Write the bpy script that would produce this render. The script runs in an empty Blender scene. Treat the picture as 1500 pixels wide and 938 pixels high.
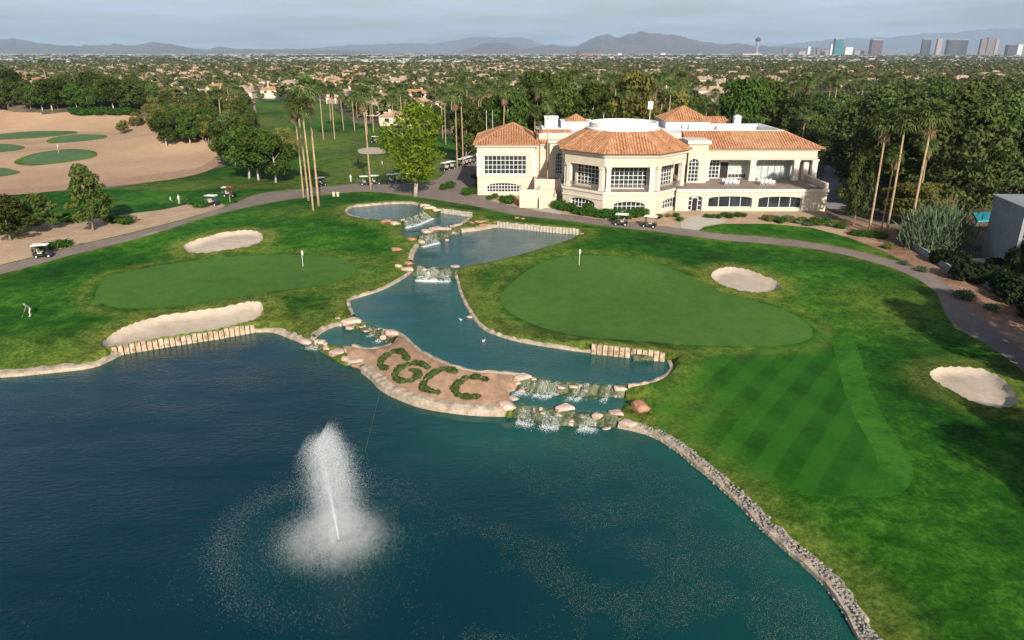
import bpy, bmesh, math, random
import numpy as np
from mathutils import Vector, Matrix, geometry, noise as mnoise
R = math.radians
rng = np.random.default_rng(7)
random.seed(7)
SC = bpy.context.scene
COL = SC.collection

# ------------------------------------------------------------------ camera geometry
FPX, CX, CY = 1050.0, 750.0, 469.0
CAMZ = 30.0
PITCH = math.atan(393 / FPX)
ST, CT = math.sin(PITCH), math.cos(PITCH)

def ray(px, py):
    px = np.asarray(px, float); py = np.asarray(py, float)
    a = (px - CX) / FPX; b = (CY - py) / FPX
    return np.stack([a, CT + b * ST, -ST + b * CT], -1)

def plane(px, py, z):
    d = ray(px, py)
    t = (z - CAMZ) / d[..., 2]
    return d[..., :2] * t[..., None]

def pxx(px, Y, z):
    """world X of picture column px at world depth Y, height z"""
    return (px - CX) / FPX * (Y * CT + (CAMZ - z) * ST)

def zat(py, Y):
    """height of picture row py at depth Y"""
    d = ray(CX, py)
    return CAMZ + d[2] / d[1] * Y

def project(x, y, z):
    zc = y * CT + (CAMZ - z) * ST
    yc = y * ST - (CAMZ - z) * CT
    return CX + FPX * x / zc, CY - FPX * yc / zc

def sstep(a, b, x):
    t = np.clip((x - a) / (b - a), 0, 1)
    return t * t * (3 - 2 * t)

def catmull(pts, n=5, closed=True):
    P = np.asarray(pts, float); m = len(P); out = []
    rngi = range(m if closed else m - 1)
    for i in rngi:
        if closed:
            p0, p1, p2, p3 = P[i - 1], P[i], P[(i + 1) % m], P[(i + 2) % m]
        else:
            p1, p2 = P[i], P[i + 1]
            p0 = P[i - 1] if i > 0 else 2 * p1 - p2
            p3 = P[i + 2] if i + 2 < m else 2 * p2 - p1
        for k in range(n):
            t = k / n
            out.append(0.5 * (2 * p1 + (p2 - p0) * t + (2 * p0 - 5 * p1 + 4 * p2 - p3) * t * t + (3 * p1 - p0 - 3 * p2 + p3) * t ** 3))
    if not closed:
        out.append(P[-1])
    return np.array(out)

def inpoly(x, y, poly):
    x = np.asarray(x, float); y = np.asarray(y, float)
    r = np.zeros(x.shape, bool)
    mn = poly.min(0); mx = poly.max(0)
    box = (x >= mn[0]) & (x <= mx[0]) & (y >= mn[1]) & (y <= mx[1])
    if not box.any():
        return r
    xs = x[box]; ys = y[box]; rr = np.zeros(xs.shape, bool)
    q = np.roll(poly, -1, 0)
    for (x0, y0), (x1, y1) in zip(poly, q):
        c = (y0 > ys) != (y1 > ys)
        if c.any():
            xi = (x1 - x0) * (ys - y0) / (y1 - y0 + 1e-12) + x0
            rr ^= c & (xs < xi)
    r[box] = rr
    return r

def dist_line(x, y, line, closed=True):
    x = np.asarray(x, float).ravel(); y = np.asarray(y, float).ravel()
    A = line if closed else line[:-1]
    B = np.roll(line, -1, 0) if closed else line[1:]
    best = np.full(x.shape, 1e18)
    for (ax, ay), (bx, by) in zip(A, B):
        dx, dy = bx - ax, by - ay
        L = dx * dx + dy * dy + 1e-12
        t = np.clip(((x - ax) * dx + (y - ay) * dy) / L, 0, 1)
        best = np.minimum(best, (x - ax - t * dx) ** 2 + (y - ay - t * dy) ** 2)
    return np.sqrt(best)

def offset_poly(P, w):
    """move a closed polygon outwards by w"""
    a = np.roll(P, 1, 0); b = np.roll(P, -1, 0)
    t = b - a; t /= np.linalg.norm(t, axis=1)[:, None] + 1e-9
    n = np.stack([t[:, 1], -t[:, 0]], 1)
    area = np.sum(P[:, 0] * b[:, 1] - b[:, 0] * P[:, 1])
    return P + n * (w if area > 0 else -w)

# ------------------------------------------------------------------ objects
def link(o, parent=None):
    COL.objects.link(o)
    if parent is not None:
        o.parent = parent
    return o

def tag(o, label=None, cat=None, group=None, kind=None):
    if label: o['label'] = label
    if cat: o['category'] = cat
    if group: o['group'] = group
    if kind: o['kind'] = kind
    return o

def thing(name, label, cat, loc=(0, 0, 0), rz=0.0, group=None):
    o = bpy.data.objects.new(name, None)
    o.empty_display_size = 0.3
    link(o); o.location = loc; o.rotation_euler = (0, 0, rz)
    return tag(o, label, cat, group)

def mesh_data(name, V, F, mats=(), midx=None, smooth=False):
    me = bpy.data.meshes.new(name)
    if isinstance(F, np.ndarray):
        V = np.asarray(V, np.float32); k = F.shape[1]
        me.vertices.add(len(V)); me.vertices.foreach_set('co', V.ravel())
        me.loops.add(F.size); me.loops.foreach_set('vertex_index', F.ravel().astype(np.int32))
        me.polygons.add(len(F))
        me.polygons.foreach_set('loop_start', np.arange(0, F.size, k, dtype=np.int32))
        me.polygons.foreach_set('loop_total', np.full(len(F), k, np.int32))
        me.update(calc_edges=True)
    else:
        me.from_pydata([tuple(map(float, v)) for v in V], [], F)
    for m in mats:
        me.materials.append(m)
    if midx is not None:
        me.polygons.foreach_set('material_index', np.asarray(midx, np.int32))
    me.polygons.foreach_set('use_smooth', np.full(len(me.polygons), smooth, bool))
    me.update()
    return me

def mobj(name, V, F, mat, parent=None, midx=None, smooth=False):
    mats = mat if isinstance(mat, (list, tuple)) else [mat]
    return link(bpy.data.objects.new(name, mesh_data(name, V, F, mats, midx, smooth)), parent)

def attr(o, name, vals):
    a = o.data.attributes.new(name, 'FLOAT', 'POINT')
    a.data.foreach_set('value', np.asarray(vals, np.float32))

class MB:
    """collects simple solids that become one mesh"""
    def __init__(s): s.v = []; s.f = []; s.m = []; s.cm = 0
    def add(s, V, F):
        n = len(s.v); s.v += [tuple(map(float, p)) for p in V]
        for f in F:
            s.f.append(tuple(i + n for i in f)); s.m.append(s.cm)
        return s
    def box(s, x0, x1, y0, y1, z0, z1, rz=0.0, c=None):
        P = [(x, y, z) for z in (z0, z1) for x, y in ((x0, y0), (x1, y0), (x1, y1), (x0, y1))]
        if rz:
            cx, cy = c if c else ((x0 + x1) / 2, (y0 + y1) / 2)
            ca, sa = math.cos(rz), math.sin(rz)
            P = [(cx + (x - cx) * ca - (y - cy) * sa, cy + (x - cx) * sa + (y - cy) * ca, z) for x, y, z in P]
        return s.add(P, [(3, 2, 1, 0), (4, 5, 6, 7), (0, 1, 5, 4), (1, 2, 6, 5), (2, 3, 7, 6), (3, 0, 4, 7)])
    def prism(s, poly, z0, z1, z1b=None):
        n = len(poly)
        V = [(x, y, z0) for x, y in poly] + [(x, y, z1) for x, y in poly]
        F = [tuple(range(n - 1, -1, -1)), tuple(range(n, 2 * n))]
        F += [(i, (i + 1) % n, n + (i + 1) % n, n + i) for i in range(n)]
        return s.add(V, F)
    def extr(s, prof, y0, y1, axis='y'):
        """profile in (x,z) pulled along y (or (y,z) along x)"""
        n = len(prof)
        if axis == 'y': V = [(a, y0, b) for a, b in prof] + [(a, y1, b) for a, b in prof]
        else: V = [(y0, a, b) for a, b in prof] + [(y1, a, b) for a, b in prof]
        F = [tuple(range(n)), tuple(range(2 * n - 1, n - 1, -1))]
        F += [(i, n + i, n + (i + 1) % n, (i + 1) % n) for i in range(n)]
        return s.add(V, F)
    def tube(s, pts, rads, n=8, cap=True):
        pts = [Vector(p) for p in pts]; V = []; F = []
        if not isinstance(rads, (list, tuple)): rads = [rads] * len(pts)
        for i, p in enumerate(pts):
            d = (pts[min(i + 1, len(pts) - 1)] - pts[max(i - 1, 0)]).normalized()
            u = d.cross(Vector((0, 0, 1)) if abs(d.z) < 0.9 else Vector((1, 0, 0))).normalized(); w = d.cross(u)
            for k in range(n):
                a = 2 * math.pi * k / n
                V.append(p + (u * math.cos(a) + w * math.sin(a)) * rads[i])
        for i in range(len(pts) - 1):
            for k in range(n):
                F.append((i * n + k, i * n + (k + 1) % n, (i + 1) * n + (k + 1) % n, (i + 1) * n + k))
        if cap:
            F.append(tuple(range(n - 1, -1, -1))); m = (len(pts) - 1) * n
            F.append(tuple(range(m, m + n)))
        return s.add(V, F)
    def build(s, name, mat, parent=None, smooth=False):
        mats = mat if isinstance(mat, (list, tuple)) else [mat]
        return link(bpy.data.objects.new(name, mesh_data(name, s.v, s.f, mats, s.m if len(mats) > 1 else None, smooth)), parent)

KIDS = {}
def kids(o):
    k = o.name
    if k not in KIDS:
        KIDS[k] = list(o.children)
    return KIDS[k]

def copy_tree(o, loc=None, rz=None, scale=None, label=None, group=None, parent=None):
    c = o.copy(); COL.objects.link(c)
    if parent is not None: c.parent = parent
    for ch in kids(o):
        copy_tree(ch, parent=c)
    if loc is not None: c.location = loc
    if rz is not None: c.rotation_euler = (c.rotation_euler[0], c.rotation_euler[1], rz)
    if scale is not None: c.scale = scale if isinstance(scale, (tuple, list)) else (scale,) * 3
    if label: c['label'] = label
    if group: c['group'] = group
    return c

class Stock:
    """first use moves the original, later uses copy it"""
    def __init__(s, root): s.root = root; s.used = False
    def put(s, loc, rz=0, scale=1, label=None, group=None):
        sc = scale if isinstance(scale, (tuple, list)) else (scale,) * 3
        if not s.used:
            s.used = True; kids(s.root); o = s.root
            for ch in kids(o): kids(ch)
            o.location = loc; o.rotation_euler = (0, 0, rz); o.scale = sc
            if label: o['label'] = label
            if group: o['group'] = group
            return o
        return copy_tree(s.root, loc, rz, sc, label, group)

# ------------------------------------------------------------------ materials
def ng(name):
    m = bpy.data.materials.new(name); m.use_nodes = True
    nt = m.node_tree; b = nt.nodes['Principled BSDF']
    return m, nt, b

def N(nt, t, **kw):
    n = nt.nodes.new(t)
    for k, v in kw.items():
        if k.startswith('i_'):
            key = k[2:].replace('_', ' ')
            n.inputs[key].default_value = v
        else: setattr(n, k, v)
    return n

def L(nt, a, b): nt.links.new(a, b)

def coord(nt, kind):
    if kind == 'world':
        return N(nt, 'ShaderNodeNewGeometry').outputs['Position']
    return N(nt, 'ShaderNodeTexCoord').outputs['Object']

def tex(nt, co, scale, detail=4, rough=0.6, stretch=None):
    if stretch:
        mp = N(nt, 'ShaderNodeMapping'); mp.inputs['Scale'].default_value = stretch
        L(nt, co, mp.inputs['Vector']); co = mp.outputs['Vector']
    n = N(nt, 'ShaderNodeTexNoise', i_Scale=scale, i_Detail=detail, i_Roughness=rough)
    L(nt, co, n.inputs['Vector'])
    return n.outputs['Fac']

def ramp(nt, fac, stops):
    r = N(nt, 'ShaderNodeValToRGB')
    el = r.color_ramp.elements
    while len(el) < len(stops): el.new(0.5)
    for e, (p, c) in zip(el, stops):
        e.position = p; e.color = (*c, 1) if len(c) == 3 else c
    L(nt, fac, r.inputs['Fac'])
    return r.outputs['Color']

def mixc(nt, fac, a, b, mode='MIX'):
    m = N(nt, 'ShaderNodeMix', data_type='RGBA', blend_type=mode)
    for s, v in ((0, fac), (6, a), (7, b)):
        if isinstance(v, (int, float)): m.inputs[s].default_value = v
        elif isinstance(v, tuple): m.inputs[s].default_value = (*v, 1) if len(v) == 3 else v
        else: L(nt, v, m.inputs[s])
    return m.outputs[2]

def math_(nt, op, a, b=None, clamp=False):
    m = N(nt, 'ShaderNodeMath', operation=op, use_clamp=clamp)
    for i, v in enumerate((a, b)):
        if v is None: continue
        if isinstance(v, (int, float)): m.inputs[i].default_value = v
        else: L(nt, v, m.inputs[i])
    return m.outputs[0]

def bump(nt, bsdf, h, strength=0.3, dist=0.05):
    b = N(nt, 'ShaderNodeBump', i_Strength=strength, i_Distance=dist)
    L(nt, h, b.inputs['Height']); L(nt, b.outputs['Normal'], bsdf.inputs['Normal'])

def noisy(name, c1, c2, scale=2.0, rough=0.8, bmp=0.0, bdist=0.03, kind='object', c3=None, metal=0, spec=0.3, fine=6.0, rnd=0.0):
    m, nt, b = ng(name)
    co = coord(nt, kind)
    f1 = tex(nt, co, scale, 5, 0.65); f2 = tex(nt, co, scale * fine, 3, 0.6)
    fac = math_(nt, 'ADD', math_(nt, 'MULTIPLY', f1, 0.65), math_(nt, 'MULTIPLY', f2, 0.35))
    stops = [(0.36, c1), (0.62, c2)] if c3 is None else [(0.34, c1), (0.5, c2), (0.66, c3)]
    c = ramp(nt, fac, stops)
    if rnd:
        oi = N(nt, 'ShaderNodeObjectInfo')
        hs = N(nt, 'ShaderNodeHueSaturation')
        L(nt, math_(nt, 'ADD', math_(nt, 'MULTIPLY', oi.outputs['Random'], rnd), 1 - rnd / 2), hs.inputs['Value'])
        L(nt, c, hs.inputs['Color']); c = hs.outputs['Color']
    L(nt, c, b.inputs['Base Color'])
    b.inputs['Roughness'].default_value = rough; b.inputs['Metallic'].default_value = metal
    b.inputs['Specular IOR Level'].default_value = spec
    if bmp: bump(nt, b, f2, bmp, bdist)
    return m

def leafmat(name, dark, light, scale=0.6, trans=0.25, rnd=0.5, kind='object', hue=0.03):
    m, nt, b = ng(name)
    nt.nodes.remove(b)
    out = nt.nodes['Material Output']
    co = coord(nt, kind)
    f = tex(nt, co, scale, 4, 0.7)
    c = ramp(nt, f, [(0.33, dark), (0.66, light)])
    oi = N(nt, 'ShaderNodeObjectInfo')
    hs = N(nt, 'ShaderNodeHueSaturation')
    L(nt, math_(nt, 'ADD', math_(nt, 'MULTIPLY', oi.outputs['Random'], rnd), 1 - rnd / 2), hs.inputs['Value'])
    L(nt, math_(nt, 'ADD', math_(nt, 'MULTIPLY', oi.outputs['Random'], hue), 0.5 - hue / 2), hs.inputs['Hue'])
    L(nt, c, hs.inputs['Color'])
    d = N(nt, 'ShaderNodeBsdfDiffuse'); t = N(nt, 'ShaderNodeBsdfTranslucent')
    L(nt, hs.outputs['Color'], d.inputs['Color']); L(nt, hs.outputs['Color'], t.inputs['Color'])
    mx = N(nt, 'ShaderNodeMixShader'); mx.inputs[0].default_value = trans
    L(nt, d.outputs[0], mx.inputs[1]); L(nt, t.outputs[0], mx.inputs[2])
    L(nt, mx.outputs[0], out.inputs['Surface'])
    return m

M = {}
def attr_node(nt, name):
    return N(nt, 'ShaderNodeAttribute', attribute_name=name).outputs['Fac']

def make_lawn(name, dark, mid, light, dry, stripes=None, fine=1.0):
    m, nt, b = ng(name)
    co = coord(nt, 'world')
    big = tex(nt, co, 0.06, 5, 0.6)
    med = tex(nt, co, 0.55, 5, 0.7)
    fin = tex(nt, co, 2.6, 5, 0.8)
    fac = math_(nt, 'ADD', math_(nt, 'ADD', math_(nt, 'MULTIPLY', big, 0.36), math_(nt, 'MULTIPLY', med, 0.34)), math_(nt, 'MULTIPLY', fin, 0.30))
    if fine < .7: fac = math_(nt, 'ADD', math_(nt, 'MULTIPLY', fac, .75), .125)
    c = ramp(nt, fac, [(0.42, dark), (0.50, mid), (0.59, light)])
    if stripes:
        (nx, ny, w), (mx_, my_, w2) = stripes
        for (a, bb, ww, amt) in ((nx, ny, w, 0.34), (mx_, my_, w2, 0.18)):
            dp = N(nt, 'ShaderNodeVectorMath', operation='DOT_PRODUCT'); dp.inputs[1].default_value = (a / ww, bb / ww, 0)
            L(nt, co, dp.inputs[0])
            wob = math_(nt, 'ADD', dp.outputs['Value'], math_(nt, 'MULTIPLY', med, 0.30))
            s = math_(nt, 'SINE', math_(nt, 'MULTIPLY', wob, math.pi))
            s = math_(nt, 'ADD', math_(nt, 'MULTIPLY', s, 3.0), 0.5, True)
            c = mixc(nt, math_(nt, 'MULTIPLY', s, amt), c, (light[0] * 1.8, light[1] * 1.65, light[2] * 1.6))
    if dry:
        a = attr_node(nt, 'dry')
        dn = ramp(nt, math_(nt, 'ADD', math_(nt, 'MULTIPLY', med, 0.6), math_(nt, 'MULTIPLY', fin, 0.4)), [(0.40, (0, 0, 0)), (0.60, (1, 1, 1))])
        f = math_(nt, 'MULTIPLY', a, math_(nt, 'ADD', math_(nt, 'MULTIPLY', dn, 0.75), 0.25), True)
        dc = ramp(nt, fin, [(0.35, dry[0]), (0.65, dry[1])])
        c = mixc(nt, f, c, dc)
    L(nt, c, b.inputs['Base Color'])
    b.inputs['Roughness'].default_value = 0.9; b.inputs['Specular IOR Level'].default_value = 0.12
    bump(nt, b, fin, 0.55 * fine, 0.10)
    return m

M['lawn'] = make_lawn('lawn_grass', (0.005, 0.034, 0.0015), (0.014, 0.082, 0.003), (0.060, 0.160, 0.012), ((0.10, 0.135, 0.014), (0.29, 0.25, 0.065)))
M['green'] = make_lawn('putting_green_turf', (0.042, 0.105, 0.016), (0.055, 0.128, 0.022), (0.078, 0.155, 0.030), None, None, 0.6)
M['fairway'] = make_lawn('fairway_turf', (0.006, 0.046, 0.002), (0.010, 0.066, 0.003), (0.018, 0.092, 0.006), ((0.07, 0.13, 0.013), (0.18, 0.20, 0.04)), ((0.806, -0.591, 1.60), (0.91, 0.413, 2.5)), 0.8)
M['fairway_edge'] = make_lawn('fairway_edge_turf', (0.015, 0.085, 0.005), (0.026, 0.120, 0.008), (0.050, 0.165, 0.014), None, None, 0.8)
M['farlawn'] = make_lawn('practice_turf', (0.055, 0.115, 0.050), (0.080, 0.145, 0.062), (0.105, 0.170, 0.075), None, None, 0.4)
M['sand'] = noisy('bunker_sand', (0.35, 0.28, 0.215), (0.46, 0.385, 0.31), 0.7, 0.95, 0.12, 0.03, 'world', fine=9)
M['desert'] = noisy('dry_sand', (0.33, 0.205, 0.12), (0.47, 0.315, 0.20), 0.035, 0.95, 0.35, 0.15, 'world', fine=40)
M['mulch'] = noisy('red_gravel', (0.24, 0.145, 0.088), (0.41, 0.265, 0.175), 1.2, 0.95, 0.6, 0.06, 'world', fine=10)
M['gravel'] = noisy('tan_gravel', (0.33, 0.225, 0.14), (0.46, 0.33, 0.22), 0.4, 0.95, 0.4, 0.05, 'world', fine=14)
M['soil'] = noisy('brown_soil', (0.13, 0.070, 0.040), (0.27, 0.155, 0.095), 0.18, 0.95, 0.5, 0.08, 'world', c3=(0.42, 0.28, 0.19), fine=12)
M['path'] = noisy('path_asphalt', (0.160, 0.125, 0.104), (0.228, 0.183, 0.155), 0.25, 0.9, 0.3, 0.02, 'world', fine=16)
M['parking'] = noisy('parking_asphalt', (0.20, 0.195, 0.20), (0.28, 0.27, 0.27), 0.2, 0.9, 0.2, 0.02, 'world')
M['concrete'] = noisy('pale_concrete', (0.38, 0.34, 0.29), (0.48, 0.43, 0.37), 0.8, 0.9, 0.2, 0.02, 'world')
M['bed'] = noisy('pond_bed_mud', (0.03, 0.05, 0.04), (0.06, 0.08, 0.05), 0.5, 0.95, 0, 0, 'world')
M['edge'] = noisy('edging_stone', (0.22, 0.175, 0.125), (0.50, 0.41, 0.32), 1.3, 0.9, 0.6, 0.08, 'world', fine=7)
M['rock_pink'] = noisy('pink_sandstone', (0.40, 0.26, 0.19), (0.66, 0.52, 0.43), 1.1, 0.9, 0.6, 0.08, rnd=0.35, fine=7)
M['rock_red'] = noisy('red_sandstone', (0.28, 0.13, 0.075), (0.46, 0.25, 0.16), 1.1, 0.9, 0.6, 0.08, rnd=0.3, fine=7)
M['rock_grey'] = noisy('grey_stone', (0.13, 0.115, 0.10), (0.40, 0.37, 0.335), 2.0, 0.9, 0.6, 0.06, 'world', fine=7)
M['moss'] = noisy('mossy_rock', (0.022, 0.032, 0.018), (0.075, 0.095, 0.035), 0.9, 0.55, 0.8, 0.15, 'world', c3=(0.20, 0.19, 0.145), fine=5, spec=0.5)
M['board'] = noisy('weathered_board', (0.15, 0.075, 0.035), (0.42, 0.31, 0.21), 1.5, 0.85, 0.3, 0.03, 'world', c3=(0.60, 0.53, 0.44), fine=2.5)
M['board_pale'] = noisy('pale_board', (0.28, 0.235, 0.18), (0.54, 0.49, 0.42), 1.4, 0.85, 0.3, 0.03, 'world', fine=3)
def ground_mat():
    m, nt, b = ng('valley_ground')
    co = coord(nt, 'world')
    a = tex(nt, co, 0.02, 6, 0.7); c_ = tex(nt, co, 0.11, 5, 0.7); d = tex(nt, co, 0.0016, 6, 0.65)
    f = math_(nt, 'ADD', math_(nt, 'MULTIPLY', a, 0.5), math_(nt, 'MULTIPLY', c_, 0.5))
    c = ramp(nt, f, [(0.36, (0.035, 0.045, 0.018)), (0.47, (0.10, 0.085, 0.05)), (0.56, (0.24, 0.18, 0.12)), (0.70, (0.42, 0.35, 0.28))])
    dd = ramp(nt, d, [(0.42, (0.06, 0.055, 0.045)), (0.6, (0.22, 0.19, 0.16))])
    c = mixc(nt, 0.35, c, dd)
    L(nt, c, b.inputs['Base Color']); b.inputs['Roughness'].default_value = 0.95; b.inputs['Specular IOR Level'].default_value = 0.1
    return m
M['ground'] = ground_mat()
def water_mat(name, deep, shallow, rip, rough=0.06, bs=0.35):
    m, nt, b = ng(name)
    co = coord(nt, 'world')
    s = attr_node(nt, 'shallow')
    n1 = tex(nt, co, 0.13, 4, 0.6)
    n0 = tex(nt, co, 1.8, 4, 0.75)
    s2 = math_(nt, 'MULTIPLY', s, math_(nt, 'ADD', math_(nt, 'MULTIPLY', n1, 1.1), 0.45), True)
    c = mixc(nt, s2, deep, shallow)
    c = mixc(nt, math_(nt, 'MULTIPLY', n0, 0.35), c, tuple(x * 0.35 for x in deep))
    L(nt, c, b.inputs['Base Color'])
    b.inputs['Roughness'].default_value = rough; b.inputs['IOR'].default_value = 1.33
    w1 = tex(nt, co, rip, 3, 0.6, (1.0, 1.9, 1.0)); w2 = tex(nt, co, rip * 4.2, 2, 0.5, (1.0, 1.6, 1.0))
    h = math_(nt, 'ADD', w1, math_(nt, 'MULTIPLY', w2, 0.35))
    h = math_(nt, 'MULTIPLY', h, math_(nt, 'MULTIPLY', math_(nt, 'SUBTRACT', tex(nt, co, 0.07, 3, .6, (1, 2.2, 1)), .30, True), 4.5))
    bump(nt, b, h, bs, 0.25)
    return m
M['lake'] = water_mat('lake_water', (0.0010, 0.025, 0.037), (0.007, 0.085, 0.064), 1.6, bs=0.24)
M['stream'] = water_mat('stream_water', (0.005, 0.072, 0.070), (0.020, 0.115, 0.095), 2.2, bs=0.22)
M['pool'] = water_mat('pool_water', (0.010, 0.082, 0.098), (0.050, 0.110, 0.095), 2.4, bs=0.22)
M['foam'] = noisy('white_water', (0.70, 0.76, 0.80), (0.88, 0.90, 0.92), 3, 0.5)
M['stucco'] = noisy('cream_stucco', (0.52, 0.435, 0.335), (0.61, 0.52, 0.41), 0.5, 0.9, 0.1, 0.01, 'world', fine=10)
M['trim'] = noisy('pale_trim', (0.60, 0.54, 0.455), (0.67, 0.61, 0.525), 0.8, 0.85, kind='world')
M['white'] = noisy('white_paint', (0.74, 0.74, 0.73), (0.82, 0.81, 0.79), 0.7, 0.6, kind='world')
M['flatroof'] = noisy('white_roof_coating', (0.60, 0.60, 0.60), (0.74, 0.74, 0.74), 0.3, 0.8, kind='world')
def tile_mat(name, a, b_, c_):
    m, nt, b = ng(name)
    co = coord(nt, 'world')
    f1 = tex(nt, co, 0.5, 4, 0.7); f2 = tex(nt, co, 3.2, 3, 0.75)
    fac = math_(nt, 'ADD', math_(nt, 'MULTIPLY', f1, 0.3), math_(nt, 'MULTIPLY', f2, 0.7))
    c = ramp(nt, fac, [(0.38, a), (0.5, b_), (0.62, c_)])
    sx = N(nt, 'ShaderNodeSeparateXYZ'); L(nt, co, sx.inputs[0])
    w = math_(nt, 'SINE', math_(nt, 'MULTIPLY', sx.outputs['Z'], 2 * math.pi / 0.17))
    L(nt, c, b.inputs['Base Color']); b.inputs['Roughness'].default_value = 0.85; b.inputs['Specular IOR Level'].default_value = 0.2
    bump(nt, b, w, 0.35, 0.03)
    return m
M['tile'] = tile_mat('clay_tile', (0.29, 0.135, 0.062), (0.43, 0.22, 0.11), (0.55, 0.345, 0.20))
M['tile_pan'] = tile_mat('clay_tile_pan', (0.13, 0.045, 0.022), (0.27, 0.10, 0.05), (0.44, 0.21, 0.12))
M['tile_pale'] = tile_mat('peach_tile', (0.34, 0.17, 0.10), (0.46, 0.27, 0.18), (0.54, 0.37, 0.27))
M['glass'] = noisy('dark_window_glass', (0.012, 0.017, 0.022), (0.035, 0.045, 0.05), 0.6, 0.06, kind='world', spec=0.6)
M['glass_blue'] = noisy('bluish_glass', (0.03, 0.05, 0.07), (0.07, 0.10, 0.13), 0.05, 0.25, kind='world', spec=0.4)
M['curtain'] = noisy('pale_curtain', (0.30, 0.36, 0.34), (0.50, 0.56, 0.53), 1.5, 0.7, kind='world')
M['terrace'] = noisy('terrace_paving', (0.20, 0.15, 0.125), (0.29, 0.225, 0.19), 0.6, 0.85, kind='world')
M['metal'] = noisy('wrought_metal', (0.20, 0.18, 0.16), (0.30, 0.27, 0.24), 2, 0.5, metal=0.3)
M['black'] = noisy('black_plastic', (0.008, 0.008, 0.009), (0.02, 0.02, 0.022), 4, 0.5)
M['rubber'] = noisy('tyre_rubber', (0.012, 0.012, 0.012), (0.028, 0.028, 0.028), 6, 0.85)
M['cartbody'] = noisy('dark_cart_paint', (0.012, 0.014, 0.018), (0.03, 0.033, 0.04), 2, 0.3, spec=0.5)
M['cartroof'] = noisy('white_cart_roof', (0.72, 0.71, 0.68), (0.82, 0.81, 0.78), 2, 0.5)
M['seat'] = noisy('beige_vinyl', (0.42, 0.37, 0.30), (0.52, 0.47, 0.39), 3, 0.6)
M['condo'] = noisy('grey_white_stucco', (0.20, 0.215, 0.23), (0.27, 0.285, 0.30), 0.5, 0.9, kind='world')
M['poolwater'] = noisy('swimming_pool_water', (0.03, 0.35, 0.48), (0.08, 0.48, 0.60), 0.5, 0.1, kind='world')
M['barkgrey'] = noisy('grey_bark', (0.14, 0.105, 0.075), (0.30, 0.24, 0.18), 2.5, 0.95, 0.5, 0.05)
M['palmbark'] = noisy('palm_bark', (0.24, 0.165, 0.09), (0.46, 0.34, 0.21), 2.2, 0.95, 0.6, 0.05)
M['barkpale'] = noisy('pale_bark', (0.34, 0.29, 0.24), (0.50, 0.44, 0.38), 2.5, 0.95)
M['pine'] = leafmat('pine_needles', (0.026, 0.048, 0.010), (0.125, 0.155, 0.038), 0.75, 0.25, 0.65, 0.05)
M['pine_dark'] = leafmat('dark_pine_needles', (0.026, 0.054, 0.015), (0.160, 0.200, 0.062), 0.75, 0.3, 0.75, 0.05)
M['broad'] = leafmat('broad_leaves', (0.024, 0.052, 0.010), (0.092, 0.135, 0.028), 0.75, 0.25, 0.65, 0.05)
M['ash'] = leafmat('light_green_leaves', (0.060, 0.115, 0.008), (0.24, 0.31, 0.026), 0.8, 0.4, 0.2)
M['olive'] = leafmat('olive_leaves', (0.080, 0.088, 0.020), (0.22, 0.21, 0.055), 0.8, 0.3)
M['palm'] = leafmat('palm_fronds', (0.045, 0.078, 0.022), (0.17, 0.22, 0.07), 0.9, 0.25, 0.4)
M['palmdead'] = noisy('dead_palm_fronds', (0.16, 0.10, 0.05), (0.30, 0.21, 0.12), 2, 0.95)
M['hedge'] = leafmat('hedge_leaves', (0.022, 0.070, 0.010), (0.080, 0.165, 0.028), 1.6, 0.2, 0.3)
M['darkbush'] = leafmat('dark_bush_leaves', (0.008, 0.016, 0.007), (0.038, 0.050, 0.022), 1.5, 0.2, 0.4)
M['letter'] = leafmat('letter_hedge_leaves', (0.022, 0.045, 0.012), (0.100, 0.150, 0.045), 2.5, 0.2, 0.15)
M['shrubgrey'] = leafmat('greyish_shrub_leaves', (0.045, 0.075, 0.040), (0.15, 0.20, 0.12), 1.5, 0.2, 0.3)
M['twig'] = noisy('dry_twigs', (0.22, 0.16, 0.11), (0.38, 0.30, 0.22), 3, 0.95)
M['farleaf'] = leafmat('distant_leaves', (0.040, 0.064, 0.018), (0.200, 0.205, 0.075), 0.055, 0.3, 0.0, 'world')
M['wallhouse'] = noisy('house_stucco', (0.50, 0.40, 0.30), (0.66, 0.56, 0.45), 0.3, 0.9, rnd=0.3)
M['wallfar'] = noisy('distant_stucco', (0.40, 0.32, 0.25), (0.64, 0.56, 0.48), 0.012, 0.9, kind='world', fine=3)
M['rooffar'] = noisy('distant_roof_tile', (0.30, 0.17, 0.11), (0.46, 0.34, 0.26), 0.015, 0.9, kind='world', fine=3)
M['whitefar'] = noisy('distant_white_roof', (0.14, 0.135, 0.13), (0.50, 0.48, 0.46), 0.02, 0.9, kind='world', fine=3)
M['mountain'] = noisy('desert_mountain', (0.05, 0.038, 0.033), (0.15, 0.11, 0.09), 0.0012, 0.95, 0, 0, 'world', fine=5)
M['skin'] = noisy('skin', (0.42, 0.26, 0.18), (0.48, 0.31, 0.22), 5, 0.6)
def flatm(name, c, rough=0.7, v=0.12): return noisy(name, tuple(x * (1 - v) for x in c), c, 6, rough)
M['cl_grey'] = flatm('grey_shirt', (0.16, 0.17, 0.19)); M['cl_white'] = flatm('white_cotton', (0.70, 0.70, 0.68))
M['cl_khaki'] = flatm('pale_khaki', (0.55, 0.48, 0.38)); M['cl_navy'] = flatm('navy_cloth', (0.02, 0.03, 0.07))
M['cl_red'] = flatm('red_cloth', (0.35, 0.04, 0.03)); M['cl_dark'] = flatm('dark_cloth', (0.03, 0.03, 0.035))
M['hair'] = flatm('dark_hair', (0.03, 0.02, 0.015))
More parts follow.
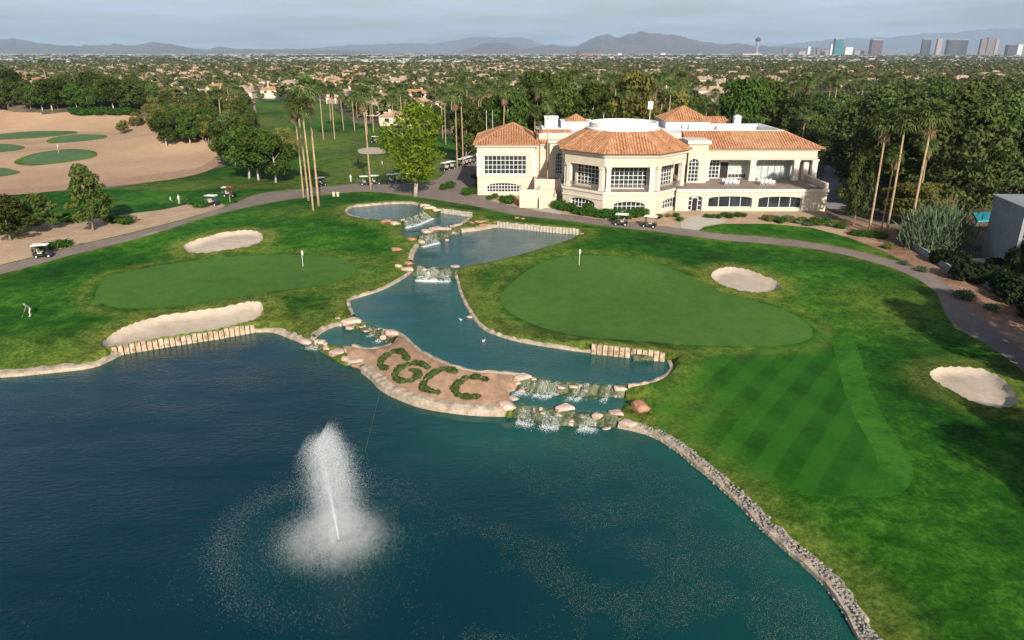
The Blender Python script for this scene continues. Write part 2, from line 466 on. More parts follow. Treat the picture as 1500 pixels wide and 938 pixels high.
# ------------------------------------------------------------------ water outlines (picture points on each water level)
def wpoly(pts, z, n=5, smooth=True):
    P = catmull(pts, n) if smooth else np.asarray(pts, float)
    return plane(P[:, 0], P[:, 1], z)

lake_px = [(0, 553), (30, 551), (60, 548), (100, 543), (130, 540), (158, 530), (178, 520), (230, 511), (280, 503), (330, 495), (372, 488),
           (398, 487), (420, 494), (440, 502), (455, 510), (478, 521), (500, 535), (522, 540), (538, 552), (560, 573), (590, 588), (620, 598),
           (660, 605), (700, 609), (735, 610), (752, 616), (800, 624), (850, 627), (900, 628), (930, 632), (960, 642), (985, 657), (1010, 677),
           (1040, 702), (1065, 724), (1090, 748), (1110, 770), (1135, 793), (1160, 815), (1190, 841), (1213, 865), (1232, 892), (1247, 917), (1258, 938)]
lake_w = plane(*catmull(lake_px, 4, False).T, 0.0)
e = lake_w[-1]
LAKE = np.vstack([lake_w, [e + (0.7, -3), (20.5, 20), (18, 8), (8, -8), (-40, -12), (-110, 5), (-130, 40), (-105, 58), (-75, 62)]])
STREAM = wpoly([(606, 398), (585, 412), (560, 425), (530, 435), (513, 441), (514, 452), (520, 463), (532, 471), (558, 481), (583, 489), (600, 500),
                (615, 514), (640, 527), (670, 539), (700, 545), (740, 547), (770, 552), (815, 556), (865, 561), (915, 565), (950, 561), (973, 551),
                (982, 541), (978, 531), (920, 525), (866, 518), (840, 514), (800, 508), (760, 501), (732, 493), (712, 485), (699, 475), (690, 462),
                (680, 445), (673, 428), (669, 412), (664, 398), (640, 396)], 1.5)
LPOOL = wpoly([(462, 495), (472, 487), (490, 479), (507, 478), (522, 483), (545, 495), (565, 503), (571, 506), (560, 510), (540, 512), (520, 508), (498, 505), (478, 502)], 0.75)
RPOOL = wpoly([(753, 574), (800, 579), (850, 583), (913, 585), (910, 594), (904, 601), (880, 604), (830, 600), (790, 594), (757, 591), (750, 582)], 0.75)
UPOOL = wpoly([(606, 386), (607, 372), (613, 362), (626, 356), (645, 352), (662, 346), (680, 341), (702, 338), (728, 333), (760, 336), (800, 340), (848, 344),
               (835, 351), (815, 358), (790, 365), (750, 377), (715, 385), (690, 389), (668, 393), (636, 392)], 2.3)
POOL3 = wpoly([(588, 340), (596, 334), (612, 328), (634, 320), (646, 312), (668, 315), (692, 318), (683, 324), (672, 330), (655, 334), (632, 340), (612, 346), (600, 348)], 2.9)
TPOND = wpoly([(508, 311), (518, 304), (538, 302), (572, 299), (601, 299), (613, 302), (617, 309), (606, 316), (592, 322), (570, 324), (548, 323), (527, 320), (513, 316)], 3.5)
WATERS = [('lake', LAKE, 0.0, 'lake'), ('stream', STREAM, 1.5, 'stream'), ('pond', LPOOL, 0.75, 'stream'), ('pond', RPOOL, 0.75, 'stream'),
          ('pond', UPOOL, 2.3, 'pool'), ('pond', POOL3, 2.9, 'pool'), ('pond', TPOND, 3.5, 'pool')]
WALLS = [  # water-line points, water level, height, material, label
    ([(165, 522), (183, 519), (230, 511), (280, 503), (330, 495), (374, 487)], 0.0, 1.0, 'board', 'rust streaked timber bulkhead below the long bunker at the lake'),
    ([(866, 518), (920, 524), (974, 530)], 1.5, 1.0, 'board', 'short white streaked bulkhead at the end of the stream below the big green'),
    ([(728, 333), (760, 336), (800, 340), (848, 344)], 2.3, 0.95, 'board_pale', 'long pale board bulkhead holding the path side of the wide upper pool'),
    ([(646, 312), (668, 315), (692, 318)], 2.9, 0.8, 'board_pale', 'short pale board bulkhead beside the small upper pool')]
WALLW = [plane(*catmull(p, 6, False).T, z) for p, z, *_ in WALLS]

def pt(px, py, z=3.0): return plane(px, py, z)
MOUNDS = [(*pt(430, 318, 2.5), 13, 9, 1.0), (*pt(800, 352, 2.5), 10, 6, 0.9), (*pt(300, 352, 2.0), 16, 6, 0.6), (*pt(1120, 395, 2), 11, 6, 0.6),
          (*pt(1150, 430, 2), 18, 9, 0.3), (*pt(150, 178), 55, 30, 7.0), (*pt(285, 214), 26, 16, 4.6), (*pt(20, 180), 40, 22, 4.0), (*pt(1440, 540, 1.5), 7, 5, 0.3),
          (*pt(80, 230), 14, 9, 1.0), (*pt(110, 203), 18, 9, 1.0), (*pt(1400, 430, 2), 8, 14, 0.7)]
BUNK = [
    [(269, 363), (275, 357), (300, 348), (330, 341), (360, 338), (380, 341), (385, 349), (378, 357), (350, 364), (310, 370), (280, 371)],
    [(150, 505), (165, 490), (190, 477), (230, 465), (280, 457), (330, 450), (365, 443), (382, 445), (385, 456), (375, 467), (345, 477), (300, 486), (250, 494), (200, 503), (165, 510)],
    [(1042, 404), (1050, 396), (1070, 392), (1095, 396), (1120, 405), (1138, 413), (1142, 420), (1130, 427), (1105, 429), (1075, 424), (1052, 415)],
    [(1362, 547), (1375, 540), (1400, 538), (1440, 542), (1470, 557), (1485, 575), (1490, 590), (1475, 597), (1440, 595), (1400, 577), (1370, 558)],
    [(525, 219), (545, 216), (567, 219), (569, 224), (545, 226), (528, 225)], [(428, 163), (445, 160), (455, 163), (452, 168), (436, 168)]]
def smooth_water(x, y):
    return

def G(x, y):
    z = 1.15 + 1.85 * sstep(60, 128, y)
    for mx, my, rx, ry, h in MOUNDS:
        z = z + h * np.exp(-((x - mx) / rx) ** 2 - ((y - my) / ry) ** 2)
    # the land falls away gently and rolls a little
    z = z + 0.12 * np.sin(x * 0.21 + 1) * np.sin(y * 0.17) * (1 - sstep(150, 260, y))
    return z

BUNKW = None
CASC = []
for cr, ba, za, zb in (([(530, 469), (558, 480), (586, 489)], [(522, 483), (548, 495), (572, 506)], 1.5, .75), ([(458, 493), (470, 498), (484, 505)], [(445, 503), (458, 511), (476, 517)], .75, 0),
                       ([(766, 551), (815, 556), (865, 561), (919, 565)], [(751, 575), (800, 580), (850, 584), (916, 587)], 1.5, .75), ([(753, 590), (800, 596), (850, 602), (908, 603)], [(748, 618), (800, 625), (850, 628), (908, 630)], .75, 0),
                       ([(604, 387), (636, 391), (670, 393)], [(599, 411), (635, 413), (666, 413)], 2.3, 1.5), ([(610, 345), (640, 338), (676, 330)], [(616, 363), (650, 355), (684, 342)], 2.9, 2.3), ([(588, 322), (604, 316), (619, 308)], [(590, 336), (614, 330), (638, 319)], 3.5, 2.9)):
    A_ = plane(*np.array(cr, float).T, za); B_ = plane(*np.array(ba, float).T, zb); CASC.append((A_, B_, za, zb, np.vstack([A_, B_[::-1]])))
def H(x, y, carve=True):
    shp = np.shape(x)
    x = np.asarray(x, float).ravel(); y = np.asarray(y, float).ravel()
    z = G(x, y)
    near = (y < 190) & (y > -30) & (np.abs(x) < 150)
    if near.any():
        xs, ys = x[near], y[near]
        num = np.zeros_like(xs); den = np.zeros_like(xs); dmin = np.full(xs.shape, 1e9)
        inside = np.zeros(xs.shape, bool); zin = np.zeros_like(xs)
        for _, P, lv, _ in WATERS:
            c = P.mean(0); rad = np.max(np.linalg.norm(P - c, axis=1)) + 12
            k = (xs - c[0]) ** 2 + (ys - c[1]) ** 2 < rad * rad
            if not k.any(): continue
            d = np.full(xs.shape, 1e9); d[k] = dist_line(xs[k], ys[k], P)
            ins = np.zeros(xs.shape, bool); ins[k] = inpoly(xs[k], ys[k], P)
            w = 1 / (d * d + 0.02)
            num += w * (lv + 0.35); den += w
            dmin = np.minimum(dmin, np.where(ins, 0, d))
            inside |= ins
            zin = np.where(ins, lv - 0.1 - np.minimum(d * 0.5, 1.3), zin)
        bank = num / np.maximum(den, 1e-9)
        g = z[near]
        zz = bank + (g - bank) * sstep(0.5, 7.5, dmin)
        zz -= 0.45 * (1 - sstep(0.0, 0.7, dmin))
        for (p, lv, h, *_), wl in zip(WALLS, WALLW):
            c = wl.mean(0)
            k = (xs - c[0]) ** 2 + (ys - c[1]) ** 2 < 30 * 30
            if k.any():
                dw = dist_line(xs[k], ys[k], wl, False)
                t = 1 - sstep(0.8, 4.5, dw)
                t = t * sstep(0.15, 0.5, dmin[k]); zz[k] = np.where(dw < 0.35, zz[k], zz[k] + (np.maximum(zz[k], lv + h - 0.06) - zz[k]) * t)
        if carve and BUNKW is not None:
            for b in BUNKW[:4]:
                c = b.mean(0)
                k = (xs - c[0]) ** 2 + (ys - c[1]) ** 2 < 25 * 25
                if k.any():
                    d = dist_line(xs[k], ys[k], b); ins = inpoly(xs[k], ys[k], b)
                    zz[k] += np.where(ins, -0.50 * sstep(0, 0.55, d) + 0.12 * sstep(.6, 4, d), 0.12 * (1 - sstep(0, 1.6, d)))
        zz = np.where(inside, zin, zz)
        for A_, B_, za, zb, P_ in CASC:
            c = P_.mean(0); k = (xs - c[0]) ** 2 + (ys - c[1]) ** 2 < 14 * 14
            if k.any():
                ki = np.where(k)[0]; ki = ki[inpoly(xs[ki], ys[ki], P_)]
                if len(ki):
                    da = dist_line(xs[ki], ys[ki], A_, False); db = dist_line(xs[ki], ys[ki], B_, False)
                    zz[ki] = np.minimum(zz[ki], za + (zb - za) * da / (da + db + 1e-6) - .55)
        z[near] = zz
    return z.reshape(shp)

def at(px, py, carve=True):
    """picture point -> world point on the terrain (first hit)"""
    px = np.atleast_1d(np.asarray(px, float)); py = np.atleast_1d(np.asarray(py, float))
    d = ray(px, py)
    hl = np.hypot(d[:, 0], d[:, 1])
    ds = np.concatenate([np.linspace(12, 200, 190), np.geomspace(202, 30000, 160)])
    prev = None; res = np.full((len(px), 3), np.nan); done = np.zeros(len(px), bool)
    X = d[:, 0][:, None] / hl[:, None] * ds; Y = d[:, 1][:, None] / hl[:, None] * ds
    Z = CAMZ + d[:, 2][:, None] / hl[:, None] * ds
    D = Z - H(X, Y, carve)
    for i in range(len(px)):
        j = np.argmax(D[i] < 0)
        if j == 0: j = len(ds) - 1
        a, b = D[i, j - 1], D[i, j]
        t = a / (a - b) if a != b else 0
        q = ds[j - 1] + t * (ds[j] - ds[j - 1])
        res[i] = (d[i, 0] / hl[i] * q, d[i, 1] / hl[i] * q, CAMZ + d[i, 2] / hl[i] * q)
    return res
def at1(px, py): return at([px], [py])[0]

def gpoly(pts, n=4, smooth=True):
    P = catmull(pts, n) if smooth else np.asarray(pts, float)
    return at(P[:, 0], P[:, 1], False)[:, :2]

BUNKW = [gpoly(b, 8) for b in BUNK]
GREENW = [gpoly([(140, 432), (145, 420), (160, 408), (190, 397), (240, 388), (300, 380), (360, 375), (420, 373), (470, 375), (505, 381), (519, 391), (518, 402), (500, 412), (460, 419), (400, 427), (340, 437), (280, 446), (220, 452), (170, 451), (148, 444)]),
          gpoly([(733, 440), (740, 425), (755, 410), (775, 395), (800, 383), (830, 376), (870, 374), (920, 378), (960, 386), (1000, 400), (1040, 420), (1080, 435), (1130, 448), (1170, 465), (1190, 485), (1185, 497), (1160, 504), (1110, 507), (1050, 507), (990, 504), (930, 499), (870, 495), (820, 487), (780, 475), (750, 460)])]
FAIR = gpoly([(990, 575), (1010, 552), (1060, 535), (1130, 517), (1200, 505), (1240, 488), (1258, 515), (1275, 570), (1300, 620), (1328, 662), (1338, 695), (1326, 718), (1300, 728), (1260, 728), (1200, 714), (1120, 692), (1060, 667), (1010, 632)])
FAIRIN = FAIR + (-2.3, 0.5)
GRAV2 = gpoly([(640, 290), (690, 290), (750, 302), (800, 311), (900, 324), (1000, 336), (1022, 334), (1060, 328), (1130, 328), (1190, 334), (1240, 347), (1240, 330), (1212, 318), (1205, 304), (1000, 306), (800, 285), (700, 276)], 3, False)
SOIL = gpoly([(1190, 333), (1240, 347), (1290, 366), (1340, 391), (1400, 429), (1450, 476), (1500, 516), (1700, 660), (1800, 560), (1500, 438), (1440, 408), (1390, 385), (1330, 350), (1300, 330), (1250, 322)], 3, False)
PRACT = [gpoly(p) for p in (
    [(-60, 199), (0, 196), (50, 192), (105, 192), (112, 195), (80, 200), (30, 204), (-60, 206)],
    [(68, 206), (85, 200), (120, 197), (155, 199), (150, 203), (110, 208), (75, 210)],
    [(20, 238), (40, 228), (90, 219), (130, 220), (143, 226), (130, 233), (80, 240), (40, 243)],
    [(-50, 214), (0, 211), (20, 212), (37, 216), (20, 221), (-50, 226)],
    [(-60, 248), (0, 246), (15, 248), (30, 253), (0, 259), (-60, 262)])]
PRACTIN = [(p.mean(0) + (p - p.mean(0)) * 0.84 + (0, 0.6)) for p in PRACT]
def strip(upper, lower): return upper + lower[::-1]
PATH = gpoly(strip(
    [(-300, 455), (0, 389), (100, 363), (200, 340), (290, 316), (345, 297), (380, 284), (440, 277), (500, 271), (560, 267), (640, 271), (700, 289), (750, 302), (800, 311), (860, 319), (950, 329), (1010, 336), (1060, 343), (1130, 348), (1200, 357), (1270, 371), (1330, 388), (1372, 406), (1403, 430), (1422, 450), (1450, 475), (1500, 515), (1700, 660)],
    [(-300, 475), (0, 402), (100, 375), (200, 350), (300, 319), (370, 302), (440, 290), (500, 283), (545, 281), (600, 287), (640, 293), (700, 303), (750, 314), (800, 320), (850, 326), (900, 333), (960, 339), (1000, 345), (1060, 352), (1130, 358), (1200, 366), (1260, 379), (1310, 394), (1348, 411), (1372, 430), (1383, 455), (1400, 480), (1440, 502), (1500, 545), (1700, 720)]), 3)
LOT = gpoly([(600, 276), (640, 263), (655, 250), (672, 241), (690, 234), (705, 236), (703, 258), (692, 272), (715, 288), (690, 292), (640, 278)], 3)
PARK = gpoly([(1208, 300), (1208, 246), (1240, 236), (1300, 248), (1330, 300), (1290, 309), (1230, 306)], 2)
ENTRY = gpoly([(1000, 324), (1026, 315), (1055, 319), (1062, 326), (1035, 331), (1022, 338), (1008, 340), (998, 333)], 3)
ENTRY2 = gpoly([(780, 306), (800, 297), (815, 303), (822, 312), (812, 316)], 3)
GRAVEL = gpoly([(-300, 452), (0, 388), (100, 362), (200, 339), (290, 315), (330, 301), (292, 297), (240, 307), (200, 312), (150, 319), (80, 325), (0, 333), (-300, 352)], 3)
DESERT = gpoly([(-400, 305), (0, 279), (80, 273), (160, 266), (250, 254), (300, 245), (318, 235), (312, 215), (260, 188), (215, 172), (160, 165), (100, 164), (60, 168), (20, 164), (-400, 164)], 3)
LAWN = gpoly([(-300, 290), (0, 284), (150, 278), (250, 262), (320, 246), (372, 235), (380, 200), (372, 165), (365, 150), (440, 143), (480, 150), (520, 180), (600, 192), (690, 203), (702, 236), (700, 262), (706, 290), (800, 311), (900, 324), (1000, 336), (1022, 334), (1060, 328), (1130, 328), (1190, 334), (1240, 347), (1290, 366), (1340, 391), (1400, 429), (1450, 476), (1500, 516), (1700, 660)], 3, False)
LAWN = np.vstack([LAWN, [(75, 40), (80, -15), (-135, -15), (-135, 120)]])
FARG = gpoly([(1150, 147), (1170, 138), (1240, 135), (1246, 146), (1200, 153)], 3)
BEDR = gpoly([(1225, 372), (1282, 377), (1262, 362), (1240, 350)], 2)
ISLAND = np.vstack([plane(*np.array([(538, 552), (560, 573), (590, 588), (620, 598), (660, 605), (700, 609), (735, 610), (752, 600)]).T, 0.2),
                    plane(*np.array([(752, 586), (760, 565), (775, 551)]).T, 1.0),
                    plane(*np.array([(740, 547), (700, 545), (670, 539), (640, 527), (615, 514), (600, 500), (583, 489)]).T, 1.6),
                    plane(*np.array([(572, 508), (540, 513), (520, 509), (500, 506), (520, 535)]).T, 0.8)])
EARTH = gpoly([(-400, 312), (0, 287), (80, 280), (160, 273), (250, 263), (300, 252), (322, 240), (320, 228), (308, 236), (290, 246), (250, 252), (160, 264), (80, 271), (0, 277), (-400, 303)], 3)
ZONES = [('pond_bed', [w[1] for w in WATERS], 'bed'), ('cascade_bed', [c[4] for c in CASC], 'moss'), ('island', [ISLAND], 'mulch'), ('sand_bunker', BUNKW, 'sand'), ('putting_green', GREENW, 'green'),
         ('practice_green', PRACTIN, 'farlawn'), ('practice_fringe', PRACT, 'lawn'), ('fairway', [FAIRIN], 'fairway'), ('fairway_edge', [FAIR], 'fairway_edge'), ('path', [PATH, LOT], 'path'),
         ('entrance_paving', [ENTRY, ENTRY2], 'concrete'), ('parking', [PARK], 'parking'), ('gravel_bed', [GRAVEL, GRAV2], 'gravel'), ('soil_bed', [SOIL], 'soil'),
         ('earth_bank', [EARTH], 'mulch'), ('desert', [DESERT], 'desert'), ('lawn', [LAWN, FARG], 'lawn')]
# ---- one conforming sheet over the whole valley, split by zone
def build_terrain():
    pts = []; edges = []
    for _, polys, _ in ZONES:
        for P in polys:
            n0 = len(pts); m = len(P)
            pts += [tuple(p) for p in P]
            edges += [(n0 + i, n0 + (i + 1) % m) for i in range(m)]
    for b_ in BUNKW[:4]:
        for q_ in (.45, -.3, -.65, -1.3): pts += [tuple(p) for p in offset_poly(b_, q_)]
    for _, P_, lv_, _ in WATERS: pts += [tuple(p) for p in offset_poly(P_, .7)]
    def grid(x0, x1, y0, y1, s, keep=None):
        xs = np.arange(x0, x1, s); ys = np.arange(y0, y1, s)
        gx, gy = np.meshgrid(xs, ys); gx = gx.ravel() + rng.uniform(-.3, .3, gx.size) * s; gy = gy.ravel() + rng.uniform(-.3, .3, gy.size) * s
        if keep is not None:
            k = keep(gx, gy); gx, gy = gx[k], gy[k]
        return list(zip(gx.tolist(), gy.tolist()))
    pts += grid(-80, 95, 22, 135, 1.25, lambda x, y: np.abs(x) < 0.80 * y + 14)
    pts += grid(-190, 120, 135, 260, 3.0, lambda x, y: np.abs(x) < 0.85 * y + 10)
    pts += grid(-330, 330, 20, 420, 9.0, lambda x, y: ~((np.abs(x) < 0.80 * y + 14) & (y < 135)) & ~((y >= 135) & (y < 260) & (x > -190) & (x < 120)))
    pts += grid(-200, 200, -60, 20, 9.0)
    for r in np.geomspace(520, 33000, 16):
        for a in np.linspace(0, 2 * math.pi, 48, endpoint=False):
            pts.append((r * math.cos(a) * 1.0, r * math.sin(a)))
    res = geometry.delaunay_2d_cdt([Vector(p) for p in pts], edges, [], 0, 1e-4)
    V2 = np.array([(v.x, v.y) for v in res[0]]); T = np.array([f for f in res[2]], np.int32)
    z = H(V2[:, 0], V2[:, 1])
    cen = V2[T].mean(1)
    zone = np.full(len(T), -1)
    for zi in range(len(ZONES) - 1, -1, -1):
        for P in ZONES[zi][1]:
            zone[inpoly(cen[:, 0], cen[:, 1], P)] = zi
    V3 = np.column_stack([V2, z])
    # counter-clockwise so that normals point up
    a = V2[T[:, 1]] - V2[T[:, 0]]; b = V2[T[:, 2]] - V2[T[:, 0]]
    flip = a[:, 0] * b[:, 1] - a[:, 1] * b[:, 0] < 0
    T[flip] = T[flip][:, ::-1]
    dry = np.zeros(len(V2))
    k = np.where((V2[:, 1] < 150) & (V2[:, 1] > 10) & (np.abs(V2[:, 0]) < 110))[0]
    X, Y = V2[k, 0], V2[k, 1]
    for i, b in enumerate(BUNKW[:4]):
        d = dist_line(X, Y, b); dry[k] = np.maximum(dry[k], (0.75 if i != 3 else 0.5) * (1 - sstep(1.2, 3.6, d)))
    for g in GREENW:
        d = dist_line(X, Y, g); dry[k] = np.maximum(dry[k], np.where(inpoly(X, Y, g), 0, 0.62 * np.exp(-((d - 1.5) / 0.9) ** 2)))
    for _, P, lv, mt in WATERS:
        d = dist_line(X, Y, P)
        wgt = 0.62 if mt != 'lake' else 0.60
        dry[k] = np.maximum(dry[k], wgt * (1 - sstep(1.4, 4.6, d)))
    d = dist_line(X, Y, PATH); dry[k] = np.maximum(dry[k], 0.35 * (1 - sstep(0.4, 1.8, d)))
    for (qx, qy, rx, ry, w) in ((560, 420, 9, 5, .55), (440, 480, 7, 4, .6), (60, 520, 22, 4, .45), (430, 310, 7, 4, .35), (540, 385, 5, 3, .5), (720, 440, 4, 7, .4),
                                (1310, 450, 7, 7, .5), (1000, 590, 4, 4, .45), (690, 430, 3, 8, .35), (600, 232, 20, 12, .3), (480, 215, 20, 14, .5), (900, 530, 9, 2, .3), (700, 298, 14, 3, .4), (1290, 372, 8, 4, .5)):
        c = at1(qx, qy); dry[k] = np.maximum(dry[k], w * np.exp(-((X - c[0]) / rx) ** 2 - ((Y - c[1]) / ry) ** 2))
    kk = np.where((V2[:, 1] >= 150) & (V2[:, 1] < 420))[0]
    dry[kk] = np.clip(0.38 + 0.45 * np.sin(V2[kk, 0] * 0.075 + .4) * np.sin(V2[kk, 1] * 0.06), .05, .9)
    for zi in range(-1, len(ZONES)):
        name, mt = ('ground', 'ground') if zi < 0 else (ZONES[zi][0], ZONES[zi][2])
        sel = T[zone == zi]
        if not len(sel): continue
        used, inv = np.unique(sel, return_inverse=True)
        o = mobj(name, V3[used], inv.reshape(-1, 3), M[mt], smooth=True)
        o['kind'] = 'structure'
        attr(o, 'dry', dry[used])
build_terrain()

def build_water(name, P, lv, mt):
    Q = offset_poly(P, 0.30)
    s = 1.6 if name == 'lake' else 0.7
    mn, mx = Q.min(0), Q.max(0)
    gx, gy = np.meshgrid(np.arange(mn[0], mx[0], s), np.arange(mn[1], mx[1], s))
    k = inpoly(gx.ravel(), gy.ravel(), P)
    pts = [Vector(p) for p in Q] + [Vector((a, b)) for a, b in zip(gx.ravel()[k], gy.ravel()[k])]
    m = len(Q)
    res = geometry.delaunay_2d_cdt(pts, [(i, (i + 1) % m) for i in range(m)], [], 1, 1e-4)
    V2 = np.array([(v.x, v.y) for v in res[0]]); T = np.array([tuple(f) for f in res[2]], np.int32)
    a = V2[T[:, 1]] - V2[T[:, 0]]; b = V2[T[:, 2]] - V2[T[:, 0]]
    fl = a[:, 0] * b[:, 1] - a[:, 1] * b[:, 0] < 0
    T[fl] = T[fl][:, ::-1]
    o = mobj(name, np.column_stack([V2, np.full(len(V2), lv)]), T, M[mt], smooth=True)
    o['kind'] = 'structure'
    d = dist_line(V2[:, 0], V2[:, 1], P)
    if name == 'lake':
        sh = 0.75 * np.exp(-d / 2.2) + 0.38 * sstep(-8, 14, V2[:, 0]) 
        c = plane(690, 650, 0); sh += 0.55 * np.exp(-((V2[:, 0] - c[0]) / 9) ** 2 - ((V2[:, 1] - c[1]) / 5) ** 2)
        c = plane(480, 800, 0); sh += 0.30 * np.exp(-((V2[:, 0] - c[0]) / 7) ** 2 - ((V2[:, 1] - c[1]) / 6) ** 2)
        c = plane(900, 640, 0); sh += 0.4 * np.exp(-((V2[:, 0] - c[0]) / 8) ** 2 - ((V2[:, 1] - c[1]) / 4) ** 2)
    else:
        sh = 0.7 * np.exp(-d / 1.2) + 0.15
        if lv == 2.3: 
            c = plane(815, 350, lv); sh += 0.8 * np.exp(-((V2[:, 0] - c[0]) / 6) ** 2 - ((V2[:, 1] - c[1]) / 4) ** 2)
        if lv == 0.75: sh += 0.3
    attr(o, 'shallow', np.clip(sh, 0, 1))
for w in WATERS: build_water(*w)

# ------------------------------------------------------------------ edging, bulkheads, riprap
def ribbon(name, line, lv, w, top, mat, label, cat, inner=0.12, z_in=-0.25, jit=0.09, hgt=None):
    """stone edging along an open shoreline; land lies to the right-hand normal given by sign of w"""
    L_ = line; t = np.gradient(L_, axis=0); t /= np.linalg.norm(t, axis=1)[:, None] + 1e-9
    n = np.stack([t[:, 1], -t[:, 0]], 1) * np.sign(w); w = abs(w)
    V = []; F = []
    for i in range(len(L_)):
        ww = w * (1 + rng.uniform(-.16, .16)); tp = top + rng.uniform(-jit, jit)
        rows = [(-inner, z_in), (-inner * 0.4 + rng.uniform(-.04, .04), tp * 0.8), (ww * 0.35, tp), (ww * 0.9, tp + 0.02), (ww, tp - 0.3)]
        for a, h in rows:
            p = L_[i] + n[i] * a
            V.append((p[0], p[1], lv + h))
    for i in range(len(L_) - 1):
        for k in range(4):
            q = (i * 5 + k, i * 5 + k + 1, (i + 1) * 5 + k + 1, (i + 1) * 5 + k)
            F.append(q)
    o = mobj(name, V, F, mat, smooth=False)
    return tag(o, label, cat)

def resample(line, step):
    d = np.concatenate([[0], np.cumsum(np.linalg.norm(np.diff(line, axis=0), axis=1))])
    n = max(2, int(d[-1] / step)); s = np.linspace(0, d[-1], n)
    return np.column_stack([np.interp(s, d, line[:, 0]), np.interp(s, d, line[:, 1])])

def pxline(pts, lv, step=0.5): return resample(plane(*catmull(pts, 6, False).T, lv), step)
def edging(pts, lv, w, top, label, mat='edge', **k):
    return ribbon('stone_edging', pxline(pts, lv), lv, w, top, M[mat], label, 'stone edging', **k)

edging([(-120, 558), (0, 553), (60, 548), (130, 540), (158, 530), (180, 519)], 0, -1.0, 0.42, 'beige stone edging along the lake left of the bunker bulkhead')
edging([(373, 487), (398, 487), (420, 494), (442, 503)], 0, -0.9, 0.42, 'short curved beige stone edging between bulkhead and island rocks')
edging([(530, 546), (545, 558), (560, 573), (590, 588), (620, 598), (660, 605), (700, 609), (740, 610)], 0, -0.9, 0.75, 'tall pale stone edging on the lake side of the letter island')
edging([(606, 398), (585, 412), (560, 425), (530, 435), (513, 441), (514, 452), (520, 463)], 1.5, 0.34, 0.26, 'thin stone edging on the dry grass side of the stream')
edging([(664, 400), (669, 412), (673, 428), (680, 445), (690, 462), (699, 475), (712, 485), (732, 493), (760, 501), (800, 508), (840, 514), (866, 517)], 1.5, -0.32, 0.26, 'long thin stone edging around the big green side of the stream')
edging([(585, 489), (600, 500), (615, 514), (640, 527), (670, 539), (700, 545), (740, 547), (770, 551)], 1.5, 0.3, 0.25, 'thin stone edging between letter island and stream')
edging([(604, 384), (607, 372), (613, 362)], 2.3, -0.7, 0.4, 'short stone edging at the narrow left bank of the wide upper pool')
edging([(508, 311), (518, 304), (538, 302), (572, 299), (601, 299), (613, 302)], 3.5, -0.5, 0.3, 'curved stone edging behind the oval top pond')
edging([(592, 322), (570, 324), (548, 323), (527, 320), (513, 316), (508, 311)], 3.5, -0.35, 0.2, 'thin stone edging along the front of the oval top pond')
edging([(690, 319), (683, 324), (672, 330), (655, 334)], 2.9, -0.6, 0.4, 'stone edging on the spit between the two upper pools')
edging([(676, 341), (702, 338), (728, 333)], 2.3, -0.9, 0.5, 'pinkish stone edging in front of the spit beside the wide upper pool')
edging([(462, 495), (472, 487), (490, 479), (507, 478), (520, 482)], 0.75, -0.5, 0.35, 'stone edging curved behind the small left cascade pool')
edging([(571, 506), (560, 510), (540, 512), (520, 508)], 0.75, -0.5, 0.3, 'stone edging between small left pool and letter island')
edging([(978, 531), (982, 541), (973, 551), (950, 561), (918, 566)], 1.5, -0.3, 0.22, 'low stone edging around the closed right end of the stream')

def bulkhead(line, lv, h, mat, label):
    ln = resample(line, 0.52); mb = MB()
    for i in range(len(ln) - 1):
        a, b = ln[i], ln[i + 1]; d = b - a; l = np.linalg.norm(d); ang = math.atan2(d[1], d[0]); c = (a + b) / 2
        t = 0.09 + rng.uniform(0, 0.06); hh = h + rng.uniform(-0.07, 0.07)
        mb.box(c[0] - l / 2 + 0.05, c[0] + l / 2 - 0.05, c[1] - t, c[1] + t, lv - 0.9, lv + hh, ang, (c[0], c[1]))
    return tag(mb.build('bulkhead_wall', M[mat]), label, 'bulkhead wall')
for (p, lv, h, mt, lab), wl in zip(WALLS, WALLW): bulkhead(wl, lv, h, mt, lab)

def ico(sub, seed, flat=0.7, rough=0.25):
    bm = bmesh.new(); bmesh.ops.create_icosphere(bm, subdivisions=sub, radius=1)
    o = Vector((seed * 7.3, seed * 1.7, seed * 3.1)); cuts = [(Vector((math.sin(seed * 3.1 + i * 2.4), math.cos(seed * 1.3 + i * 2.4), math.sin(i * 1.9 + seed) * .7)).normalized(), .72 + .16 * math.sin(seed + i * 5.0)) for i in range(7)]
    for v in bm.verts:
        n = mnoise.noise(v.co * 0.9 + o) * 1.1 + mnoise.noise(v.co * 2.3 + o) * 0.5
        c = mnoise.cell(v.co * 1.4 + o)
        v.co *= 1 + rough * n + 0.10 * (c - 0.5)
        for cn_, cd_ in cuts:
            q_ = v.co.dot(cn_)
            if q_ > cd_: v.co -= cn_ * (q_ - cd_) * .85
        v.co.z *= flat
        if v.co.z > 0.55 * flat: v.co.z = 0.55 * flat + (v.co.z - 0.55 * flat) * 0.35
    V = np.array([v.co[:] for v in bm.verts]); F = np.array([[v.index for v in f.verts] for f in bm.faces], np.int32)
    bm.free(); return V, F

def merged(name, VF, places, mat, kind='stuff', label=None, cat=None, smooth=False, midx=None):
    """places: rows x,y,z,rz,sx,sy,sz,template"""
    Vs = []; Fs = []; n = 0
    for x, y, z, rz, sx, sy, sz, k in places:
        V, F = VF[int(k)]
        ca, sa = math.cos(rz), math.sin(rz)
        P = V * (sx, sy, sz)
        Vs.append(np.column_stack([P[:, 0] * ca - P[:, 1] * sa + x, P[:, 0] * sa + P[:, 1] * ca + y, P[:, 2] + z]))
        Fs.append(F + n); n += len(V)
    o = mobj(name, np.vstack(Vs), np.vstack(Fs), mat, smooth=smooth)
    if kind: o['kind'] = kind
    return tag(o, label, cat)

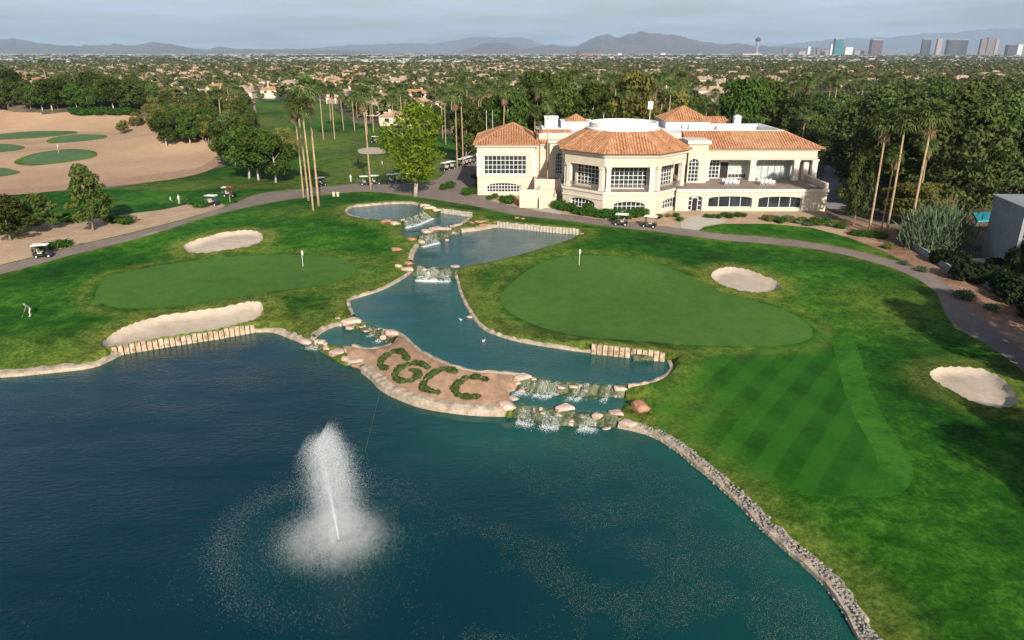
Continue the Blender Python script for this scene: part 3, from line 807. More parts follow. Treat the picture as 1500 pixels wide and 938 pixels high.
RT = [ico(1, s, 0.75, 0.3) for s in range(6)]
shore = pxline([(905, 627), (930, 632), (960, 642), (985, 657), (1010, 677), (1040, 702), (1065, 724), (1090, 748), (1110, 770), (1135, 793), (1160, 815), (1190, 841), (1213, 865), (1232, 892), (1247, 917), (1258, 938)], 0, 0.2)
shore = np.vstack([shore, resample(np.array([shore[-1], shore[-1] + (0.7, -3), (20.5, 20)]), 0.3)])
ribbon('stone_edging', resample(shore, 0.6), 0, -1.0, 0.36, M['edge'], 'long pale stone bank under the loose rocks along the right lake shore', 'stone edging')
pl = []
tt = np.gradient(shore, axis=0); tt /= np.linalg.norm(tt, axis=1)[:, None]; nn = np.stack([-tt[:, 1], tt[:, 0]], 1)
for i in range(len(shore)):
    for k in range(8):
        a = rng.uniform(-0.12, .78); s = rng.uniform(0.05, 0.15)
        p = shore[i] + nn[i] * a + rng.uniform(-.1, .1, 2)
        pl.append((p[0], p[1], 0.06 + 0.40 * min(1, max(a + 0.12, 0) / 0.5) + rng.uniform(-.03, .05), rng.uniform(0, 6.28), s, s * rng.uniform(.7, 1.2), s * rng.uniform(.7, 1), rng.integers(6)))
merged('shore_rubble', RT, pl, M['rock_grey'], 'stuff', 'grey rubble stones lining the right shore of the lake', 'rubble')
# ------------------------------------------------------------------ boulders and cascades
rocks = {}
def boulder_stock(kind, seed):
    V, F = ico(3, 10 + seed, 0.72, 0.26)
    o = mobj('boulder', V, F, M[kind]); tag(o, 'boulder', 'boulder')
    return Stock(o)
for kd in ('rock_pink', 'rock_red', 'moss'):
    rocks[kd] = [boulder_stock(kd, s) for s in range(3)]
def boulder(px, py, w, kind, label, group=None, lift=0.0, zf=0.6, asp=0.75, z=None):
    if z is None: p = at1(px, py)
    else: p = (*plane(px, py, z), z)
    sc = FPX / (p[1] * CT + (CAMZ - p[2]) * ST)
    r = w / 2 / sc
    st = rocks[kind][rng.integers(3)]
    return st.put((p[0], p[1], p[2] + lift + r * zf * 0.25), rng.uniform(0, 6.28) if asp > .9 else rng.uniform(-.4, .4), (r, r * asp, r * zf), label, group)

boulder(938, 600, 34, 'rock_red', 'big red boulder alone on the grass right of the lower cascade', zf=1.0, asp=.85)
boulder(581, 367, 19, 'rock_red', 'flat red boulder lying alone on the left lawn above two others')
boulder(584, 391, 15, 'rock_pink', 'small pale boulder on dry grass left of the stream head')
boulder(599, 387, 18, 'rock_red', 'reddish boulder at the stream head between pale boulder and waterfall')
boulder(598, 397, 24, 'rock_pink', 'long pink boulder at the left foot of the stream waterfall')
boulder(604, 352, 16, 'rock_red', 'orange boulder on the left bank beside the second waterfall')
boulder(617, 356, 22, 'rock_pink', 'pale pink boulder next to the orange one at the second waterfall')
boulder(566, 326, 17, 'rock_red', 'red boulder at the front lip of the oval top pond')
boulder(579, 329, 20, 'rock_pink', 'pale boulder under the lip of the oval top pond')
boulder(612, 388, 14, 'rock_pink', 'whitish boulder at left end of the stream waterfall crest')
boulder(668, 396, 22, 'rock_pink', 'tall pale boulder at right end of the stream waterfall crest', zf=.9)
boulder(691, 466, 16, 'rock_pink', 'pinkish slab leaning on the stream bank below the big green')
boulder(940, 527, 36, 'moss', 'dark mossy rock lying in the water in front of the short bulkhead', z=1.5)
boulder(495, 467, 9, 'rock_pink', 'tiny white rock on dry grass above the small left pool')
g = 'pale boulders between letter island and lake'
for (x, y, w, lab) in ((449, 503, 24, 'leftmost pale boulder in the row at the lake edge'), (483, 512, 22, 'round pink boulder second in the row at the lake edge'),
                       (499, 518, 36, 'largest whitish boulder in the row at the lake edge'), (521, 531, 30, 'yellowish pink boulder at the island end of the row'),
                       (525, 515, 28, 'flat pink slab behind the row of pale lake boulders'), (508, 528, 22, 'low pale boulder at the waterline in front of the row'),
                       (460, 497, 15, 'small pale boulder behind the leftmost one of the row')):
    boulder(x, y, w, 'rock_pink', lab, g, z=0.25 if y > 508 else .5)
boulder(535, 538, 18, 'moss', 'dark wet boulder where the row of pale rocks meets the island', z=0.15)
boulder(516, 474, 34, 'rock_pink', 'large pink slab at the upper end of the left cascade', z=1.3)
boulder(512, 482, 16, 'rock_pink', 'pale upright rock below the pink slab at the left cascade', z=1.0)
boulder(575, 490, 28, 'rock_pink', 'pale grey slab at the island end of the left cascade', z=1.4)
boulder(766, 555, 30, 'rock_pink', 'pink slab at the island corner above the right cascade', z=1.5)
boulder(757, 562, 16, 'rock_pink', 'small pink rock under the corner slab of the letter island', z=1.1)
boulder(742, 598, 34, 'rock_pink', 'big pink rock at the lower right corner of the letter island', z=0.5, zf=.8)
boulder(752, 585, 20, 'rock_pink', 'narrow pink rock above the lower right corner of the island', z=0.8)
boulder(828, 600, 32, 'rock_pink', 'broad pale slab on the crest of the lower cascade', z=0.85)
boulder(819, 609, 14, 'rock_pink', 'upright pale rock under the broad slab of the lower cascade', z=0.5)
boulder(875, 611, 20, 'rock_pink', 'white leaning boulder on the right half of the lower cascade', z=0.5, zf=.9)
boulder(795, 606, 9, 'rock_pink', 'tiny white rock on the lower cascade left of the broad slab', z=0.6)
boulder(908, 571, 22, 'rock_pink', 'pale slab at the right end of the upper right cascade', z=1.4)
boulder(903, 607, 26, 'rock_pink', 'pink slab closing the right end of the lower cascade', z=0.7)
boulder(920, 622, 32, 'rock_pink', 'flat pink rock where the lower cascade meets the right shore', z=0.3)
for (x, y, w) in ((822, 569, 13), (840, 568, 15), (853, 566, 14), (838, 558, 11), (848, 557, 10), (828, 557, 8), (885, 567, 8), (900, 569, 10), (817, 566, 8), (858, 573, 9)):
    boulder(x, y, w, 'rock_pink', 'small pale rock sitting on the face of the upper right cascade', 'pale rocks on the upper right cascade', z=1.2)
for (x, y, w) in ((529, 480, 8), (536, 486, 9), (561, 497, 10), (543, 479, 6), (553, 483, 6)):
    boulder(x, y, w, 'rock_pink', 'small white rock on the mossy left cascade', 'white rocks on the left cascade', z=1.2)
for (x, y, w) in ((640, 338, 26), (625, 341, 22), (655, 337, 16)):
    boulder(x, y, w, 'rock_pink', 'flat grey boulder on top of the second waterfall', 'flat boulders over the second waterfall', z=2.95)
for (x, y, w) in ((622, 303, 18), (630, 307, 22), (640, 309, 14)):
    boulder(x, y, w, 'rock_pink', 'pinkish slab beside the top pond and the short pale bulkhead', 'slabs by the top pond', z=3.5)
for (x, y, w) in ((690, 328, 15), (702, 327, 18), (712, 326, 16), (722, 327, 13), (707, 331, 12)):
    boulder(x, y, w, 'rock_red', 'reddish rock on the spit above the wide upper pool', 'reddish rocks on the spit between upper pools', z=2.8)
for (x, y, w) in ((840, 343, 10), (852, 343, 9), (757, 320, 8), (766, 321, 7)):
    boulder(x, y, w, 'rock_red', 'small reddish rock beside the long pale bulkhead', 'reddish rocks by the long bulkhead')
boulder(204, 322, 10, 'rock_red', 'orange rock on the gravel bed under the left pines', zf=1.0)

DROP = np.array([(1, 0, -.5), (-.5, .87, -.5), (-.5, -.87, -.5), (0, 0, .9)]); DROPF = np.array([(0, 1, 3), (1, 2, 3), (2, 0, 3), (0, 2, 1)], np.int32)
def drops(P, s, mat, name, parent=None):
    n = len(P); s = np.broadcast_to(s, (n,))
    a = rng.uniform(0, 6.28, n); ca, sa = np.cos(a), np.sin(a)
    b = rng.uniform(0, 6.28, n); cb, sb = np.cos(b), np.sin(b)
    D = DROP[None] * s[:, None, None]
    X = D[..., 0] * ca[:, None] - D[..., 1] * sa[:, None]; Y = D[..., 0] * sa[:, None] + D[..., 1] * ca[:, None]; Z = D[..., 2]
    Y2 = Y * cb[:, None] - Z * sb[:, None]; Z2 = Y * sb[:, None] + Z * cb[:, None]
    V = np.stack([X, Y2, Z2], -1) + P[:, None]
    F = DROPF[None] + 4 * np.arange(n)[:, None, None]
    o = mobj(name, V.reshape(-1, 3), F.reshape(-1, 3), mat, parent); o['kind'] = 'stuff'; return o

def cascade(crest, base, z1, z2, label, seed, flows, n_rock=14):
    A = plane(*np.array(crest, float).T, z1); B = plane(*np.array(base, float).T, z2)
    A = resample(A, 0.16); B = np.column_stack([np.interp(np.linspace(0, 1, len(A)), np.linspace(0, 1, len(B)), B[:, i]) for i in (0, 1)])
    c = (A.mean(0) + B.mean(0)) / 2
    root = thing('waterfall', label, 'waterfall', (c[0], c[1], z2))
    n = len(A); m = 13; V = np.zeros((n, m, 3))
    for i in range(n):
        for j in range(m):
            t = j / (m - 1); tb = -0.10 + 1.18 * t
            p = A[i] + (B[i] - A[i]) * tb
            q = Vector((p[0] * 0.9, p[1] * 0.9, seed * 3.3))
            w = mnoise.noise(q * 1.1); w2 = mnoise.noise(q * 3.0); w3 = mnoise.cell(q * 1.7)
            tz = np.clip(t * 1.15 + 0.35 * w, 0, 1)
            prof = np.clip((tz - 0.35) / 0.45, 0, 1); prof = prof * prof * (3 - 2 * prof)
            z = z1 + 0.06 - (z1 - z2 + 0.12) * prof + 0.16 * w2 * (t > .1) + 0.22 * (w3 - .45) * math.sin(math.pi * t)
            if t > 0.97: z = z2 - 0.3
            if j == 0: z = z1 - 0.35
            V[i, j] = (p[0] + 0.15 * w2 - c[0], p[1] + 0.15 * w - c[1], z - z2)
    idx = np.arange(n * m).reshape(n, m)
    F = np.stack([idx[:-1, :-1], idx[:-1, 1:], idx[1:, 1:], idx[1:, :-1]], -1).reshape(-1, 4)
    mobj('rock_ledge', V.reshape(-1, 3), F, M['moss'], root)
    # white water: strings of spray that follow the ledge, and foam where it lands
    Pd = []; Sd = []; Pf = []
    for (f0, f1, dens) in flows:
        i0, i1 = int(f0 * (n - 1)), int(f1 * (n - 1))
        for i in range(i0, i1 + 1):
            if rng.random() > dens: continue
            for k in range(110):
                t = rng.uniform(0.3, 1.0); j = t * (m - 1); j0 = min(int(j), m - 2); fr = j - j0
                p = V[i, j0] * (1 - fr) + V[i, j0 + 1] * fr
                Pd.append(p + rng.normal(0, .05, 3) + (0, -0.04, 0.09)); Sd.append(rng.uniform(.010, .026))
            bx = B[i] - c; dr = (B[i] - A[i]); dr = dr / (np.linalg.norm(dr) + 1e-9)
            for k in range(60):
                q = bx + dr * abs(rng.normal(0.05, .38)) + rng.normal(0, .15, 2)
                Pf.append((q[0], q[1], rng.uniform(0.0, .10)))
    if Pd:
        drops(np.array(Pd), np.array(Sd), M['foam'], 'falling_water', root)
        drops(np.array(Pf), rng.uniform(.010, .030, len(Pf)), M['foam'], 'foam', root)
    for i in range(n_rock):
        a = rng.integers(2, n - 2); j = rng.integers(3, m - 1); q = V[a, j]; s = rng.uniform(.22, .5)
        rocks['moss' if rng.random() < .7 else 'rock_pink'][rng.integers(3)].put((q[0] + c[0], q[1] + c[1], q[2] + z2 + .05), rng.uniform(0, 6), (s, s * .8, s * .75), 'wet rock wedged into the ' + label.split(' into')[0].split(' at the')[0].split(' right')[0].split(' spilling')[0].split(' between')[0].split(' below')[0], 'wet rocks of the ' + label)
    return root
cascade([(532, 470), (558, 480), (583, 488)], [(525, 482), (548, 494), (568, 505)], 1.5, .75, 'mossy left cascade from the stream into the small left pool', 1, [(.3, .4, .4), (.7, .8, .3)])
cascade([(460, 494), (470, 499), (482, 504)], [(447, 503), (458, 510), (472, 515)], .75, 0, 'small rocky spill from the left pool into the lake', 2, [(.4, .8, .4)])
cascade([(768, 552), (815, 556), (865, 561), (917, 566)], [(753, 574), (800, 580), (850, 584), (914, 587)], 1.5, .75, 'long rocky upper cascade right of the letter island', 3, [(.05, .18, .55), (.24, .38, .95), (.55, .6, .5), (.64, .7, .6), (.83, .88, .6)])
cascade([(755, 591), (800, 596), (850, 602), (906, 604)], [(750, 617), (800, 625), (850, 628), (906, 629)], .75, 0, 'long rocky lower cascade spilling into the lake', 4, [(.0, .22, .85), (.3, .44, 1), (.66, .8, .8)])
cascade([(606, 388), (636, 391), (668, 393)], [(601, 410), (635, 412), (664, 412)], 2.3, 1.5, 'broad white waterfall at the head of the stream', 5, [(.15, .92, 1), (.2, .6, .9)])
cascade([(612, 345), (640, 338), (674, 330)], [(618, 362), (650, 354), (682, 342)], 2.9, 2.3, 'second waterfall between the two upper pools', 6, [(.02, .4, 1)])
cascade([(590, 322), (604, 316), (617, 308)], [(592, 335), (614, 329), (636, 319)], 3.5, 2.9, 'highest waterfall below the oval top pond', 7, [(.1, .95, .8)])

# ------------------------------------------------------------------ fountain
fb = plane(497, 796, 0)
fo = thing('fountain', 'tall white fountain jet with mist in the middle of the lake', 'fountain', (fb[0], fb[1], 0))
mb = MB(); mb.tube([(0, 0, -.3), (0, 0, .12), (0, 0, .3)], [.28, .26, .07], 12); mb.build('nozzle', M['black'], fo)
fm, fnt, fbs = ng('spray_water')
fbs.inputs['Base Color'].default_value = (.86, .90, .93, 1); fbs.inputs['Roughness'].default_value = .4
fn_ = tex(fnt, coord(fnt, 'object'), 3); L(fnt, ramp(fnt, fn_, [(.3, (.80, .85, .88)), (.7, (.92, .94, .95))]), fbs.inputs['Base Color'])
HJ = 7.9
def lean(z): return np.column_stack([-0.72 * (z / HJ) ** 1.2, 0.15 * (z / HJ), 0 * z])
n = 5500; z = HJ * rng.beta(.9, 1.3, n); r = 0.022 + 0.20 * (z / HJ) ** 1.4
P = np.column_stack([rng.normal(0, 1, n) * r, rng.normal(0, 1, n) * r, z]) + lean(z)
drops(P, rng.uniform(.005, .012, n), fm, 'jet', fo)
# the falling curtain: carried to the right of the leaning jet, widening downwards
n = 150000; z = 0.1 + 8.2 * rng.beta(1.5, 1.05, n); q = np.clip(1 - z / 8.35, 0, 1)
rad = 1.7 * (q + .06) ** 0.10
u = rng.normal(0, .5, (n, 2)); ang = rng.uniform(0, 6.28, n)
P = np.column_stack([u[:, 0] * rad + 0.25 * q ** .5 - 0.05, u[:, 1] * rad, np.maximum(z * (1 - .13 * np.minimum(np.abs(u[:, 0]), 1.3)) + .25 * np.sin(u[:, 0] * 5), .05)]) + lean(z) * 0.35 * np.array([1.0, 1, 1])
drops(P, rng.uniform(.003, .0085, n), fm, 'spray', fo)
n = 90000; th = rng.uniform(0, 6.28, n); r = np.abs(rng.normal(1.9, .95, n)); 
z = np.abs(rng.normal(0, .62, n)) * np.clip(1.35 - r / 5, .15, 1) * 1.25
drops(np.column_stack([r * np.cos(th) * 1.12 - .35, r * np.sin(th) * .95, z]), rng.uniform(.003, .008, n), fm, 'falling_drops', fo)
# soft airborne mist round the jet: a closed lump of thin white air
mb = MB(); mb.tube([(-.1, 0, .02), (-.15, 0, .5), (-.2, 0, 1.3), (-.2, 0, 2.4), (-.4, 0, 4), (-.65, 0, 6.3), (-.85, 0, 8.2)], [4.3, 4.6, 4.2, 2.8, 2.3, 1.9, 1.2], 20)
mm = bpy.data.materials.new('mist_air'); mm.use_nodes = True; mnt = mm.node_tree; mnt.nodes.clear()
mo = N(mnt, 'ShaderNodeOutputMaterial'); mv = N(mnt, 'ShaderNodeVolumePrincipled'); mv.inputs['Color'].default_value = (1, 1, 1, 1)
mco = coord(mnt, 'object'); ms = N(mnt, 'ShaderNodeSeparateXYZ'); L(mnt, mco, ms.inputs[0])
xl = math_(mnt, 'ADD', ms.outputs['X'], math_(mnt, 'MULTIPLY', ms.outputs['Z'], .05)); rr2 = math_(mnt, 'SQRT', math_(mnt, 'ADD', math_(mnt, 'POWER', xl, 2), math_(mnt, 'POWER', ms.outputs['Y'], 2)))
low = math_(mnt, 'SUBTRACT', 1.0, math_(mnt, 'ADD', math_(mnt, 'MULTIPLY', rr2, .25), math_(mnt, 'MULTIPLY', ms.outputs['Z'], .36)), True)
col = math_(mnt, 'MULTIPLY', math_(mnt, 'SUBTRACT', 1.0, math_(mnt, 'MULTIPLY', rr2, .70), True), math_(mnt, 'SUBTRACT', 8.1, ms.outputs['Z'], True))
nz = tex(mnt, mco, .9, 4, .6); nzf = math_(mnt, 'MULTIPLY', math_(mnt, 'SUBTRACT', nz, .36, True), 4.0)
den = math_(mnt, 'MULTIPLY', math_(mnt, 'ADD', math_(mnt, 'MULTIPLY', low, .55), math_(mnt, 'MULTIPLY', col, .20)), nzf)
L(mnt, den, mv.inputs['Density']); L(mnt, mv.outputs[0], mo.inputs['Volume'])
mb.build('mist', mm, fo, True)
n = 6000; th = rng.normal(math.pi * .93, 1.15, n); r = rng.normal(6.9, .75, n) + .3 * np.sin(3 * th)
P = np.column_stack([r * np.cos(th) - .5, r * np.sin(th), np.abs(rng.normal(0, .5, n)) + .03])
n2 = 2200; r2 = rng.uniform(2.5, 7.5, n2); th2 = rng.uniform(0, 6.28, n2)
P = np.vstack([P, np.column_stack([r2 * np.cos(th2) - .5, r2 * np.sin(th2), np.abs(rng.normal(0, .7, n2)) + .03])])
drops(P, rng.uniform(.004, .010, len(P)), fm, 'outer_drops', fo)

# floating leaf flecks on the lake
def flecks(n, box, thr, s0, s1, sd, name, fade=0.0):
    X = rng.uniform(box[0], box[2], n); Y = rng.uniform(box[1], box[3], n)
    W = plane(X, Y, 0.006); ok = inpoly(W[:, 0], W[:, 1], offset_poly(LAKE, -0.5))
    W = W[ok]; keep = np.array([mnoise.fractal(Vector((w[0] * .22 + sd, w[1] * .22, sd)), 1.0, 2.0, 4) > thr + rng.uniform(-.15, .25) + fade * (1 - sstep(-6, 7, w[0])) for w in W])
    W = W[keep]; V = []; F = []
    k = len(W); a = rng.uniform(0, 6.28, k); s = rng.uniform(s0, s1, k)
    for i in range(4):
        t = a + i * math.pi / 2; rr = s * (1 if i % 2 else .6)
        V.append(np.column_stack([W[:, 0] + np.cos(t) * rr, W[:, 1] + np.sin(t) * rr, np.full(k, .008)]))
    V = np.stack(V, 1).reshape(-1, 3); F = np.arange(4 * k).reshape(-1, 4)
    return tag(mobj(name, V, F, M['fleck']), 'pale plant scraps drifting on the lake', 'floating debris', kind='stuff')
M['fleck'] = noisy('floating_plant_scraps', (0.06, 0.09, 0.05), (0.22, 0.24, 0.16), 1.5, 0.8, kind='world')
f1 = flecks(64000, (560, 640, 1250, 938), -0.10, .010, .033, 3.1, 'floating_debris', .6)
f2 = flecks(6000, (-200, 540, 1100, 1000), 0.12, .012, .04, 8.7, 'floating_debris')
f1['label'] = 'dense drift of pale plant scraps on the right half of the lake'; f2['label'] = 'sparse specks of pale foam on the left half of the lake'
M['cable'] = noisy('wet_cable', (.05, .07, .07), (.12, .14, .13), 3, .6)
# cable from the island to the fountain
c0 = plane(557, 574, 0.1); c1 = plane(548, 610, 0.03); c2 = plane(535, 662, -0.02)
mb = MB(); mb.tube([(*c0, .35), (*((c0 + c1) / 2), .12), (*c1, .06), (*((c1 + c2) / 2), .05), (*c2, .0)], .022, 6)
tag(mb.build('power_cable', M['cable']), 'thin grey cable running from the letter island into the lake', 'cable')
# water birds on the stream
def bird(px, py, rz, label):
    p = plane(px, py, 1.5)
    bm = bmesh.new(); bmesh.ops.create_uvsphere(bm, u_segments=12, v_segments=8, radius=1)
    for v in bm.verts:
        x = v.co.x; v.co.y *= .16 * (1 - .35 * max(x, 0)); v.co.z = v.co.z * .15 + (.12 if x < -.7 else 0) + .07; v.co.x *= .36
    me = bpy.data.meshes.new('body'); bm.to_mesh(me); bm.free()
    V = [tuple(v.co) for v in me.vertices]; F = [tuple(f.vertices) for f in me.polygons]
    mb = MB(); mb.add(V, F); mb.tube([(.25, 0, .12), (.34, 0, .24), (.36, 0, .36)], [.07, .05, .045], 8); mb.tube([(.32, 0, .38), (.40, 0, .39), (.46, 0, .37)], [.06, .065, .03], 8)
    o = mb.build('duck', M['white'], smooth=True); o.scale = (.48,) * 3; o.location = (p[0], p[1], 1.5); o.rotation_euler = (0, 0, rz)
    mb = MB(); mb.tube([(.45, 0, .37), (.54, 0, .355)], [.025, .012], 6); mb.build('beak', M['cl_khaki'], o)
    return tag(o, label, 'duck')
bird(675, 469, 2.8, 'white duck swimming near the right bank of the stream')
bird(708, 500, .3, 'white duck swimming in the middle of the stream below the other')

# ------------------------------------------------------------------ hedge letters
LET = [('C', [[(597, 527), (591, 518), (581, 515), (569, 520), (559, 529), (558, 537), (566, 541)]], 'first of the two letters C above the G'),
       ('G', [[(627, 539), (614, 533), (598, 535), (583, 543), (579, 553), (588, 559), (603, 558), (613, 551), (611, 545), (603, 543)]], ''),
       ('C', [[(667, 546), (655, 541), (640, 545), (625, 556), (620, 567), (627, 573), (642, 576)]], ''),
       ('C', [[(712, 557), (700, 553), (692, 554)], [(684, 554), (672, 562), (666, 570), (671, 579), (686, 583), (702, 581)]], '')]
LABS = ['hedge letter C highest and nearest to the left cascade', 'hedge letter G on the reddish island', 'hedge letter C right after the G, unbroken', 'hedge letter C broken in two at the right end of the island']
def leafquads(P, nrm, s, asp=.6):
    n = len(P); nrm = nrm / (np.linalg.norm(nrm, axis=1)[:, None] + 1e-9)
    r = rng.normal(0, 1, (n, 3)); u = np.cross(nrm, r); u /= np.linalg.norm(u, axis=1)[:, None] + 1e-9; w = np.cross(nrm, u)
    s = np.broadcast_to(s, (n,))[:, None]
    V = np.stack([P - u * s, P - w * s * asp, P + u * s, P + w * s * asp], 1).reshape(-1, 3)
    return V, np.arange(4 * n, dtype=np.int32).reshape(-1, 4)
def core_tube(line3, r, mat, name, parent):
    mb = MB(); mb.tube(line3, r, 7); return mb.build(name, mat, parent, True)
for (ch, strokes, _), lab in zip(LET, LABS):
    allp = [];
    lines = []
    for s in strokes:
        c = catmull(s, 6, False); w = at(c[:, 0], c[:, 1]); lines.append(w)
    c0 = np.vstack(lines).mean(0)
    root = thing('hedge_letter', lab, 'hedge letter', tuple(c0))
    mbc = MB(); PP = []; NN = []
    for w in lines:
        q = w - c0
        mbc.tube([tuple(p + (0, 0, .05)) for p in q], .16, 7)
        d = np.concatenate([[0], np.cumsum(np.linalg.norm(np.diff(q, axis=0), axis=1))])
        n = int(d[-1] * 900); t = rng.uniform(0, d[-1], n)
        cen = np.column_stack([np.interp(t, d, q[:, i]) for i in range(3)])
        off = rng.normal(0, 1, (n, 3)); off /= np.linalg.norm(off, axis=1)[:, None]; off[:, 2] = np.abs(off[:, 2])
        lump = .8 + .35 * np.sin(t * 5.1 + c0[0]) * np.sin(t * 2.3)
        PP.append(cen + off * (.46 * lump * rng.uniform(.35, 1.1, n))[:, None] * (1, 1, .75)); NN.append(off + rng.normal(0, .5, (n, 3)))
    mbc.build('stem', M['twig'], root, True)
    V, F = leafquads(np.vstack(PP), np.vstack(NN), rng.uniform(.06, .12, sum(map(len, PP))))
    mobj('foliage', V, F, M['letter'], root)
# ------------------------------------------------------------------ plants
def leaves(centers, radii, n, size, asp=.55, up=.35, shell=.5):
    C = np.asarray(centers, float); Rr = np.asarray(radii, float)
    wgt = Rr[:, 0] * Rr[:, 1]; idx = rng.choice(len(C), n, p=wgt / wgt.sum())
    d = rng.normal(0, 1, (n, 3)); d /= np.linalg.norm(d, axis=1)[:, None]
    p = d * (shell + (1 - shell) * rng.random(n) ** .5)[:, None]
    P = C[idx] + p * Rr[idx]
    nr = d * .8 + rng.normal(0, .55, (n, 3)) + (0, 0, up)
    return leafquads(P, nr, size * rng.uniform(.6, 1.25, n), asp)

def make_tree(name, label, cat, kind, leaf, bark, h=10, cr=3.5, base=.25, nclump=42, n=5000, size=.30, seed=0, lean=0.0):
    r = np.random.default_rng(seed + 100)
    root = thing(name, label, cat)
    cs = []; rd = []; limbs = []
    tr = .018 * h + .05
    topz = h * (.80 if kind != 'ash' else .9)
    def axis(z): return np.array([lean * (z / h) ** 2 + .15 * math.sin(z * .7 + seed), .15 * math.cos(z * .6 + seed), z])
    for i in range(nclump):
        t = (i + r.random()) / nclump
        if kind == 'pine':
            z = h * (base + (1 - base) * t * .97); env = cr * (math.sin(math.pi * min(1, .18 + .80 * t ** .85)) ** .8) * r.uniform(.35, 1.05)
            ang = i * 2.4 + r.uniform(-.5, .5); rr = cr * r.uniform(.24, .38); rz = rr * r.uniform(.42, .7)
        elif kind == 'ash':
            z = h * (base + (1 - base) * t * .96); env = cr * (math.sin(math.pi * (.12 + .82 * t)) ** .7) * r.uniform(.25, 1.0)
            ang = i * 2.4; rr = cr * r.uniform(.24, .36); rz = rr * r.uniform(.7, 1.0)
        else:
            zz = r.uniform(-1, 1); z = h * (base + (1 - base) * (.5 + .42 * zz)); env = cr * math.sqrt(max(.05, 1 - zz * zz * .85)) * r.uniform(.55, .98)
            ang = i * 2.4; rr = cr * r.uniform(.26, .38); rz = rr * r.uniform(.6, .85)
        a = axis(z); c = a + np.array([math.cos(ang) * env, math.sin(ang) * env, 0])
        cs.append(c); rd.append((rr, rr, rz))
        if i % 3 == 0: limbs.append((axis(max(h * base * .7, z - env * .7)), c))
    V, F = leaves(cs, rd, n, size)
    mb = MB()
    zs = np.linspace(-.3, topz, 7)
    mb.tube([tuple(axis(max(z, 0)) * (1, 1, 0) + (0, 0, z)) for z in zs], [tr * (1.25 if k == 0 else 1 - .13 * k) for k in range(7)], 8)
    for a, c in limbs: mb.tube([tuple(a), tuple((a + c) / 2 + (0, 0, .15)), tuple(c)], [tr * .38, tr * .26, tr * .1], 5)
    mb.build('trunk', M[bark], root, True)
    mobj('crown', V, F, M[leaf], root)
    return root

def fan_palm(label, h=12, nl=34, fr=1.25, seed=0, skirt=True, bend=.4, tr=.135):
    r = np.random.default_rng(seed + 500)
    root = thing('palm_tree', label, 'palm tree')
    ang = r.uniform(0, 6.28); top = np.array([bend * math.cos(ang), bend * math.sin(ang), h])
    mb = MB(); k = 9
    pts = []; rad = []
    for i in range(k):
        t = i / (k - 1); s = t * t
        pts.append((top[0] * s, top[1] * s, -.3 + (h + .3) * t)); rad.append(tr * (1.55 if i == 0 else 1.12 - .32 * t))
    mb.tube(pts, rad, 9); mb.build('trunk', M['palmbark'], root, True)
    V = []; F = []
    DV = []; DF = []
    def fan(c, d, L_, out, fa, droop):
        d = d / np.linalg.norm(d); side = np.cross(d, (0, 0, 1.0)); side /= np.linalg.norm(side) + 1e-9; up = np.cross(side, d)
        pet = c + d * L_ * .55 - (0, 0, droop * .25); n0 = len(out)
        out += [c - side * .02, c + side * .02, pet + side * .03, pet - side * .03]; fa.append((n0, n0 + 1, n0 + 2, n0 + 3))
        nb = 9
        for b in range(nb):
            a = (b / (nb - 1) - .5) * 2.5
            dd = d * math.cos(a) + side * math.sin(a) + up * r.uniform(-.12, .2)
            ln = L_ * (.82 - .22 * abs(a) / 1.25) * r.uniform(.85, 1.1)
            wv = np.cross(dd, up); wv /= np.linalg.norm(wv) + 1e-9
            mid = pet + dd * ln * .5 + (0, 0, .02); tip = pet + dd * ln - np.array((0, 0, droop * .5 + .22 * ln))
            n0 = len(out); out += [pet, mid + wv * .09, tip, mid - wv * .09]; fa.append((n0, n0 + 1, n0 + 2, n0 + 3))
    for i in range(nl):
        a = i * 2.4 + r.uniform(-.3, .3); el = math.asin(np.clip(1 - 1.55 * (i + .5) / nl, -1, 1))
        d = np.array([math.cos(a) * math.cos(el), math.sin(a) * math.cos(el), math.sin(el)])
        fan(top + (0, 0, .1), d, fr * r.uniform(.85, 1.15), V, F, .25 + .3 * (el < 0))
    mobj('crown', V, F, M['palm'], root)
    if skirt:
        for i in range(26):
            a = i * 2.4; d = np.array([math.cos(a) * .35, math.sin(a) * .35, -1])
            fan(top + (0, 0, -.1 - .9 * r.random()), d, fr * .7 * r.uniform(.7, 1.1), DV, DF, .3)
        mobj('dead_fronds', DV, DF, M['palmdead'], root)
    return root

def date_palm(label, h=7, nl=44, fl=3.0, seed=0):
    r = np.random.default_rng(seed + 900); root = thing('date_palm', label, 'palm tree')
    mb = MB(); mb.tube([(0, 0, -.3), (0, 0, h * .5), (0, 0, h)], [.38, .32, .36], 10); mb.build('trunk', M['palmbark'], root, True)
    V = []; F = []
    for i in range(nl):
        a = i * 2.4; el = 1.35 - 1.9 * i / nl; L_ = fl * r.uniform(.85, 1.1); p = np.array([0, 0, h]); d = np.array([math.cos(a) * math.cos(el), math.sin(a) * math.cos(el), math.sin(el)])
        side = np.array([-math.sin(a), math.cos(a), 0]); ns = 9
        for k in range(ns):
            d = d + np.array([0, 0, -.14 - .02 * k]); d /= np.linalg.norm(d); q = p + d * L_ / ns
            wl = .55 * math.sin(math.pi * (.15 + .8 * k / ns))
            for s in (1, -1):
                for m_ in (0, .5):
                    b = p + (q - p) * m_; n0 = len(V)
                    tip = b + side * s * wl + d * wl * .7 - np.array((0, 0, .12 * wl))
                    V += [b, b + d * .14, tip]; F.append((n0, n0 + 1, n0 + 2))
            n0 = len(V); V += [p + side * .03, p - side * .03, q - side * .02, q + side * .02]; F.append((n0, n0 + 1, n0 + 2, n0 + 3)); p = q
    mobj('crown', V, F, M['palm'], root); return root

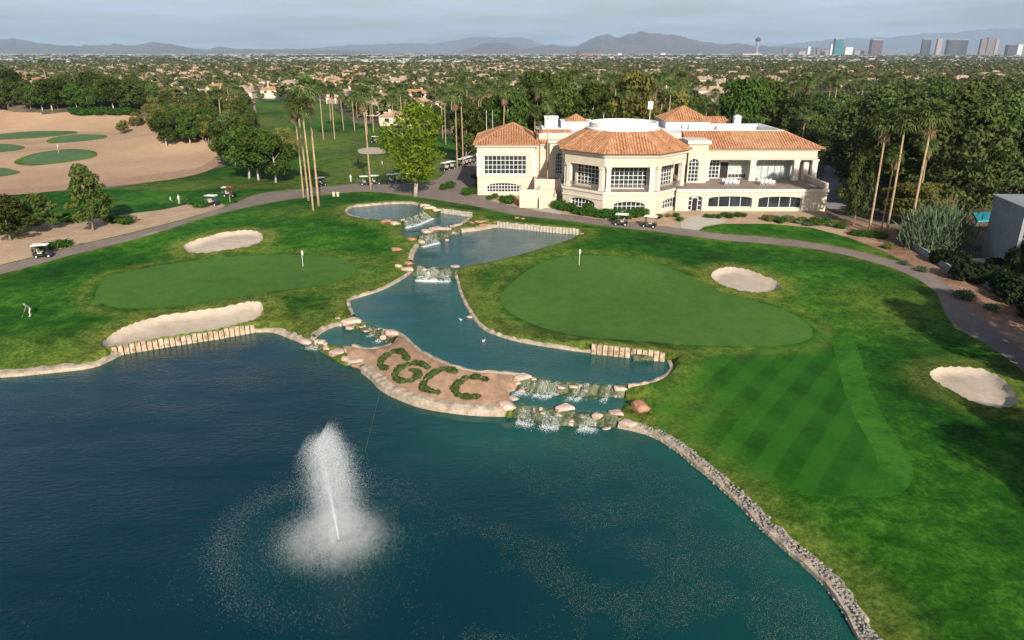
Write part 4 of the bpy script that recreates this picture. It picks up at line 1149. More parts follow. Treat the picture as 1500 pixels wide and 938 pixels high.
def shrub(label, leaf, w=1.0, h=.9, n=900, size=.11, seed=0, spiky=False, name='shrub', cat='shrub'):
    r = np.random.default_rng(seed + 300); root = thing(name, label, cat)
    cs = []; rd = []
    for i in range(12):
        a = i * 2.4; q = r.uniform(0, .55) * w; cs.append((math.cos(a) * q, math.sin(a) * q, h * r.uniform(.35, .62))); rd.append((w * .45, w * .45, h * .38))
    if spiky:
        k = n; idx = rng.integers(0, 12, k); b = np.array(cs)[idx] + rng.normal(0, 1, (k, 3)) * np.array(rd)[idx] * .55
        b[:, 2] = np.abs(b[:, 2]); d = rng.normal(0, .28, (k, 3)) + np.column_stack([b[:, 0] / w * .45, b[:, 1] / w * .45, np.ones(k)])
        d /= np.linalg.norm(d, axis=1)[:, None]; s = np.cross(d, rng.normal(0, 1, (k, 3))); s /= np.linalg.norm(s, axis=1)[:, None]
        L_ = size * rng.uniform(2.5, 5.5, k)[:, None]
        V = np.stack([b - s * size * .35, b + s * size * .35, b + d * L_], 1).reshape(-1, 3); F = np.arange(3 * k, dtype=np.int32).reshape(-1, 3)
    else: V, F = leaves(cs, rd, n, size)
    V[:, 2] = np.maximum(V[:, 2], .01)
    mb = MB()
    for i in range(5): mb.tube([(0, 0, -.1), tuple(np.array(cs[i]) * (.5, .5, .6)), cs[i]], [.05 * w, .035 * w, .015 * w], 5)
    mb.build('stem', M['twig'], root); mobj('foliage', V, F, M[leaf], root); return root

def bare_tree(label, h=6, seed=0, mat='twig', name='bare_tree'):
    r = random.Random(seed); root = thing(name, label, 'tree'); mb = MB(); tips = []
    mt = MB()
    def br(p, d, l, rad, k):
        q = p + d * l; (mt if k == 0 else mb).tube([p, q], [rad, rad * .65], 5)
        if k >= 4: tips.append(q); return
        for i in range(3 if k < 3 else 2):
            nd = (d + Vector((r.uniform(-.75, .75), r.uniform(-.75, .75), r.uniform(-.1, .6)))).normalized()
            br(q, nd, l * r.uniform(.6, .8), rad * .6, k + 1)
    br(Vector((0, 0, -.2)), Vector((0, 0, 1)), h * .33, .018 * h, 0)
    mt.build('trunk', M['barkpale'], root); mb.build('branches', M[mat], root)
    return root, tips

S = {}
S['pine'] = [Stock(make_tree('pine_tree', 'pine', 'tree', 'pine', 'pine', 'barkgrey', 10, 3.6, .20, 46, 5600, .27, s)) for s in (1, 2)]
S['pine_dark'] = [Stock(make_tree('pine_tree', 'pine', 'tree', 'pine', 'pine_dark', 'barkgrey', 12, 4.4, .16, 60, 6800, .27, s)) for s in (3, 4)]
S['broad'] = [Stock(make_tree('shade_tree', 'tree', 'tree', 'broad', 'broad', 'barkpale', 9, 3.9, .24, 44, 5600, .28, s)) for s in (5, 6)]
S['olive'] = [Stock(make_tree('shade_tree', 'tree', 'tree', 'broad', 'olive', 'barkgrey', 8, 3.4, .22, 38, 4600, .26, s)) for s in (7,)]
S['ash'] = [Stock(make_tree('ash_tree', 'tree', 'tree', 'ash', 'ash', 'barkpale', 15, 4.3, .22, 66, 5600, .27, 8))]
S['palm'] = [Stock(fan_palm('palm', 14, 40, 1.75, 1, True, .15)), Stock(fan_palm('palm', 14, 36, 1.7, 2, True, .35)), Stock(fan_palm('palm', 14, 38, 1.8, 3, False, .2))]
S['date'] = [Stock(date_palm('date palm', 6, 46, 3.2, 1))]
S['hedge'] = [Stock(shrub('shrub', 'hedge', 1.0, 1.15, 1300, .10, s, name='hedge_bush', cat='bush')) for s in (1, 2)]
S['shrub'] = [Stock(shrub('shrub', 'shrubgrey', 1.0, .8, 900, .09, s)) for s in (3, 4)]
S['olshrub'] = [Stock(shrub('shrub', 'olive', 1.0, .9, 1000, .09, 5))]
PLANTED = []
def plant(kind, px, py, top, label, group=None, wide=1.0, rz=None, k=None, hh=None):
    """stand a plant at picture point (px,py); its top reaches picture row `top`"""
    p = at1(px, py); st = S[kind][rng.integers(len(S[kind])) if k is None else k]
    base_h = {'pine': 10, 'pine_dark': 12, 'broad': 9, 'olive': 8, 'ash': 15, 'palm': 14.6, 'date': 8.0, 'hedge': 1.15, 'shrub': .8, 'olshrub': .9}[kind]
    if hh is None: hh = zat(top, p[1]) - p[2]
    s = hh / base_h
    o = st.put((p[0], p[1], p[2] - .03), rng.uniform(0, 6.28) if rz is None else rz, (s * wide, s * wide, s), label, group)
    PLANTED.append((p[0], p[1], s * 3 * wide)); return o

# ---- near trees
plant('pine', 137, 338, 243, 'tall ragged pine standing alone on the gravel beside the left path', wide=.80, k=0)
plant('pine', 16, 352, 287, 'low spreading pine at the left edge of the gravel bed', wide=1.35, k=1)
plant('pine', 62, 338, 284, 'broad low pine just left of the ragged pine', wide=1.25, k=0)
plant('broad', 345, 245, 178, 'dark round tree at the left of the clump by the sand slope', wide=1.1)
plant('broad', 365, 262, 186, 'round dark tree standing in the middle of the clump by the practice sand', wide=1.0)
plant('broad', 380, 264, 190, 'pale trunked dark tree right of middle in the clump by the practice sand', wide=1.0)
plant('broad', 404, 268, 200, 'lower round tree at the right end of the clump by the practice sand', wide=1.05)
plant('olive', 420, 236, 186, 'thin greyish tree behind the clump next to the tall palms', wide=.8)
plant('ash', 609, 288, 150, 'big bright green tree beside the path left of the clubhouse', wide=1.12)
for i, (x, y, t, lab, k) in enumerate(((445, 290, 148, 'leftmost of the four slim palms by the path, with a small crown', 0), (452, 294, 140, 'second of the four slim palms by the path', 1),
                        (459, 309, 150, 'nearest of the four slim palms by the path, standing lowest on the lawn', 2), (467, 302, 122, 'tallest of the four slim palms by the path, on the right', 0))):
    plant('palm', x, y, t, lab, 'four slim palms beside the path', .95, k=k)
plant('palm', 543, 278, 132, 'single slim palm at the path edge beside parked carts', None, .9, k=1)
plant('palm', 474, 205, 125, 'palm with a pale base behind the four slim palms', None, 1, k=0)
plant('palm', 490, 204, 130, 'palm with a pale base right of the group of four', None, 1, k=1)
plant('palm', 653, 212, 138, 'palm on the far side of the practice green left of the clubhouse', None, 1, k=0)
plant('palm', 578, 209, 142, 'slim palm behind the big bright green tree', None, 1, k=2)
p803 = (pxx(802, 140.5, 7), 140.5, 3.0)
S['palm'][2].put(p803, 1.0, (.8, .8, (zat(146, 140.5) - 3) / 14.6), 'slim dark trunked palm growing against the clubhouse front')
for (x, y, t, lab, w, k) in ((1273, 340, 172, 'leftmost and nearest slim palm of the leaning group right of the clubhouse', 1.0, 0), (1290, 342, 222, 'shortest palm of the leaning group right of the clubhouse', .9, 1),
                             (1298, 345, 168, 'palm with a white base in the leaning group right of the clubhouse', 1.0, 2), (1331, 348, 160, 'tallest palm of the leaning group, right above the big spiky bush', 1.05, 0),
                             (1339, 330, 208, 'shorter palm just behind the tallest one of the leaning group', .9, 1)):
    plant('palm', x, y, t, lab, 'tall palms right of the clubhouse', w, k=k)
# ---- right hand dark pines
gp = 'dark pines crowding right of the clubhouse'
for (x, y, t, lab, w) in ((1250, 330, 205, 'open branched pine nearest the clubhouse corner', .42), (1238, 258, 152, 'dark pine behind the car park at the clubhouse corner', 1.1),
                          (1275, 262, 128, 'dark broad pine behind the leaning palms', 1.1), (1330, 275, 130, 'dense dark pine behind the tallest leaning palm', 1.1),
                          (1385, 300, 135, 'large dark pine left of the swimming pool', 1.15), (1440, 285, 140, 'large dark pine above the swimming pool', 1.15),
                          (1495, 300, 165, 'dark pine hanging over the grey building at the edge', 1.0), (1420, 250, 118, 'tall dark pine in the second row above the pool', 1.1),
                          (1480, 240, 122, 'tall dark pine in the second row above the grey building', 1.1), (1300, 230, 120, 'dark pine in the second row behind the palms', 1.1),
                          (1360, 235, 118, 'dark pine in the second row between palms and pool', 1.1), (1545, 310, 140, 'dark pine cut by the right edge of the view', 1.1),
                          (1200, 232, 145, 'dark round pine directly behind the right roof corner', 1.1), (1262, 290, 170, 'dark pine at the back of the shaded drive', .9), (1308, 305, 165, 'low hanging dark pine behind the white based palm', 1.1), (1355, 318, 160, 'dark pine right behind the spiky bush', 1.0), (1410, 325, 150, 'dark pine between spiky bush and swimming pool', .9), (1462, 272, 135, 'big dark pine behind the swimming pool', 1.2), (1398, 268, 122, 'tall dark pine in the second row left of the pool', 1.2), (1345, 255, 122, 'broad dark pine in the second row beyond the drive', 1.2), (1520, 268, 130, 'big dark pine touching the right edge', 1.2), (1225, 222, 138, 'dark pine beyond the car park roof corner', 1.1), (1165, 222, 135, 'tall green pine behind the right wing chimney', 1.0)):
    plant('pine_dark', x, y, t, lab, gp, w)
plant('pine', 1115, 216, 118, 'tall bright pine behind the chimney of the right wing', None, 1.05)
plant('pine', 1130, 205, 125, 'second bright pine right of the one behind the chimney', None, 1.05)
plant('date', 1053, 206, 140, 'date palm with arching fronds just behind the rear roof', None, 1.0)
for (x, y, t) in ((1240, 300, 262), (1252, 318, 290), (1322, 330, 268), (1350, 335, 268), (1300, 320, 275)):
    plant('olive', x, y, t, 'small olive green tree in the shade right of the clubhouse', 'small trees in the shade right of the clubhouse', 1.0)
bt, _ = bare_tree('pale leafless tree among the dark pines above the spiky bush', 6, 3)
p = at1(1387, 335); bt.location = tuple(p); bt.scale = (1.1,) * 3
bt2, tips = bare_tree('small tree with brown winter leaves on the round island in the path', 3.4, 5, name='small_tree')
p = at1(337, 296); bt2.location = tuple(p)
V, F = leaves([tuple(t) for t in tips], [(.28, .28, .22)] * len(tips), 900, .08); M['rust'] = leafmat('rusty_leaves', (.16, .07, .02), (.34, .17, .06), 2); mobj('leaves', V, F, M['rust'], bt2)
sp = shrub('huge spiky grey green bush behind the low wall on the right', 'shrubgrey', 4.0, 4.2, 6500, .20, 9, True, 'spiky_bush', 'bush')
p = at1(1384, 372); sp.location = (p[0], p[1] + 2.0, p[2] - .1); sp.scale = (1.35, 1.0, 1.4)
gb = 'dark bushes along the low wall on the right'
S['darkbush'] = [Stock(shrub('bush', 'darkbush', 1.0, 1.0, 2200, .12, 11, name='dark_bush', cat='bush'))]
for (x, y, hh, w) in ((1415, 410, 2.6, 1.2), (1445, 415, 2.6, 1.1), (1470, 430, 2.8, 1.0), (1498, 445, 3.0, 1.0), (1490, 410, 2.6, 1.0), (1400, 392, 2.2, 1.2), (1530, 470, 2.6, 1.1), (1340, 362, 1.8, 1.2), (1460, 398, 2.0, 1.1), (1378, 385, 2.0, 1.3)):
    p = at1(x, y); S['darkbush'][0].put((p[0], p[1], p[2] - .05), rng.uniform(0, 6), (hh * w, hh * w, hh), 'dark dense bush beside the low wall on the right', gb)
for (x, y, w, lab) in ((1326, 388, .9, 'small green shrub on the brown soil nearest the path bend'), (1352, 398, 1.1, 'low sprawling shrub on brown soil right of the path bend'), (1415, 438, 1.6, 'wide dark shrub on the soil above the path curve'), (1455, 455, 1.2, 'round green shrub alone on the soil at the right'), (1300, 365, 1.2, 'reddish bare looking shrub at the tip of the small lawn')):
    p = at1(x, y); S['shrub' if 'reddish' not in lab else 'olshrub'][0].put((p[0], p[1], p[2]), 0, (w, w, w * .9), lab)
# ---- bushes round the clubhouse
gh = 'rounded hedge bushes along the clubhouse base'
hx = [(815, 306), (826, 309), (836, 310), (846, 314), (856, 316), (866, 317), (877, 319), (888, 320), (899, 321), (910, 321), (921, 321), (932, 319), (943, 317), (822, 303), (834, 304), (862, 311), (885, 313), (908, 314), (930, 313)]
for (x, y) in hx:
    p = at1(x, y); s = rng.uniform(1.25, 1.6); S['hedge'][rng.integers(2)].put((p[0], p[1], p[2] - .05), rng.uniform(0, 6), (s, s, s * 1.05), 'rounded green bush in the long hedge below the rotunda', gh)
for (x, y, w, lab) in ((717, 293, .9, 'small round bush left of the big one at the left wing'), (724, 291, 1.0, 'second round bush at the foot of the left wing'), (746, 299, 1.7, 'large dark ball bush beside the cream stair block'), (736, 295, 1.1, 'medium bush just left of the large ball bush'),
                       (660, 276, 1.5, 'oval bush on the planted island nearest the parked carts'), (650, 278, 1.2, 'round bush left on the planted island by the parking'), (684, 286, 1.5, 'low bush on the planted corner left of the left wing'), (692, 284, 1.2, 'dark bush against the left wing corner'), (696, 262, 1.2, 'dark bush by the left wing side wall')):
    p = at1(x, y); S['hedge'][rng.integers(2)].put((p[0], p[1], p[2] - .05), rng.uniform(0, 6), (w, w, w), lab)
gr = 'low bushes in front of the right wing'
for x in range(1035, 1098, 9):
    p = at1(x, 318 + rng.uniform(-1, 2)); s = rng.uniform(.65, .9); S['hedge'][rng.integers(2)].put((p[0], p[1], p[2] - .05), rng.uniform(0, 6), (s * 1.3, s, s), 'low round bush in front of the lower windows', gr)
for x in range(1120, 1240, 8):
    p = at1(x, 322 + (x - 1120) * .09 + rng.uniform(-2, 3)); s = rng.uniform(.9, 1.4); S[('olshrub', 'hedge', 'shrub')[rng.integers(3)]][0].put((p[0], p[1], p[2] - .05), rng.uniform(0, 6), (s * 1.2, s, s), 'mixed bush in the row below the right end of the terrace', 'mixed bushes below the terrace end')
for x in range(1252, 1300, 8):
    p = at1(x, 345 + (x - 1252) * .12); S['hedge'][1].put((p[0], p[1], p[2] - .05), rng.uniform(0, 6), (1.1, 1.1, .9), 'leafy low bush under the leaning palms', 'bushes under the leaning palms')
for (x, y, lab) in ((965, 320, 'green bush left of the lower entrance'), (978, 318, 'brownish bush beside the lower entrance'), (990, 318, 'round bush right beside the lower entrance door'), (995, 324, 'low dark bush at the corner of the entrance paving')):
    p = at1(x, y); S['olshrub' if 'brown' in lab else 'hedge'][0].put((p[0], p[1], p[2] - .05), 0, (.9, .9, .75), lab)
for (x, y, w, lab) in ((68, 368, 2.2, 'dark low bush behind the cart on the gravel'), (92, 362, 2.0, 'long low bush on the gravel right of the first cart'), (185, 328, 2.4, 'dark low bush right of the ragged pine'), (165, 326, 2.0, 'dark bush under the ragged pine'), (296, 304, 1.9, 'flat hedge on the tip of the gravel bed'), (284, 300, 1.7, 'low hedge beside the flat one on the gravel tip'), (100, 325, 2.5, 'dark bush under the pines at the left'), (30, 325, 2.5, 'dark shaded bush beneath the spreading pine'), (345, 297, .8, 'small clipped bush on the round island in the path'), (328, 297, .7, 'tiny clipped bush on the round island in the path')):
    p = at1(x, y); S['hedge'][rng.integers(2)].put((p[0], p[1], p[2] - .05), rng.uniform(0, 6), (w, w * .8, w * .55), lab)
for (x, y, t) in ((178, 196, 180), (183, 194, 176), (200, 186, 165), (207, 182, 168), (220, 182, 167), (193, 186, 174)):
    plant('olive', x, y, t, 'small sandy green tree on the dune slope', 'small trees on the dune slope', .9)
for (x, y, hh, w) in ((1492, 408, 4.2, .6), (1503, 395, 5.0, .55), (1478, 385, 2.4, .8)):
    p = at1(x, y); S['darkbush'][0].put((p[0], p[1], p[2] - .05), rng.uniform(0, 6), (hh * w, hh * w, hh), 'tall dark bush standing in front of the grey house', 'tall bushes before the grey house')
# ---- trees just outside the right edge of the view; their shade falls on the lawn
for (x, y, h) in ((52, 58, 13), (57, 62, 13), (42, 29, 12), (46, 33, 12), (72, 77, 13), (79, 80, 13)):
    S['pine_dark'][0].put((x, y, H(np.array([x]), np.array([y]))[0]), rng.uniform(0, 6), h / 12, 'dark pine beyond the right edge of the lawn', 'pines beyond the lawn edge')

# ---- left belt of trees beside the desert
gl = 'trees along the far side of the practice sand'
for i in range(70):
    t = rng.random(); x = 232 + 150 * t + rng.uniform(-12, 12); y = 212 - 40 * rng.random() ** 1.0 + 4 * math.sin(i)
    if y > 190 and x > 360: continue
    p = at1(x, y)
    if inpoly(p[:1], p[1:2], LAWN)[0]: continue
    kd = ('pine', 'broad', 'pine', 'olive')[rng.integers(4)]; hh = rng.uniform(6, 9.5)
    plant(kd, x, y, 0, {'pine': 'ragged pine in the tree belt behind the practice sand', 'broad': 'dark round tree in the belt behind the practice sand', 'olive': 'yellowish tree in the belt behind the practice sand'}[kd], gl, 1.0, hh=hh)
for x in np.arange(110, 200, 7):
    plant('hedge', x, 168 + rng.uniform(-2, 2), 0, 'green bush in the row at the back edge of the practice sand', 'bushes at the back of the practice sand', 1.6, hh=2.6)

gb2 = 'big trees behind the back edge of the practice sand'
for x in np.arange(-30, 240, 13):
    kd = ('pine', 'pine_dark', 'broad')[rng.integers(3)]
    plant(kd, x + rng.uniform(-4, 4), 164 - rng.uniform(0, 14), 0, {'pine': 'big ragged pine behind the back edge of the practice sand', 'pine_dark': 'big dark pine behind the back edge of the practice sand', 'broad': 'big round dark tree behind the back edge of the practice sand'}[kd], gb2, 1.1, hh=rng.uniform(8.5, 13))
def plantY(kind, px, Y, top, label, group=None, wide=1.0):
    z1 = zat(top, Y); x = pxx(px, Y, 3.0 + (z1 - 3) * .7); st = S[kind][rng.integers(len(S[kind]))]
    base_h = {'pine': 10, 'pine_dark': 12, 'broad': 9, 'olive': 8, 'palm': 14.6}[kind]; s = (z1 - 3) / base_h; w = (s if kind != 'palm' else 1.1) * wide
    return st.put((x, Y, 2.95), rng.uniform(0, 6.28), (w, w, s), label, group)
for x in np.arange(668, 1005, 9.5):
    plantY('palm', x + rng.uniform(-5, 5), rng.uniform(178, 232), rng.uniform(108, 138), 'tall fan palm in the grove just behind the clubhouse', 'tall palms in the grove behind the clubhouse')
for x in np.arange(478, 690, 13):
    if 585 < x < 640: continue
    plantY('palm', x + rng.uniform(-6, 6), rng.uniform(235, 300), rng.uniform(120, 142), 'fan palm among the houses left of the clubhouse', 'palms among the houses left of the clubhouse')
for x in np.arange(1110, 1500, 24):
    plantY('palm', x + rng.uniform(-9, 9), rng.uniform(200, 300), rng.uniform(112, 132), 'fan palm rising out of the dark wood on the right', 'palms in the dark wood on the right')
for (x, y, t, k, lab) in ((790, 178, 104, 'broad', 'large bright tree behind the small chimney tower'), (820, 172, 108, 'pine', 'tall pine right of the large bright tree behind the clubhouse'), (925, 172, 100, 'olive', 'big yellowish tree behind the rotunda'), (868, 172, 120, 'broad', 'round tree behind the left edge of the rotunda drum'),
                          (985, 172, 128, 'olive', 'yellow green tree left of the rear tile roof'), (722, 190, 140, 'broad', 'dark round tree behind the flagpoles'), (682, 196, 140, 'pine', 'pine left of the flagpoles'), (745, 184, 132, 'broad', 'dark leafy tree right of the flagpoles'), (1090, 176, 112, 'broad', 'leafy tree behind the date palm')):
    plantY(k, x, {190: 186, 196: 186, 184: 184}.get(y, 184 + (y - 170) * 1.5), t + 4, lab, None, .72)
# ---- neighbourhood trees: the ones that show largest stand alone, the rest are one mass
BLD = [(-12, 66, 118, 175)]
ROADS = []
def free(x, y, pad):
    for (a, b, c, d) in BLD:
        if a - pad < x < b + pad and c - pad < y < d + pad: return False
    return True
zlist = [LAWN, DESERT, PARK, LOT, FARG, PATH]
HOUSES = []
def house_rows():
    """houses stand along gently bent streets"""
    out = []
    for d in np.arange(235, 1500, 44):
        x = -0.74 * d - 30; 
        while x < 0.74 * d + 30:
            yy = d + 14 * math.sin(x * .012 + d) + rng.uniform(-3, 3)
            if rng.random() < .86: out.append((x, yy, rng.uniform(-.25, .25) + (math.pi if rng.random() < .5 else 0)))
            x += rng.uniform(17, 23)
            if rng.random() < .06: x += 20
    return out
HALL = house_rows()
HX = np.array([(h[0], h[1]) for h in HALL])
ok = free_mask = np.array([free(x, y, 16) for x, y in HX])
for z_ in zlist: ok &= ~inpoly(HX[:, 0], HX[:, 1], offset_poly(z_, 8))
px_, py_ = project(HX[:, 0], HX[:, 1], 3.0)
ok &= ~((px_ > 1195) & (HX[:, 1] < 330)) & ~((px_ < 380) & (HX[:, 1] < 300))
ok &= ~((px_ > 900) & (rng.random(len(px_)) < .50)) & ~((px_ <= 900) & (rng.random(len(px_)) < .10))
HALL = [h for h, k in zip(HALL, ok) if k]; HX = HX[ok]

n = 60000
dd = np.sqrt(rng.uniform(170 ** 2, 1500 ** 2, n)); aa = rng.uniform(-.80, .80, n)
tx, ty = dd * aa, dd
k = np.ones(n, bool)
for z_ in zlist: k &= ~inpoly(tx, ty, offset_poly(z_, 2.5))
k &= ~((tx > -22) & (tx < 76) & (ty < 182))
k &= ~((ty < 262) & (tx > -60) & (tx < -12))
tx, ty = tx[k], ty[k]
# spacing: no two trunks closer than about 4.5 m, none inside a house
grid_ = {}; keep = []
for x, y in HX:
    grid_.setdefault((int(x // 9), int(y // 9)), []).append((x, y, 8.2))
for i in range(len(tx)):
    x, y = tx[i], ty[i]; cx_, cy_ = int(x // 9), int(y // 9); good = True
    dens = mnoise.noise(Vector((x * .012, y * .012, 4)))
    if rng.random() > (.66 if y < 300 else (.60 if x > .12 * y else .48)) + .6 * dens and not (x > 60 and y < 330): continue
    for a in (-1, 0, 1):
        for b in (-1, 0, 1):
            for q in grid_.get((cx_ + a, cy_ + b), ()):
                if (q[0] - x) ** 2 + (q[1] - y) ** 2 < (q[2]) ** 2: good = False; break
            if not good: break
        if not good: break
    if good:
        keep.append(i); grid_.setdefault((cx_, cy_), []).append((x, y, 4.6))
tx, ty = tx[keep], ty[keep]; order = np.argsort(ty); tx, ty = tx[order], ty[order]
tz = H(tx, ty); PXT, _ = project(tx, ty, tz)
SECT = [(200, 'far left of the view beyond the practice sand'), (420, 'at the back of the left fairway'), (700, 'among the houses behind the left fairway'), (960, 'close behind the left half of the clubhouse'), (1200, 'behind the right half of the clubhouse'), (1400, 'in the dark wood right of the clubhouse'), (9999, 'in the wood above the grey building')]
def sector(px):
    for a, b in SECT:
        if px < a: return b
NT = [0, 0]; FARP = []; FARPALM = []
TYPES = ['pine', 'pine_dark', 'broad', 'olive', 'palm']
ADJ = {'pine': 'ragged green pine', 'pine_dark': 'dark pine', 'broad': 'dark leafy tree', 'olive': 'yellowish tree', 'palm': 'fan palm'}
for x, y, z, qx in zip(tx, ty, tz, PXT):
    pw = [.26, .10, .32, .12, .20]
    if qx > 1180 and y < 420: pw = [.20, .52, .16, .02, .10]
    if 650 < qx < 1000 and y < 330: pw = [.14, .06, .2, .1, .5]
    kd = TYPES[rng.choice(5, p=pw)]
    i = 1 if kd == 'palm' else 0; lim = (250, 130)[i]
    if not -120 < qx < 1620: 
        if y > 260: continue
    far = y > 560
    if NT[i] < lim and not far and -40 < qx < 1540:
        NT[i] += 1; st = S[kd][rng.integers(len(S[kd]))]
        hh = {'pine': rng.uniform(7, 11), 'pine_dark': rng.uniform(8, 12.5), 'broad': rng.uniform(5.5, 9), 'olive': rng.uniform(5, 8), 'palm': rng.uniform(9, 15)}[kd]
        if qx > 1180 and y < 420: hh *= 1.12
        b = {'pine': 10, 'pine_dark': 12, 'broad': 9, 'olive': 8, 'palm': 14.6}[kd]; s = hh / b
        w = s * rng.uniform(.85, 1.2) if kd != 'palm' else rng.uniform(.9, 1.25)
        sec = sector(qx); dist = 'front row' if y < 240 else ('second row' if y < 320 else 'far rows')
        st.put((x, y, z - .05), rng.uniform(0, 6.28), (w, w, s), '%s in the %s, %s' % (ADJ[kd], dist, sec), 'neighbourhood trees ' + sec)
    elif kd == 'palm': FARPALM.append((x, y, z, rng.uniform(0, 6.28), 1.1, 1.1, rng.uniform(.65, 1.0), rng.integers(2)))
    else:
        s = rng.uniform(.6, 1.12); FARP.append((x, y, z, rng.uniform(0, 6.28), s, s, s * rng.uniform(.8, 1.15), rng.integers(4)))
print('trees', NT, len(FARP), len(FARPALM))
def tree_tpl(nq, seed):
    r_ = np.random.default_rng(seed); cs = []; rd = []
    for i in range(9):
        a = i * 2.4; q = r_.uniform(.3, 2.6); cs.append((math.cos(a) * q, math.sin(a) * q, r_.uniform(2.5, 6.6))); rd.append((1.5, 1.5, 1.2))
    V, F = leaves(cs, rd, nq, 1.0 if nq > 60 else 1.7, .75, .45); return V, F
def palm_tpl(seed):
    V = [(-.2, 0, 0), (.2, 0, 0), (.15, 0, 12), (-.15, 0, 12), (0, -.2, 0), (0, .2, 0), (0, .15, 12), (0, -.15, 12)]; F = [(0, 1, 2, 3), (4, 5, 6, 7)]
    for i in range(16):
        a = i * 2.4 + seed; el = 1.2 - 2.0 * i / 16; d = np.array([math.cos(a) * math.cos(el), math.sin(a) * math.cos(el), math.sin(el)]); s = np.array([-math.sin(a), math.cos(a), 0]) * .5
        b = np.array([0, 0, 12.]); n0 = len(V); V += [b, b + d * 1.1 + s, b + d * 2.0 - (0, 0, .4), b + d * 1.1 - s]; F.append((n0, n0 + 1, n0 + 2, n0 + 3))
    return np.array(V), np.array(F, np.int32)
near = [r_ for r_ in FARP if r_[1] < 650]; far_ = [r_ for r_ in FARP if r_[1] >= 650]
T1 = [tree_tpl(170, s) for s in range(4)]; T2 = [tree_tpl(52, s) for s in range(4)]
merged('suburb_trees', T1, near, M['farleaf'], 'stuff', 'mass of green trees between the houses of the suburb', 'trees')
merged('suburb_trees', T2, far_, M['farleaf'], 'stuff', 'hazy far mass of trees across the suburb', 'trees')
PT = [palm_tpl(0), palm_tpl(1)]
merged('suburb_palms', PT, FARPALM, M['farleaf'], 'stuff', 'scattered far palms sticking out of the suburb', 'palm trees')
# the valley floor further out: low tree clumps
n = 15000; d = 1450 * np.exp(rng.random(n) * math.log(6500 / 1450)); a = rng.uniform(-.78, .78, n)
kx = np.array([mnoise.noise(Vector((x * .0022, y * .0011, 2))) for x, y in zip(a * d, d)]); kk = kx > rng.uniform(-.5, .35, n)
C = tree_tpl(14, 20); T3 = [(C[0] * (1.6, 1.6, .9), C[1])]
merged('valley_trees', T3, [(a[i] * d[i], d[i], 2.5, rng.uniform(0, 6), 1 + d[i] / 2500, 1 + d[i] / 2500, 1, 0) for i in np.where(kk)[0]], M['farleaf'], 'stuff', 'dark specks of trees across the far valley floor', 'trees')
# ------------------------------------------------------------------ clubhouse
GZ = 2.95
CL = thing('clubhouse', 'large cream clubhouse with orange tile roofs and a central rotunda', 'clubhouse', (22, 140, GZ))
class Local:
    """builds parts of the clubhouse in world coordinates and hangs them on it"""
def part(mb, name, mat, smooth=False, parent=None):
    off = (22, 140, GZ)
    mat = list(mat) if isinstance(mat, list) else mat
    mb.v = [(x - off[0], y - off[1], z - off[2]) for x, y, z in mb.v]
    return mb.build(name, mat, parent or CL, smooth)

def facade(mb, x0, x1, z0, z1, y, th, ops, xf=None):
    """wall along X with rectangular openings (ox0,ox1,oz0,oz1); xf maps (u,depth,z) to world"""
    xf = xf or (lambda u, d, z: (u, y + d, z))
    xs = sorted({x0, x1, *[v for o in ops for v in o[:2]]}); zs = sorted({z0, z1, *[v for o in ops for v in o[2:4]]})
    for i in range(len(xs) - 1):
        for j in range(len(zs) - 1):
            cx_, cz_ = (xs[i] + xs[i + 1]) / 2, (zs[j] + zs[j + 1]) / 2
            if any(o[0] < cx_ < o[1] and o[2] < cz_ < o[3] for o in ops): continue
            V = [xf(u, d, z) for z in (zs[j], zs[j + 1]) for u, d in ((xs[i], 0), (xs[i + 1], 0), (xs[i + 1], th), (xs[i], th))]
            mb.add(V, [(3, 2, 1, 0), (4, 5, 6, 7), (0, 1, 5, 4), (1, 2, 6, 5), (2, 3, 7, 6), (3, 0, 4, 7)])

def arch_fill(mb, x0, x1, zs, zt, th, xf, n=12):
    """wall left over above an arch springing at zs, crown at zt-0.02"""
    V = []; c = (x0 + x1) / 2; w = (x1 - x0) / 2; hgt = zt - 0.04 - zs
    for i in range(n + 1):
        u = x0 + (x1 - x0) * i / n; za = zs + hgt * math.sqrt(max(0, 1 - ((u - c) / w) ** 2))
        for d in (0.01, th - .01): V += [xf(u, d, za), xf(u, d, zt)]
    F = []
    for i in range(n):
        a, b = i * 4, i * 4 + 4
        F += [(a, b, b + 1, a + 1), (a + 2, a + 3, b + 3, b + 2), (a, a + 2, b + 2, b)]
    mb.add(V, F)

